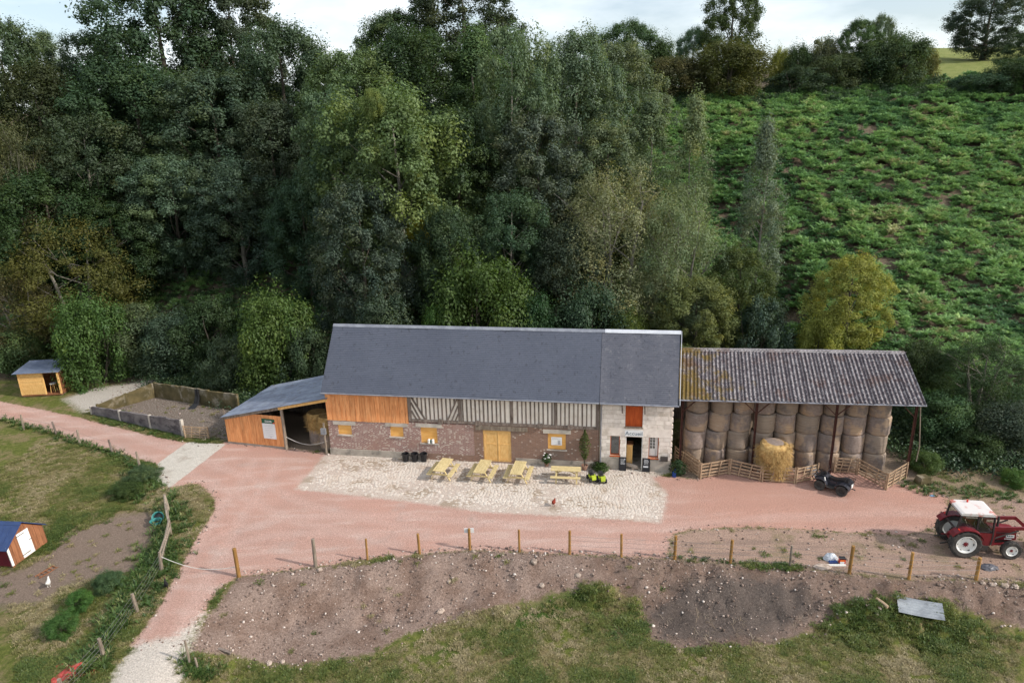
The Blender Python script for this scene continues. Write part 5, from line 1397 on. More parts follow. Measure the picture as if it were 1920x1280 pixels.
def bale_mesh(seed, r=.68, h=1.2):
    rg = random.Random(seed); n = 28; prof = [(.78, .012), (.90, 0), (.97, .035), (1, .11), (.995, .3), (1.012, .5), (.99, .7), (1, .88), (.965, .96), (.88, 1.0), (.75, .985)]
    ph = [rg.uniform(0, 6.28) for _ in range(4)]; rings = []
    for k, z in prof:
        ring = []
        for i in range(n):
            a = 2 * math.pi * i / n
            w = 1 + .026 * math.sin(2 * a + ph[3] + z) + .022 * math.sin(3 * a + ph[0]) + .018 * math.sin(5 * a + ph[1] + 3 * z) + .01 * math.sin(9 * a + ph[2]) + rg.uniform(-.006, .006)
            ring.append((r * k * w * math.cos(a), r * k * w * math.sin(a), h * z + rg.uniform(-.008, .008)))
        rings.append(ring)
    mb = MB(); mb.rings(rings); return mb.mesh('hay_bale', M['bale'], True)
BALES = [bale_mesh(s, .685, 1.2) for s in (1, 2, 3, 4, 5, 6, 7)]
def loose_straw(mb_seed, r, h, n=420, z0=.1, spread=(2.4, 5.2)):
    rg = np.random.default_rng(mb_seed)
    az = rg.uniform(spread[0], spread[1], n); z = rg.uniform(z0, h, n)
    p = np.stack([np.cos(az) * r * rg.uniform(.95, 1.1, n), np.sin(az) * r * rg.uniform(.95, 1.1, n), z], 1)
    out = np.stack([np.cos(az), np.sin(az), -.9 + 0 * az], 1) + rg.normal(size=(n, 3)) * .5
    out /= np.linalg.norm(out, axis=1, keepdims=True); L = rg.uniform(.12, .34, n)[:, None]
    side = np.cross(out, np.stack([np.cos(az), np.sin(az), 0 * az], 1)); side /= np.linalg.norm(side, axis=1, keepdims=True) + 1e-6
    v = np.stack([p - side * .012, p + side * .012, p + out * L + side * .006, p + out * L - side * .006], 1).reshape(-1, 3)
    return np_mesh('loose_straw', v, np.arange(4 * n).reshape(n, 4), M['straw'])
def shed_pt(s, t, z): return (SO[0] + math.cos(ST) * s - math.sin(ST) * t, SO[1] + math.sin(ST) * s + math.cos(ST) * t, z)
ROWN = ['bottom row', 'second row up', 'third row up', 'top row']
for c in range(9):
    lean_ = random.uniform(-.03, .05)
    for r in range(4):
        s = 1.66 + c * 1.352 + (r - 1.5) * lean_ + random.uniform(-.075, .075) + (.10 if r == 3 and c < 3 else 0)
        p = shed_pt(s, .97 + random.uniform(-.05, .06) + .02 * r, r * 1.205)
        o = link_mesh('hay_bale', BALES[(c * 3 + r * 5 + r * c) % 7], None, p, (0, 0, random.uniform(0, 6.28)))
        o.scale = (random.uniform(.95, 1.02),) * 2 + (1,); o.rotation_euler.x = random.uniform(-.02, .02); o.rotation_euler.y = random.uniform(-.02, .02)
        pos = ['leftmost', 'second from left', 'third from left', 'fourth from left', 'middle', 'fourth from right', 'third from right', 'second from right', 'rightmost'][c]
        tag(o, 'round hay bale, %s in the %s of the stack' % (pos, ROWN[r]), 'hay bale', 'stacked round hay bales')
b0 = thing('straw_bale', 'lower straw bale standing before the stacked hay behind the hurdles', 'straw bale', shed_pt(6.35, -.62, 0))
link_mesh('bale', bale_mesh(9, .72, 1.16), b0).data.materials[0] = M['straw']
link_mesh('loose_straw', loose_straw(4, .73, 1.1, 300, .3, (3.6, 5.9)), b0)
b1 = thing('straw_bale', 'torn golden straw bale on top of another before the stacked hay', 'straw bale', shed_pt(6.15, -.60, 1.15))
bm_ = bale_mesh(10, .80, 1.14); bm_.materials[0] = M['straw']
for v_ in bm_.vertices:
    a_ = math.atan2(v_.co.y, v_.co.x); k_ = 1 + .10 * math.sin(2 * a_ + 1) + .07 * math.sin(5 * a_ + v_.co.z * 4) + random.uniform(-.05, .05); bul = 1 + .16 * math.sin(math.pi * min(1, max(0, v_.co.z / 1.14)))
    v_.co.x *= k_ * bul; v_.co.y *= k_ * bul; v_.co.z += random.uniform(-.05, .05) - .12 * math.cos(a_ - .3)
link_mesh('bale', bm_, b1); b1.rotation_euler = (.02, -.05, .4)
link_mesh('loose_straw', loose_straw(5, .90, 1.12, 1500, -.15, (2.6, 6.0)), b1)
MB().rings([circ((.05, .08, 1.13), .58, 20, 2), circ((.07, .08, 1.17), .3, 20, 2)]).obj('bale_top', M['bale'], b1)
def lean_pt(s, t, z): return (lean.location.x + math.cos(LT) * s - math.sin(LT) * t, lean.location.y + math.sin(LT) * s + math.cos(LT) * t, z)
for s, t, z, sd, lab in ((-1.75, 1.5, 0, 21, 'straw bale under another at the lean-to opening'), (-1.7, 1.45, 1.16, 22, 'ragged straw bale topmost at the lean-to opening'), (-.62, 1.0, 0, 23, 'straw bale on the ground against the barn end in the lean-to'), (-.6, 1.05, 1.16, 24, 'upper straw bale against the barn end in the lean-to')):
    b = thing('straw_bale', lab, 'straw bale', lean_pt(s, t, z), random.uniform(0, .4), 'straw bales in the lean-to')
    m_ = bale_mesh(sd, .66, 1.16); m_.materials[0] = M['straw'] if z else M['bale']; link_mesh('bale', m_, b)
    if z: link_mesh('loose_straw', loose_straw(sd, .67, 1.1, 400, .0, (2.8, 5.9)), b)

# ================================================================== HURDLES AND FENCES
def hurdle(a, b, label, h=1.05, group='wooden hurdles before the hay', mat=None):
    a, b = Vector(a), Vector(b); d = b - a; L = d.length
    o = thing('hurdle', label, 'hurdle', a, math.atan2(d.y, d.x), group); mat = mat or M['hurdle']
    dz = b.z - a.z
    for x in (.06, L - .06):
        MB().box((x, 0, h / 2 + dz * x / L), (.075, .06, h + .08), (random.uniform(-.03, .03), random.uniform(-.03, .03), 0)).obj('upright', mat, o)
    for i in range(5):
        z = .12 + i * (h - .2) / 4
        MB().bar((.0, .045, z + random.uniform(-.02, .02)), (L, .045, z + dz + random.uniform(-.02, .02)), .028, .10).obj('rail', mat, o)
    for x in (L * .34, L * .67):
        MB().bar((x - .1, -.022, .05), (x + .06, -.022, h - .02), .06, .025, (0, 1, 0)).obj('brace', mat, o)
    return o
HB = [P(x, y) for x, y in ((1264, 864), (1312, 898), (1367, 889), (1427, 903), (1491, 907), (1533, 898))]
HL = ['hurdle running from the house corner to the yard', 'light hurdle facing the yard left of the straw bale', 'hurdle slanting right of the light one before the hay', 'hurdle right in front of the golden straw bale', 'hurdle behind the front of the quad bike']
for i in range(5): hurdle(HB[i], HB[i + 1], HL[i])
HC = [P(x, y) for x, y in ((1562, 886), (1606, 889), (1661, 919), (1699, 896))]
HL = ['hurdle behind the quad bike rack', 'dark lying hurdle right of the quad bike', 'last hurdle at the right end by the shed post']
for i in range(3): hurdle(HC[i], HC[i + 1], HL[i])
hurdle(P(1283, 872), P(1310, 893), 'short hurdle just inside the one at the house corner')
hurdle(P(346, 821), P(393, 824), 'slatted wooden gate leaning at the end of the concrete pen', .95, None)

fence = thing('post_and_wire_fence', 'row of round wooden posts with thin wire along the top of the earth bank', 'fence', (POSTS[0][0], POSTS[0][1], 0))
f0 = Vector(fence.location); tops = []
for i, p in enumerate(POSTS):
    z = Hs(p[0], p[1]); h = [1.6, 1.6, 1.25, 1.2, 1.25, 1.3, 1.35, 1.3, 1.35, 1.3, 1.2, 1.55, 1.45, 1.2][i]; r = [.10, .09, .055, .07, .075, .06, .07, .065, .075, .075, .06, .085, .075, .085][i]
    q = Vector((p[0], p[1], z)) - f0; lx, ly = random.uniform(-.03, .03), random.uniform(-.02, .02)
    mb = MB(); n = 10; mb.tube([q + Vector((0, 0, -.3)), q + Vector((lx * .5, ly * .5, h * .5)), q + Vector((lx, ly, h))], [r, r * .98, r * .93], n)
    mb.tube([q + Vector((lx, ly, h)), q + Vector((lx, ly, h + .012))], [r * .9, r * .6], n)
    mb.obj('post', M['greytimber'] if i in (1, 10) else M['post'], fence, smooth=True); tops.append((q, h))
for k in (.25, .5, .75, .95):
    for i in range(6, 13):
        a, b = tops[i][0] + Vector((0, -.08, 1.15 * k)), tops[i + 1][0] + Vector((0, -.08, 1.15 * k)); m = (a + b) / 2 - Vector((0, 0, .03))
        MB().tube([a, m, b], .006, 4).obj('wire', M['wire'], fence)
q, h = tops[4]
sg = thing('small_white_sign', 'small white board nailed to the top of the middle fence post', 'sign', f0 + q + Vector((0, .085, h - .18)), 0)
MB().box((0, 0, .02), (.50, .02, .26)).obj('panel', M['paper'], sg)
MB().box((0, .018, .02), (.12, .016, .2)).obj('batten', M['greytimber'], sg)

def simple_fence(label, pts, hs, r, mats, wires, rails=()):
    g = [G(x, y, -.3) for x, y in pts]; o = thing('old_paddock_fence', label, 'fence', g[0]); b = Vector(g[0]); ps = []
    for i, p in enumerate(g):
        q = Vector(p) - b; l = Vector((random.uniform(-.1, .1), random.uniform(-.05, .05), hs[i]))
        MB().tube([q - Vector((0, 0, .3)), q + l * .5, q + l], [r * 1.05, r, r * .85], 7).obj('post', mats[i % len(mats)], o); ps.append((q, l))
    for k in wires:
        for i in range(len(ps) - 1):
            a, c = ps[i][0] + ps[i][1] * k, ps[i + 1][0] + ps[i + 1][1] * k
            MB().tube([a, (a + c) / 2 - Vector((0, 0, .03)), c], .007, 4).obj('wire', M['wire'], o)
    for i, j, k, k2 in rails:
        a, c = ps[i][0] + ps[i][1] * k, ps[j][0] + ps[j][1] * k2
        MB().tube([a, (a + c) / 2 + Vector((random.uniform(-.06, .06), 0, -.05)), c], [.065, .06, .05], 7).obj('rail', M['greytimber'], o)
    return o
simple_fence('worn grey posts along the far edge of the left pasture', [(45, 805), (106, 815), (150, 833), (212, 850), (264, 882)], [1.2, 1.05, 1.15, 1.05, 1.35], .075, [M['greytimber'], M['oldtimber']], (.4, .8))
simple_fence('old paddock fence of bleached posts and rough rails beside the drive', [(318, 962), (320, 1005), (303, 1070), (258, 1146), (195, 1232), (120, 1310)], [1.25, 1.0, 1.1, .95, 1.0, 1.0], .085, [M['greytimber']], (.3, .5, .7, .9), ((0, 1, .95, .6), (1, 2, .95, .95), (1, 2, .55, .5), (1, 0, .5, .6)))
simple_fence('leaning dead stake at the right edge of the chalk track', [(357, 1246), (372, 1255)], [1.3, .6], .05, [M['greytimber']], ())
a, c = Vector(G(303, 1070, -.2)) + Vector((0, 0, .9)), f0 + tops[0][0] + Vector((-.1, 0, .55))
rp = MB(); rp.tube([a.lerp(c, k / 12) - a - Vector((0, 0, .42 * math.sin(math.pi * k / 12))) for k in range(13)], .016, 5)
tag(rp.obj('gate_rope', M['rope'], None, a), 'white rope barrier sagging across the drive to the first fence post', 'rope')

# ================================================================== CONCRETE PEN
PA, PB, PD, PE = P(174, 777), P(345, 818), P(290, 745), P(448, 770)
pen = thing('concrete_pen', 'weathered concrete slab pen with mossy inner walls beside the track', 'pen', PA)
def seg_wall(a, b, h0, h1, n, mat, postmat, th=.14):
    a, b = Vector(a) - Vector(PA), Vector(b) - Vector(PA); a.z = b.z = 0
    d = (b - a); L = d.length; d.normalize(); nrm = Vector((-d.y, d.x, 0))
    for i in range(n):
        k0, k1 = i / n, (i + 1) / n
        p, q = a.lerp(b, k0) + d * .08, a.lerp(b, k1) - d * .08; z0, z1 = h0 + (h1 - h0) * k0, h0 + (h1 - h0) * k1
        m_ = MB(); rows = []
        for kk in range(7):
            u = kk / 6; c_ = p.lerp(q, u); zt = z0 + (z1 - z0) * u + random.uniform(-.05, .04)
            rows.append([c_ - nrm * th / 2 + Vector((0, 0, -.3)), c_ + nrm * th / 2 + Vector((0, 0, -.3)), c_ + nrm * (th / 2 + random.uniform(-.01, .02)) + Vector((0, 0, zt)), c_ - nrm * (th / 2 + random.uniform(-.01, .02)) + Vector((0, 0, zt))])
        m_.rings(rows); m_.obj('wall_panel', mat, pen)
    for i in range(n + 1):
        p = a.lerp(b, i / n); z = h0 + (h1 - h0) * i / n + .02
        MB().box((p.x, p.y, z / 2 - .15), (.17, .2, z + .3), (0, 0, math.atan2(d.y, d.x))).obj('wall_post', postmat, pen)
seg_wall(PA, PB, .72, 1.3, 3, M['penwall'], M['concrete'])
seg_wall(PA + np.array([.35, .25, 0]), PD, .75, 1.25, 2, M['mosswall'], M['mosswall'])
seg_wall(PD + np.array([.15, .05, 0]), PE, 1.3, 1.4, 3, M['mosswall'], M['mosswall'])
tp = MB(); bx0 = Vector(PD).lerp(Vector(PE), .55) - Vector(PA) + Vector((0, -.16, 0))
tp.rings([[(bx0.x + u * w + o, bx0.y + dy * .5 - k, z) for u, dy in ((-.22, 0), (-.1, -.14), (.0, -.05), (.1, -.16), (.22, 0), (0, .05))] for z, w, k, o in ((.02, 1.4, .7, -.3), (.25, 1, .15, -.1), (.8, .9, .02, 0), (1.42, .7, 0, 0))])
tag(tp.obj('black_sheet', M['black'], None, PA), 'black plastic sheet hanging over the mossy pen wall', 'plastic sheet')
st_ = MB(); st_.tube([(0, 0, -.2), (-.1, 0, 1.3)], [.06, .05], 7); tag(st_.obj('stake', M['greytimber'], None, P(425, 796)), 'lone grey stake between the pen and the lean-to', 'stake')
bp = MB(); rg_ = random.Random(3)
for i in range(60):
    a = Vector((rg_.gauss(0, .8), rg_.gauss(0, .5), .05)); d = Vector((rg_.uniform(-1, 1), rg_.uniform(-1, 1), rg_.uniform(.0, .5))) * .7
    bp.tube([a, a + d * .6 + Vector((0, 0, .15)), a + d], [.02, .015, .006], 4, False)
tag(bp.obj('brushwood_pile', M['greytimber'], None, P(408, 815)), 'heap of grey brushwood left of the lean-to', 'brushwood')

# ================================================================== CABIN
c0, c1 = P(42, 745), P(117, 741); cd = c1 - c0; ca = math.atan2(cd[1], cd[0]); CW = float(np.hypot(cd[0], cd[1])); CD = 2.2
cab = thing('wooden_cabin', 'small pine cabin with blue grey roof and open bay at the left', 'cabin', c0, ca)
MB().span((0, 0, .08), (CW, CD, .18)).obj('floor_deck', M['brownboards'], cab)
for x in (.15, CW - .15): MB().span((x - .1, .1, -.2), (x + .1, CD - .1, .08)).obj('bearer', M['oldtimber'], cab)
hz = lambda y: 2.18 + .10 * y
for x, y in ((.05, .05), (CW * .60, .05), (CW - .05, .05), (.05, CD - .05), (CW - .05, CD - .05)):
    MB().span((x - .06, y - .06, .18), (x + .06, y + .06, hz(y))).obj('post', M['pine'], cab)
nb_ = 13; bh = (2.1 - .2) / nb_
for i in range(nb_):
    z = .2 + i * bh
    MB().box((.11 + (CW * .6 - .17) / 2, .02, z + bh / 2), (CW * .6 - .19, .035, bh - .012), (.08, 0, 0)).obj('board', M['pine'], cab)
    MB().box((CW - .02, CD / 2, z + bh / 2), (.035, CD - .24, bh - .012), (0, .08, 0)).obj('board', M['brownboards'], cab)
    MB().box((.02, CD / 2, z + bh / 2), (.035, CD - .24, bh - .012)).obj('board', M['pine'], cab)
    MB().box((CW / 2, CD - .02, z + bh / 2), (CW - .24, .035, bh - .012)).obj('board', M['brownboards'], cab)
MB().span((.06, -.01, 2.06), (CW - .06, .09, 2.17)).obj('head_beam', M['pine'], cab)
ra_ = math.atan(.10); rs = corrugated(CW + .5, CD + .6, (CD + .6) / 18, .008, .01, M['bluemetal'], 'roof_sheet', 1, 6)
o = link_mesh('roof', rs, cab, (-.25, -.3, 2.2 - .03), (ra_, 0, 0))
MB().span((CW * .6 + .15, CD - .6, .85), (CW - .15, CD - .2, .9)).obj('shelf', M['pine'], cab)
sx, sy = CW * .6 + .42, .55
stl = thing('wooden_stool', 'white topped wooden stool standing in the cabin bay', 'stool', (cab.location.x + math.cos(ca) * sx - math.sin(ca) * sy, cab.location.y + math.sin(ca) * sx + math.cos(ca) * sy, .18), ca)
MB().rings([circ((0, 0, .72), .24, 14, 2), circ((0, 0, .77), .25, 14, 2)]).obj('seat', M['white'], stl)
for x, y in ((-.16, -.16), (.16, -.16), (.16, .16), (-.16, .16)): MB().bar((x * 1.15, y * 1.15, 0), (x * .8, y * .8, .72), .04, .04).obj('leg', M['pine'], stl)

# ================================================================== CHICKEN COOP
k0, k1 = G(26.9, 1066, -.6), G(90.6, 1017, -.6)
kd = k1 - k0; ka = math.atan2(kd[1], kd[0]); KW = float(np.hypot(kd[0], kd[1]))
coop = thing('chicken_coop', 'small coop with navy roof, brown board gable and white door at the left edge', 'coop', k0)
coop.matrix_world = Matrix.Translation(Vector(k0)) @ Matrix.Rotation(-.085, 4, 'Y') @ Matrix.Rotation(ka, 4, 'Z')
KZ, KE, KA, KD = .18, 1.28, 2.05, 2.4
for x in (.1, KW - .1):
    for y in (.12, KD - .12): MB().span((x - .06, y - .06, -.3), (x + .06, y + .06, KZ)).obj('leg', M['brownboards'], coop)
MB().span((0, .02, KZ - .05), (KW, KD, KZ)).obj('floor', M['brownboards'], coop)
nbk = 9; DX0, DX1 = KW * .30, KW * .62
for i in range(nbk):
    a, b = KW * i / nbk, KW * (i + 1) / nbk
    if i == 0: a += .085
    zt = lambda x: KE + (KA - KE) * (1 - abs(x / KW * 2 - 1)) - .03
    MB().prism([(a + .004, KZ), (b - .004, KZ), (b - .004, zt(b)), (a + .004, zt(a))] if not a < KW / 2 < b else [(a + .004, KZ), (b - .004, KZ), (b - .004, zt(b)), (KW / 2, zt(KW / 2)), (a + .004, zt(a))], 1, -.005 - .006 * (i % 2), .03).obj('gable_board', M['brownboards'], coop)
MB().prism([(0, KZ), (KW, KZ), (KW, KE), (KW / 2, KA), (0, KE)], 1, KD - .04, KD).obj('rear_gable', M['brownboards'], coop)
MB().span((-.03, .03, KZ), (.0, KD, KE)).obj('side_wall', M['maroon'], coop); MB().span((KW, .03, KZ), (KW + .03, KD, KE)).obj('side_wall', M['maroon'], coop)
MB().span((-.035, -.02, KZ), (.08, .03, KE)).obj('corner_trim', M['white'], coop)
dr_ = MB().span((DX0, -.04, KZ + .02), (DX1, -.012, KE + .32)).obj('door', M['white'], coop)
for z in (KZ + .18, KE + .18): MB().span((DX0 - .03, -.05, z), (DX0 + .45, -.041, z + .035)).obj('hinge', M['darkmetal'], dr_)
MB().span((DX1 - .12, -.06, .95), (DX1 + .04, -.041, .98)).obj('latch', M['darkmetal'], dr_)
for sgn in (-1, 1):
    e, r_ = Vector((KW / 2 + sgn * (KW / 2 + .16), 0, KE - .13)), Vector((KW / 2, 0, KA + .03)); n_ = Vector(((KA - KE), 0, sgn * KW / 2)).normalized() * (1 if sgn > 0 else -1)
    vs = []
    for y in (-.14, KD + .14):
        for p in (e, r_): vs += [Vector((p.x, y, p.z)), Vector((p.x, y, p.z)) + Vector((0, 0, .03))]
    rs_ = MB().add(vs, [(0, 2, 3, 1), (4, 5, 7, 6), (0, 1, 5, 4), (2, 6, 7, 3), (1, 3, 7, 5), (0, 4, 6, 2)]).obj('roof_slope', M['navyroof'], coop)
    for j in range(7):
        y = -.05 + j * .41; MB().bar((e.x, y, e.z + .045), (r_.x - sgn * .03, y, r_.z + .045), .035, .03).obj('seam', M['navyroof'], rs_)
MB().prism([(KW / 2 - .16, KA - .04), (KW / 2, KA + .085), (KW / 2 + .16, KA - .04), (KW / 2, KA + .06)], 1, -.15, KD + .15).obj('ridge_cap', M['navyroof'], coop)
ldp = G(88, 1072, -.6); ld = thing('hen_ladder', 'little wooden ladder lying on the bare earth beside the coop', 'ladder', ldp + np.array([0, 0, .03]), 1.15)
for y in (-.17, .17): MB().box((0, y, .0), (1.0, .04, .04)).obj('rail', M['brownboards'], ld)
for i in range(5): MB().box((-.4 + i * .2, 0, .022), (.035, .36, .03)).obj('rung', M['brownboards'], ld)
for px_, py_, dz, lab, rx in ((294, 985, 0, 'teal plastic tub standing upright by the paddock fence', 0), (299, 974, .12, 'teal plastic tub tipped behind the other by the fence', .9)):
    p = G(px_, py_, -.3); tb = thing('plastic_tub', lab, 'tub', p + np.array([0, 0, dz]), .3, 'teal tubs by the fence'); tb.rotation_euler = (rx, 0, .3)
    m_ = MB(); m_.rings([circ((0, 0, .0), .22, 18, 2), circ((0, 0, .32), .30, 18, 2), circ((0, 0, .34), .33, 18, 2), circ((0, 0, .32), .275, 18, 2), circ((0, 0, .04), .2, 18, 2)]); m_.obj('bowl', M['teal'], tb)
    m_ = MB(); m_.rings([circ((0, 0, .2), .24, 18, 2), circ((0, 0, .205), .1, 18, 2)]); m_.obj('water', M['black'], tb)

# ================================================================== ANIMALS
def hen(px_, py_, heading, col, comb, label, s=1.0, guess=0.0):
    p = G(px_, py_, guess); o = thing('hen', label, 'hen', p, heading)
    mt = mottled('feathers', col, tuple(c * .75 for c in col), 8, rough=.9, bump=.4)
    sp = [(-.24, .36, .015, .05), (-.20, .33, .04, .06), (-.13, .27, .075, .085), (-.04, .225, .105, .105), (.06, .225, .10, .10), (.13, .27, .07, .075), (.165, .34, .045, .05), (.18, .40, .035, .04), (.20, .435, .034, .036), (.235, .435, .02, .02), (.265, .425, .006, .006)]
    m = MB(); m.rings([[(x * s, ry * s * math.cos(a), (z + rz * math.sin(a)) * s) for a in [2 * math.pi * k / 12 for k in range(12)]] for x, z, ry, rz in sp])
    for y in (-.05, .05): m.tube([(0, y * s, .16 * s), (.01 * s, y * s, .08 * s), (0, y * s, 0), (.05 * s, y * s, .005)], .011 * s, 5)
    m.obj('body', mt, o, smooth=True)
    MB().prism([(.19 * s, .46 * s), (.25 * s, .455 * s), (.245 * s, .49 * s), (.225 * s, .475 * s), (.21 * s, .50 * s), (.195 * s, .48 * s)], 1, -.008, .008).obj('comb', M['red'], o)
    return o
hen(92, 1100, 1.9, (.72, .70, .66), 1, 'white hen on the bare earth near the coop', 1.05, -.6)
hen(1038, 948, -2.0, (.22, .035, .02), 1, 'dark red hen crossing the lower edge of the terrace')
hen(313, 1103, 2.2, (.02, .018, .018), 1, 'black hen in the grass at the left edge of the drive', 1.0, -.1)
hen(1062, 902, -.4, (.62, .50, .44), 1, 'pale speckled hen under the picnic table parallel to the barn', .95)
dg_ = thing('dog', 'pale dog lying on the floor inside the open doorway', 'dog', on_barn(19.98, .22, .035), TH + 2.7)
mt = mottled('dog coat', (.42, .35, .29), (.3, .24, .19), 6, rough=.95)
m = MB(); sp = [(-.42, .10, .05, .05), (-.36, .13, .11, .12), (-.2, .14, .13, .14), (0, .14, .12, .14), (.18, .15, .13, .15), (.32, .16, .10, .11), (.42, .18, .075, .085), (.5, .19, .08, .08), (.58, .17, .07, .07), (.66, .14, .045, .045), (.73, .13, .03, .03)]
m.rings([[(x, ry * math.cos(a), max(.0, z + rz * math.sin(a))) for a in [2 * math.pi * k / 14 for k in range(14)]] for x, z, ry, rz in sp])
for pts, r_ in (([(.25, -.1, .1), (.42, -.2, .05), (.62, -.2, .035)], .04), ([(.25, .1, .1), (.45, .17, .05), (.66, .15, .035)], .04), ([(-.3, -.12, .11), (-.12, -.22, .07), (-.25, -.3, .035), (-.05, -.34, .03)], .05), ([(-.3, .1, .1), (-.1, .2, .06), (-.25, .26, .035)], .045), ([(-.42, 0, .1), (-.6, .08, .04), (-.75, .05, .03)], .022)):
    m.tube(pts, [r_ * (1 - .4 * k / (len(pts) - 1)) for k in range(len(pts))], 7)
for y in (-.07, .07): m.tube([(.5, y, .25), (.53, y * 1.5, .24), (.55, y * 1.7, .18)], [.025, .03, .012], 6)
m.obj('body', mt, dg_, smooth=True)

# ================================================================== PICNIC TABLES
def picnic(L=1.75):
    o = bpy.data.objects.new('picnic_table', None); COL.objects.link(o)
    for i in range(5): MB().box((0, (i - 2) * .148, .745), (L, .138, .038)).obj('top_plank', M['table'], o)
    for s in (-1, 1):
        for j in range(2): MB().box((0, s * (.60 + j * .145), .44), (L, .135, .038)).obj('bench_plank', M['table'], o)
    for x in (-L / 2 + .28, L / 2 - .28):
        MB().box((x, 0, .70), (.045, .68, .09)).obj('top_bearer', M['table'], o)
        MB().box((x, 0, .385), (.045, 1.44, .10)).obj('bench_bearer', M['table'], o)
        for s in (-1, 1): MB().bar((x + .047, s * .62, 0), (x + .047, s * .22, .72), .045, .09, (1, 0, 0)).obj('leg', M['table'], o)
        MB().bar((x, 0, .42), (0, 0, .72), .04, .07).obj('brace', M['table'], o)
    return o
pt0 = picnic()
for i, (px_, py_, rz, lab) in enumerate(((831, 871.5, 1.30, 'picnic table nearest the black bins, running towards the barn'), (905, 874.5, 1.33, 'middle picnic table of the three running towards the barn'),
                                         (972, 877, 1.36, 'picnic table right of the barn doors, running towards the barn'), (1061, 879, TH + .03, 'picnic table standing parallel to the barn wall'))):
    o = pt0 if i == 0 else copy_tree(pt0)
    p = P(px_, py_, .75); o.location = (p[0], p[1], .025); o.rotation_euler = (0, 0, rz)
    tag(o, lab, 'picnic table', 'picnic tables on the terrace')
    if i == 3: o.scale = (1.04, .82, 1)

# ================================================================== BINS, PLANTS, TOYS
bin_me = None
for i, (px_, lab) in enumerate(((761, 'left black bin of the three by the barn wall'), (778, 'middle black bin of the three by the barn wall'), (795, 'right black bin of the three by the barn wall'))):
    p = P(px_, 864); o = thing('black_bin', lab, 'bin', p, i * .7, 'black bins by the barn')
    m = MB(); m.rings([circ((0, 0, .0), .175, 18, 2), circ((0, 0, .5), .225, 18, 2), circ((0, 0, .52), .25, 18, 2), circ((0, 0, .56), .25, 18, 2), circ((0, 0, .56), .215, 18, 2), circ((0, 0, .06), .16, 18, 2)]); m.obj('tub', M['black'], o, smooth=True)
    for s in (-1, 1): MB().tube([(s * .24, -.07, .46), (s * .30, 0, .44), (s * .24, .07, .46)], .015, 5).obj('handle', M['black'], o)
def foliage(name, parent, n, rad, z0, z1, leaf, col, seed, prof=1.0, asp=.5):
    rg = np.random.default_rng(seed); u = rg.random(n); az = rg.uniform(0, 6.283, n)
    w = np.sin(np.pi * (.12 + .85 * u)) ** prof
    rr = rad * w * np.sqrt(rg.random(n)); pos = np.stack([rr * np.cos(az), rr * np.sin(az), z0 + (z1 - z0) * u], 1)
    nr = np.stack([np.cos(az), np.sin(az), .6 + 0 * az], 1) + rg.normal(size=(n, 3)) * .6; nr /= np.linalg.norm(nr, axis=1, keepdims=True)
    L = leaf * rg.uniform(.6, 1.3, n); v, f = leaf_quads(pos, nr, L, L * asp)
    o = link_mesh(name, np_mesh(name, v, f, M['leaf'], False, {'clump': np.repeat(rg.random(n) * .7, 4), 'var': np.repeat(rg.random(n), 4)}), parent); o.color = (*col, 1); return o
def pot(parent, r, h):
    m = MB(); m.rings([circ((0, 0, 0), r * .75, 14, 2), circ((0, 0, h * .85), r, 14, 2), circ((0, 0, h * .86), r * 1.1, 14, 2), circ((0, 0, h), r * 1.1, 14, 2), circ((0, 0, h), r * .92, 14, 2), circ((0, 0, h * .8), r * .9, 14, 2)]); m.obj('pot', M['terracotta'], parent)
p = P(1025, 873); o = thing('potted_flowers', 'pot of leafy white flowers against the barn wall', 'potted plant', p); pot(o, .15, .26)
foliage('leaves', o, 420, .34, .2, .85, .14, (.045, .085, .025), 61)
wf = MB(); rg_ = random.Random(4)
for i in range(16):
    a = rg_.uniform(0, 6.28); r_ = rg_.uniform(.1, .34); c_ = Vector((r_ * math.cos(a), r_ * math.sin(a), rg_.uniform(.55, .92)))
    for j in range(5): b_ = 6.28 * j / 5; wf.box(c_ + Vector((.028 * math.cos(b_), .028 * math.sin(b_), 0)), (.05, .03, .02), (.3, 0, b_))
wf.obj('blossoms', M['white'], o)
p = P(1096, 880); o = thing('potted_olive_tree', 'tall slender shrub in a clay pot by the barn wall', 'potted plant', p); pot(o, .2, .32)
m = MB()
for k in range(4): m.tube([(0, 0, .25), (random.uniform(-.08, .08), random.uniform(-.05, .05), 1.0), (random.uniform(-.18, .18), random.uniform(-.1, .1), 2.2)], [.03, .022, .01], 5)
m.obj('stem', M['bark'], o); foliage('leaves', o, 850, .40, .75, 2.75, .14, (.080, .095, .026), 62, 1.4, .4)
p = P(1128, 884); o = thing('green_shrub', 'low green bush at the corner between barn and stone house', 'shrub', p); foliage('leaves', o, 700, .5, .0, .62, .13, (.055, .095, .022), 63)
MB().tube([(0, 0, -.1), (0, 0, .4)], .03, 5).obj('stem', M['bark'], o)
p = P(1119, 879); o = thing('green_shrub', 'duller low bush against the barn wall behind the toys', 'shrub', p); foliage('leaves', o, 500, .5, .0, .5, .12, (.055, .075, .028), 65)
MB().tube([(0, 0, -.1), (0, 0, .3)], .03, 5).obj('stem', M['bark'], o)
p = P(1271, 888); o = thing('corner_shrub', 'dark ivy like bush at the right foot of the stone house', 'shrub', p); foliage('leaves', o, 900, .62, .0, .95, .13, (.035, .062, .022), 64)
MB().tube([(0, 0, -.1), (0, 0, .6)], .03, 5).obj('stem', M['bark'], o)
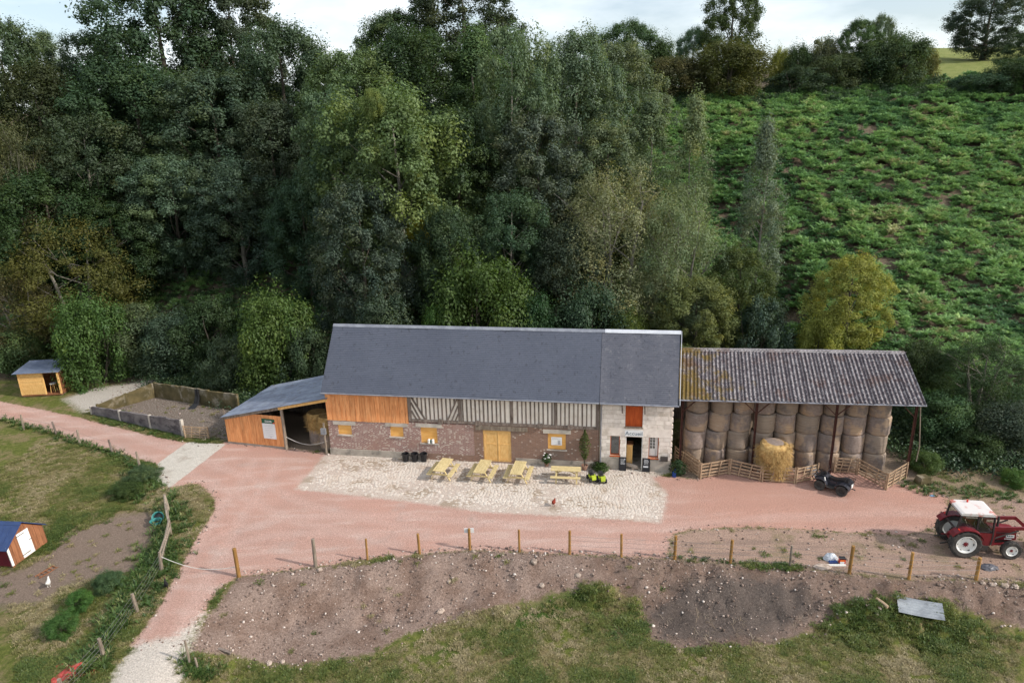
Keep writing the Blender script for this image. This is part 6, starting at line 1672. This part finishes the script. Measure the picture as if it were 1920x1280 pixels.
def toy(px_, py_, lab, rz):
    o = thing('ride_on_toy', lab, 'toy vehicle', P(px_, py_) + np.array([0, 0, .02]), rz, 'ride-on toys by the stone house')
    m = MB(); m.prism([(-.36, .16), (-.36, .30), (-.2, .36), (-.02, .30), (.12, .32), (.22, .44), (.38, .42), (.42, .22), (.36, .14)], 1, -.13, .13); m.obj('body', M['limeplastic'], o)
    m = MB(); m.prism([(-.36, .31), (-.36, .52), (-.28, .54), (-.22, .40), (.04, .37), (.04, .33)], 1, -.12, .12); m.obj('seat', M['black'], o)
    for x, y in ((-.26, -.2), (-.26, .2), (.28, -.2), (.28, .2)):
        w = MB(); w.rings([circ((x, y - .05, .13), .09, 14, 1), circ((x, y - .05, .13), .13, 14, 1), circ((x, y + .05, .13), .13, 14, 1), circ((x, y + .05, .13), .09, 14, 1)]); w.obj('wheel', M['black'], o)
    MB().bar((.2, 0, .42), (.1, 0, .58), .03, .03).obj('steering_column', M['black'], o)
    MB().tube([(.1 + .0, .13 * math.cos(a), .58 + .06 * math.sin(a)) for a in [6.283 * k / 12 for k in range(13)]], .018, 5).obj('steering_wheel', M['black'], o)
    for y in (-.11, .11): MB().box((.05, y * 1.6, .3), (.3, .08, .06)).obj('mudguard', M['limeplastic'], o)
toy(1110, 900, 'yellow green ride-on toy nearer the picnic table', -1.35); toy(1128, 902, 'yellow green ride-on toy nearer the stone house', -1.45)
wc = thing('blue_watering_can', 'dark blue watering can at the right foot of the stone house', 'watering can', P(1264, 893), 1.2)
m = MB(); m.rings([circ((0, 0, 0), .13, 14, 2), circ((0, 0, .28), .12, 14, 2), circ((0, 0, .30), .09, 14, 2)]); m.obj('body', M['bluetarp'], wc)
MB().tube([(.1, 0, .06), (.24, 0, .26), (.32, 0, .36)], [.03, .022, .03], 7).obj('spout', M['bluetarp'], wc)
MB().tube([(-.08, 0, .3), (-.2, 0, .34), (-.2, 0, .16), (-.12, 0, .08)], .015, 6).obj('handle', M['bluetarp'], wc)

# ================================================================== TRACTOR
def wheel(parent, x, y, R, w, rim_r, rim_mat, hub_mat, lugs, out, name='wheel'):
    o = bpy.data.objects.new(name, None); COL.objects.link(o); o.parent = parent; o.location = (x, y, R)
    n = 40; rs = [(rim_r, -w * .42), (R * .86, -w * .5), (R * .95, -w * .46), (R * .97, -w * .25), (R * .97, w * .25), (R * .95, w * .46), (R * .86, w * .5), (rim_r, w * .42)]
    m = MB(); m.rings([circ((0, yy, 0), r, n, 1) for r, yy in rs], False)
    for k in range(lugs):
        for s in (-1, 1):
            a = 2 * math.pi * (k + (.5 if s > 0 else 0)) / lugs; rr = R * .965
            M_ = Matrix.Rotation(-a, 3, 'Y') @ Matrix.Rotation(s * .7, 3, 'X')
            m.box((rr * math.cos(a), s * w * .23, rr * math.sin(a)), (R * .075, w * .58, R * .055), M_)
    m.obj('tyre', M['tyre'], o)
    m = MB(); sgn = out
    m.rings([circ((0, sgn * w * .40, 0), rim_r * 1.02, 32, 1), circ((0, sgn * w * .44, 0), rim_r * .97, 32, 1), circ((0, sgn * w * .38, 0), rim_r * .88, 32, 1), circ((0, sgn * w * .16, 0), rim_r * .80, 32, 1), circ((0, sgn * w * .20, 0), rim_r * .25, 32, 1), circ((0, sgn * w * .20, 0), .01, 32, 1)], False)
    m.rings([circ((0, -sgn * w * .40, 0), rim_r * 1.02, 32, 1), circ((0, -sgn * w * .1, 0), rim_r * .8, 32, 1), circ((0, -sgn * w * .1, 0), .01, 32, 1)], False)
    rm = m.obj('rim', rim_mat, o)
    for k in range(6):
        a = 2 * math.pi * k / 6; MB().box((rim_r * .80 * math.cos(a), sgn * w * .22, rim_r * .80 * math.sin(a)), (rim_r * .07, w * .1, rim_r * .22), Matrix.Rotation(-a, 3, 'Y')).obj('rim_lug', M['darkmetal'], rm)
    m = MB(); m.rings([circ((0, sgn * w * .18, 0), rim_r * .24, 8, 1), circ((0, sgn * w * .34, 0), rim_r * .17, 8, 1)]); m.obj('hub', hub_mat, o)
    for k in range(8):
        a = 2 * math.pi * k / 8; MB().box((rim_r * .25 * math.cos(a), sgn * w * .235, rim_r * .25 * math.sin(a)), (rim_r * .1, .02, rim_r * .06), Matrix.Rotation(-a, 3, 'Y')).obj('wheel_nut', hub_mat, o)
    return o
ta = math.atan2(29.02 - 29.33, 24.03 - 22.0)
tr0 = P(1805, 1043); trc = (tr0[0] - math.sin(ta) * .78, tr0[1] + math.cos(ta) * .78, 0)
TRS = .93
tra = thing('red_tractor', 'old red tractor with white faded cab roof and front loader arms', 'tractor', trc, ta)
for s in (-1, 1):
    wheel(tra, 0, s * .80, .79, .40, .50, M['white'], M['red'], 20, s); wheel(tra, 2.30, s * .74, .50, .28, .29, M['white'], M['red'], 16, s)
m = MB(); m.prism([(1.36, .85), (1.36, 1.50), (2.55, 1.42), (2.66, 1.36), (2.70, .84), (2.2, .80)], 1, -.30, .30); m.obj('bonnet', M['red'], tra)
MB().span((1.42, -.312, 1.22), (2.55, .312, 1.26)).obj('bonnet_stripe', M['darkframe'], tra)
for s in (-1, 1):
    b = MB().box((2.38, s * .312, 1.06), (.40, .02, .16)).obj('badge', M['white'], tra)
    for k in range(4): MB().box((2.25 + k * .085, s * .326, 1.09), (.05, .006, .07)).obj('badge_mark', M['ink'], b)
    MB().box((2.3, s * .312, .90), (.34, .02, .05)).obj('side_trim', M['white'], tra)
    MB().box((2.705, s * .18, 1.12), (.03, .16, .13)).obj('headlight', M['white'], tra)
MB().span((2.69, -.26, .86), (2.72, .26, 1.03)).obj('grille', M['darkframe'], tra)
MB().span((1.3, -.22, .42), (2.5, .22, .86)).obj('engine_block', M['darkmetal'], tra)
MB().span((-.35, -.26, .45), (1.3, .26, 1.0)).obj('gearbox', M['darkmetal'], tra)
MB().span((2.2, -.62, .44), (2.4, .62, .56)).obj('front_axle', M['darkmetal'], tra)
MB().tube([(0, -.6, .79), (0, .6, .79)], .12, 10).obj('rear_axle', M['darkmetal'], tra)
m = MB(); m.tube([(1.72, -.20, 1.42), (1.72, -.20, 1.5), (1.72, -.20, 2.02)], [.035, .062, .058], 10); m.tube([(1.72, -.20, 2.02), (1.72, -.2, 2.16)], [.058, .03], 10); m.obj('exhaust', M['darkmetal'], tra)
tra.scale = (TRS, TRS, TRS)
# cab
CX0, CX1, CYW, CZ0, CZ1 = -.32, 1.28, .66, .98, 2.38
m = MB(); m.prism([(CX0 - .06, CZ1), (CX1 + .06, CZ1), (CX1 + .04, CZ1 + .10), (CX1 - .1, CZ1 + .14), (CX0 + .1, CZ1 + .14), (CX0 - .05, CZ1 + .10)], 1, -CYW - .06, CYW + .06)
def roofpaint():
    t = NT('faded cab roof'); o = t.coord('Object')
    f = t.step(t.math('ADD', t.noise(o, 1.7, 5, .6), t.math('MULTIPLY', t.noise(o, 6, 4, .7), .3)), .66, .80)
    return t.finish(t.mix(f, (.60, .56, .54), sh(186, 112, 100)), .6, t.bump(t.noise(o, 20, 3), .1))
m.obj('cab_roof', roofpaint(), tra)
for s in (-1, 1):
    y = s * CYW
    for a, b in (((CX0, CZ1), (CX0 - .12, 1.62)), ((CX0 - .12, 1.62), (CX0 + .02, 1.45)), ((.52, CZ1), (.52, 1.40)), ((CX1, CZ1), (CX1 + .06, 1.2)), ((CX1 + .06, 1.2), (CX1 + .02, .72))):
        MB().bar((a[0], y, a[1]), (b[0], y, b[1]), .07, .09, (0, 1, 0)).obj('pillar', M['darkframe'], tra)
    for z in (CZ1 - .03, 1.42): MB().bar((CX0, y, z), (CX1, y, z), .05, .06).obj('cab_rail', M['darkframe'], tra)
    MB().add([(CX0, y, CZ1 - .06), (.49, y, CZ1 - .06), (.49, y, 1.45), (CX0 - .08, y, 1.45)], [(0, 1, 2, 3)]).obj('side_pane', M['glass'], tra)
    d = MB().add([(.56, y, CZ1 - .06), (CX1 - .03, y, CZ1 - .06), (CX1 + .02, y, 1.45), (.56, y, 1.45)], [(0, 1, 2, 3)]).obj('door_pane', M['glass'], tra)
    MB().prism([(.58, 1.42), (CX1 + .02, 1.42), (CX1 + .02, .66), (.92, .66), (.62, 1.30)], 1, y - .025, y + .025).obj('door_panel', M['red'], tra)
    m = MB()       # wing over the rear wheel
    arc = [(.93 * math.cos(a), .79 + .90 * math.sin(a)) for a in [math.radians(20 + k * 14) for k in range(10)]]
    arc2 = [(.88 * math.cos(a), .79 + .85 * math.sin(a)) for a in [math.radians(20 + k * 14) for k in range(10)]]
    m.prism(arc + arc2[::-1], 1, min(s * .52, s * 1.0), max(s * .52, s * 1.0)); m.obj('wing', M['red'], tra)
    MB().box((-.42, s * .82, 1.58), (.05, .16, .1)).obj('tail_light', M['redprint'], tra)
    MB().bar((1.05, s * .72, .66), (1.05, s * .72, .40), .28, .03).obj('step', M['darkmetal'], tra)
MB().add([(CX1 + .01, -CYW + .06, CZ1 - .06), (CX1 + .01, CYW - .06, CZ1 - .06), (CX1 + .06, CYW - .06, 1.46), (CX1 + .06, -CYW + .06, 1.46)], [(0, 1, 2, 3)]).obj('windscreen', M['glass'], tra)
MB().bar((CX1, -CYW, CZ1 - .02), (CX1, CYW, CZ1 - .02), .07, .07).obj('cab_rail', M['darkframe'], tra); MB().bar((CX0, -CYW, CZ1 - .02), (CX0, CYW, CZ1 - .02), .07, .07).obj('cab_rail', M['darkframe'], tra)
MB().box((CX0 - .12, 0, 1.46), (.06, 1.3, .1)).obj('cab_rail', M['darkframe'], tra)
m = MB(); m.box((.28, 0, 1.18), (.46, .46, .12)); m.box((.07, 0, 1.44), (.1, .44, .5), (0, -.15, 0)); m.obj('seat', M['black'], tra)
MB().bar((1.05, 0, 1.2), (.85, 0, 1.55), .04, .04).obj('steering_column', M['black'], tra)
m = MB(); m.tube([(.83 + .10 * math.sin(a), .2 * math.cos(a), 1.57 + .15 * math.sin(a)) for a in [6.283 * k / 16 for k in range(17)]], .018, 6); m.obj('steering_wheel', M['black'], tra)
MB().span((.62, -.6, .98), (CX1, .6, 1.03)).obj('cab_floor', M['darkmetal'], tra)
MB().span((CX1 - .02, -.6, 1.0), (CX1 + .05, .6, 1.42)).obj('dash_wall', M['darkframe'], tra)
# loader
for s in (-1, 1):
    y = s * .52
    MB().bar((1.45, y, .62), (1.45, y, 1.58), .12, .16).obj('loader_tower', M['red'], tra)
    MB().bar((1.42, y, 1.62), (2.95, y, 1.70), .10, .17).obj('loader_arm', M['red'], tra)
    MB().bar((2.90, y, 1.72), (4.15, y, .62), .10, .17).obj('loader_arm', M['red'], tra)
    MB().tube([(1.5, y, 1.0), (2.6, y, 1.55)], .04, 8).obj('ram', M['darkmetal'], tra)
    MB().bar((1.5, y, .66), (2.6, s * .34, .70), .07, .1).obj('loader_strut', M['red'], tra)
MB().bar((3.5, -.52, 1.2), (3.5, .52, 1.2), .1, .1).obj('cross_tube', M['red'], tra)
m = MB(); m.prism([(4.1, .9), (4.15, .28), (4.35, .12), (4.85, .08), (4.85, .11), (4.38, .17), (4.2, .32), (4.16, .9)], 1, -.85, .85); m.obj('bucket', M['darkmetal'], tra)
for s in (-1, 1):
    MB().bar((-.35, s * .28, .55), (-1.0, s * .36, .45), .06, .06).obj('linkage_arm', M['darkmetal'], tra)
MB().bar((-.3, 0, .85), (-.85, 0, .8), .05, .05).obj('top_link', M['red'], tra)
MB().box((-.36, .0, .74), (.2, .4, .3)).obj('rear_hitch', M['red'], tra)
m = MB(); m.rings([circ((.42, .52, CZ1 + .14), .05, 10, 2), circ((.42, .52, CZ1 + .26), .04, 10, 2)]); m.obj('beacon', M['redprint'], tra)
MB().bar((.9, .70, CZ1 + .12), (1.15, .86, CZ1 + .10), .03, .04).obj('mirror_arm', M['darkmetal'], tra)

# ================================================================== QUAD BIKE
q1, q2 = P(1536, 917), P(1577, 929); qd = q1 - q2; qa = math.atan2(qd[1], qd[0]); WB = float(np.hypot(qd[0], qd[1]))
qc = (q2[0] + math.sin(qa) * .40, q2[1] - math.cos(qa) * .40, 0)
# the near side is the machine's left; x runs forward
qb = thing('quad_bike', 'black quad bike parked before the hurdles', 'quad bike', (q2[0] - math.cos(qa + math.pi / 2) * .42, q2[1] - math.sin(qa + math.pi / 2) * .42, 0), qa)
for s in (-1, 1):
    wheel(qb, 0, s * .42, .32, .26, .16, M['darkmetal'], M['darkmetal'], 14, s); wheel(qb, WB, s * .44, .31, .22, .16, M['darkmetal'], M['darkmetal'], 14, s)
navy = mottled('dark navy plastic', (.022, .023, .032), (.04, .041, .052), 3, rough=.32, spec=.5, bump=.05); M['quad'] = navy
m = MB(); m.prism([(-.35, .50), (-.40, .70), (-.1, .80), (.35, .66), (.75, .68), (1.0, .86), (1.3, .84), (1.55, .70), (1.6, .48), (1.4, .40), (.9, .34), (.3, .34)], 1, -.20, .20); m.obj('body', navy, qb)
for s in (-1, 1):
    for x in (0, WB):
        arc = [(x + .43 * math.cos(a), .33 + .43 * math.sin(a)) for a in [math.radians(15 + k * 15) for k in range(11)]]; arc2 = [(x + .40 * math.cos(a), .33 + .40 * math.sin(a)) for a in [math.radians(15 + k * 15) for k in range(11)]]
        mm = MB(); mm.prism(arc + arc2[::-1], 1, min(s * .19, s * .56), max(s * .19, s * .56)); mm.obj('mudguard', navy, qb)
    MB().span((.42, min(s * .2, s * .5), .30), (.86, max(s * .2, s * .5), .35)).obj('footboard', M['darkmetal'], qb)
    MB().bar((.92, s * .36, .40), (1.0, s * .40, .86), .05, .09).obj('leg_guard', M['white'] if s > 0 else navy, qb)
    MB().tube([(1.05, 0, 1.0), (1.0, s * .25, 1.06), (.93, s * .40, 1.06)], .018, 6).obj('handlebar', M['black'], qb)
    MB().tube([(.96, s * .30, 1.06), (1.0, s * .36, 1.22)], .01, 5).obj('mirror_stem', M['black'], qb)
    MB().box((1.0, s * .37, 1.26), (.02, .12, .08)).obj('mirror', M['black'], qb)
    MB().box((1.58, s * .22, .70), (.06, .14, .1)).obj('headlight', M['galv'], qb)
m = MB(); m.prism([(-.22, .76), (-.2, .90), (.15, .86), (.55, .80), (.78, .84), (.8, .72), (.3, .66)], 1, -.15, .15); m.obj('seat', M['black'], qb)
m = MB(); m.tube([(1.12, 0, .82), (1.05, 0, 1.02)], .05, 8); m.obj('steering_column', M['black'], qb)
for x0, x1, z, nm in ((-.50, -.08, .90, 'rear_rack'), (1.15, 1.55, .93, 'front_rack')):
    r_ = MB()
    for k in range(6): y = -.38 + k * .152; r_.tube([(x0, y, z), (x1, y, z)], .014, 5)
    for x in (x0, (x0 + x1) / 2, x1): r_.tube([(x, -.40, z), (x, .40, z)], .016, 5)
    for x, y in ((x0 + .1, -.25), (x0 + .1, .25), (x1 - .1, -.25), (x1 - .1, .25)): r_.tube([(x, y, z), (x, y * .8, z - .18)], .014, 5)
    r_.obj(nm, M['black'], qb)
MB().tube([(1.62, -.3, .5), (1.72, -.25, .62), (1.72, .25, .62), (1.62, .3, .5)], .025, 6).obj('bull_bar', M['black'], qb)
MB().box((-.42, 0, .58), (.04, .3, .2)).obj('number_plate', M['white'], qb)
MB().tube([(-.4, 0, .4), (-.62, 0, .38)], .03, 6).obj('tow_hitch', M['darkmetal'], qb)
gb = thing('grey_tub', 'pale grey feed tub on the ground behind the hurdle left of the quad bike', 'tub', P(1520, 888), .2)
m = MB(); m.rings([circ((0, 0, 0), .24, 16, 2), circ((0, 0, .42), .31, 16, 2), circ((0, 0, .42), .28, 16, 2), circ((0, 0, .06), .21, 16, 2)]); m.obj('bowl', M['galv'], gb)

# ================================================================== LOOSE THINGS ON THE GROUND
def crumpled(name, seed, rx, ry, rz, mat, label, cat, p, n=14):
    rg = random.Random(seed); rings = []
    for i in range(8):
        t = i / 7; k = math.sin(math.pi * (.5 + .5 * t)); z = rz * math.sin(math.pi * .5 * t)
        rings.append([(rx * max(k, .04) * math.cos(a) * rg.uniform(.82, 1.15), ry * max(k, .04) * math.sin(a) * rg.uniform(.82, 1.15), max(0, z * rg.uniform(.85, 1.12))) for a in [6.283 * j / n for j in range(n)]])
    m = MB(); m.rings(rings); o = m.obj(name, mat, None, p); tag(o, label, cat); return o
def filmy():
    t = NT('clear plastic'); n = t.noise(t.coord('Object'), 9, 4)
    return t.finish(t.ramp(n, [(.3, (.30, .33, .38)), (.7, (.62, .65, .70))]), .22, t.bump(n, .6, .03), spec=.6)
crumpled('plastic_bag', 5, .34, .22, .34, filmy(), 'bulging clear plastic bag on the track by the fence', 'plastic bag', G(1556, 1048))
ob = thing('orange_box', 'orange and white box with black lid by a fence post', 'box', G(1578, 1056), -.1)
MB().box((0, 0, .15), (.26, .2, .30)).obj('body', M['redprint'], ob); MB().box((0, 0, .325), (.28, .22, .05)).obj('lid', M['black'], ob); MB().box((-.02, -.103, .10), (.2, .008, .14)).obj('label_patch', M['paper'], ob); MB().box((-.02, -.103, .22), (.2, .007, .09)).obj('label_band', plain('orange print', (.75, .17, .03)), ob)
wp = MB().box((0, 0, .03), (.95, .09, .06)).obj('pale_batten', M['white'], None, G(1567, 1060), (0, 0, -.05)); tag(wp, 'pale batten lying on the ground below the plastic bag', 'batten')
wb = MB(); wb.rings([circ((0, y, .05), r, 10, 1) for y, r in ((-.12, .045), (.08, .045), (.13, .02), (.17, .02))]); tag(wb.obj('pale_bottle', M['white'], None, G(1569, 1047)), 'white bottle lying between the plastic bag and the orange box', 'bottle')
tr_ = MB(); tr_.box((0, 0, .03), (.42, .22, .05)); tr_.box((0, .0, .07), (.36, .16, .03)); tag(tr_.obj('tool_tray', M['bluetarp'], None, G(1562, 1054), (0, 0, -.1)), 'flat blue tray of oddments in front of the plastic bag', 'tray')
crumpled('dark_tarpaulin', 8, .45, .28, .16, mottled('dark crumpled sheet', (.05, .05, .06), (.14, .14, .16), 6, rough=.4), 'crumpled dark sheet on the ground right of the last fence post', 'sheet', G(1853, 1064))
crumpled('pale_shavings', 9, .45, .25, .10, M['rock'], 'little heap of pale chippings left of the batten', 'chippings', G(1543, 1062))
crumpled('blue_scrap', 10, .15, .10, .04, mottled('pale blue plastic', (.25, .45, .7), (.35, .55, .75), 6), 'scrap of pale blue plastic at the right edge of the yard', 'plastic scrap', G(1748, 929))
tin = corrugated(1.85, .82, .82 / 6, .018, .004, M['galv'], 'roofing_tin', 10, 6)
for v in tin.vertices: v.co.z += .10 * math.sin(v.co.y / .86 * 3.1) * 0 + .12 * (v.co.x / 2.1 - .5) ** 2 * 2
a_, b_ = G(1683, 1157, -1), G(1757, 1180, -1); o = link_mesh('corrugated_tin', tin, None, (a_[0], a_[1], max(a_[2], b_[2]) + .26), (.42, .02, math.atan2(b_[1] - a_[1], b_[0] - a_[0]))); tag(o, 'curved sheet of galvanised tin lying in the grass below the bank', 'tin sheet')
lg = MB(); lg.tube([(-.3, 0, .08), (0, .01, .09), (.3, 0, .08)], [.08, .085, .075], 9); tag(lg.obj('log', M['hurdle'], None, G(1653, 1132, -1), (0, .1, -1.1)), 'short cut log on the bank above the tin sheet', 'log')
lg = MB(); lg.box((0, 0, .05), (.75, .12, .1), (0, .05, 0)); tag(lg.obj('timber_offcut', M['oldtimber'], None, G(420, 1221, -.6), (0, 0, -.35)), 'dark timber offcut at the lower left foot of the bank', 'timber')
nt = MB(); rg_ = random.Random(6)
gn = [[(x * .16 + rg_.uniform(-.04, .04), y * .16 + rg_.uniform(-.04, .04), .25 * math.exp(-((x - 5) ** 2 + (y - 3) ** 2) / 9) + rg_.uniform(0, .08)) for x in range(12)] for y in range(8)]
nt.add([p for r_ in gn for p in r_], [(y * 12 + x, y * 12 + x + 1, (y + 1) * 12 + x + 1, (y + 1) * 12 + x) for y in range(7) for x in range(11)])
tag(nt.obj('red_netting', mottled('red netting', (.30, .035, .03), (.45, .08, .065), 9, rough=.7), None, G(95, 1285, -.8), (0, 0, .35)), 'crumpled red netting in the grass at the bottom left corner', 'netting')
# rocks big enough to tell apart
def rock(px_, py_, r, label, g=-.4):
    rg = random.Random(int(px_ * 7 + py_)); rings = []
    for i in range(6):
        t = i / 5; k = math.sin(math.pi * (.12 + .76 * t)); z = (1 - math.cos(math.pi * t)) / 2
        rings.append([(r * k * math.cos(a) * rg.uniform(.75, 1.2), r * .8 * k * math.sin(a) * rg.uniform(.75, 1.2), r * .8 * z * rg.uniform(.8, 1.15) - r * .25) for a in [6.283 * j / 9 for j in range(9)]])
    m = MB(); m.rings(rings); o = m.obj('rock', M['rock'], None, G(px_, py_, g), (0, 0, rg.uniform(0, 6))); tag(o, label, 'rock', 'rocks on the earth bank')
for a in ((1884, 1098, .20, 'white rock right of the last fence post, left of two at the edge'), (1904, 1099, .17, 'rightmost white rock at the right end of the bank top'), (1860, 1096, .16, 'pale low rock just right of the last fence post'),
          (1842, 1093, .15, 'pale flat rock at the foot of the last fence post'), (600, 1068, .16, 'pale slab at the foot of the second fence post'), (1002, 1053, .22, 'crumbly white rock on the bank below the sixth fence post'),
          (1083, 1078, .18, 'white rock on the bank below the seventh fence post'), (842, 1090, .13, 'small white rock in the middle of the bank'), (826, 1146, .20, 'rounded stone at the lower edge of the bank above the lush grass'),
          (1016, 1097, .17, 'flaky pale rock at the lower right of the smooth bank'), (888, 1034, .11, 'stone by the foot of the signed fence post'), (505, 1243, .16, 'pale rock low at the left foot of the bank'), (530, 1240, .13, 'second pale rock low at the left foot of the bank'),
          (1644, 1150, .09, 'square pale stone in the grass left of the tin sheet'), (1650, 1140, .10, 'flat white stone beside the cut log')):
    rock(*a)
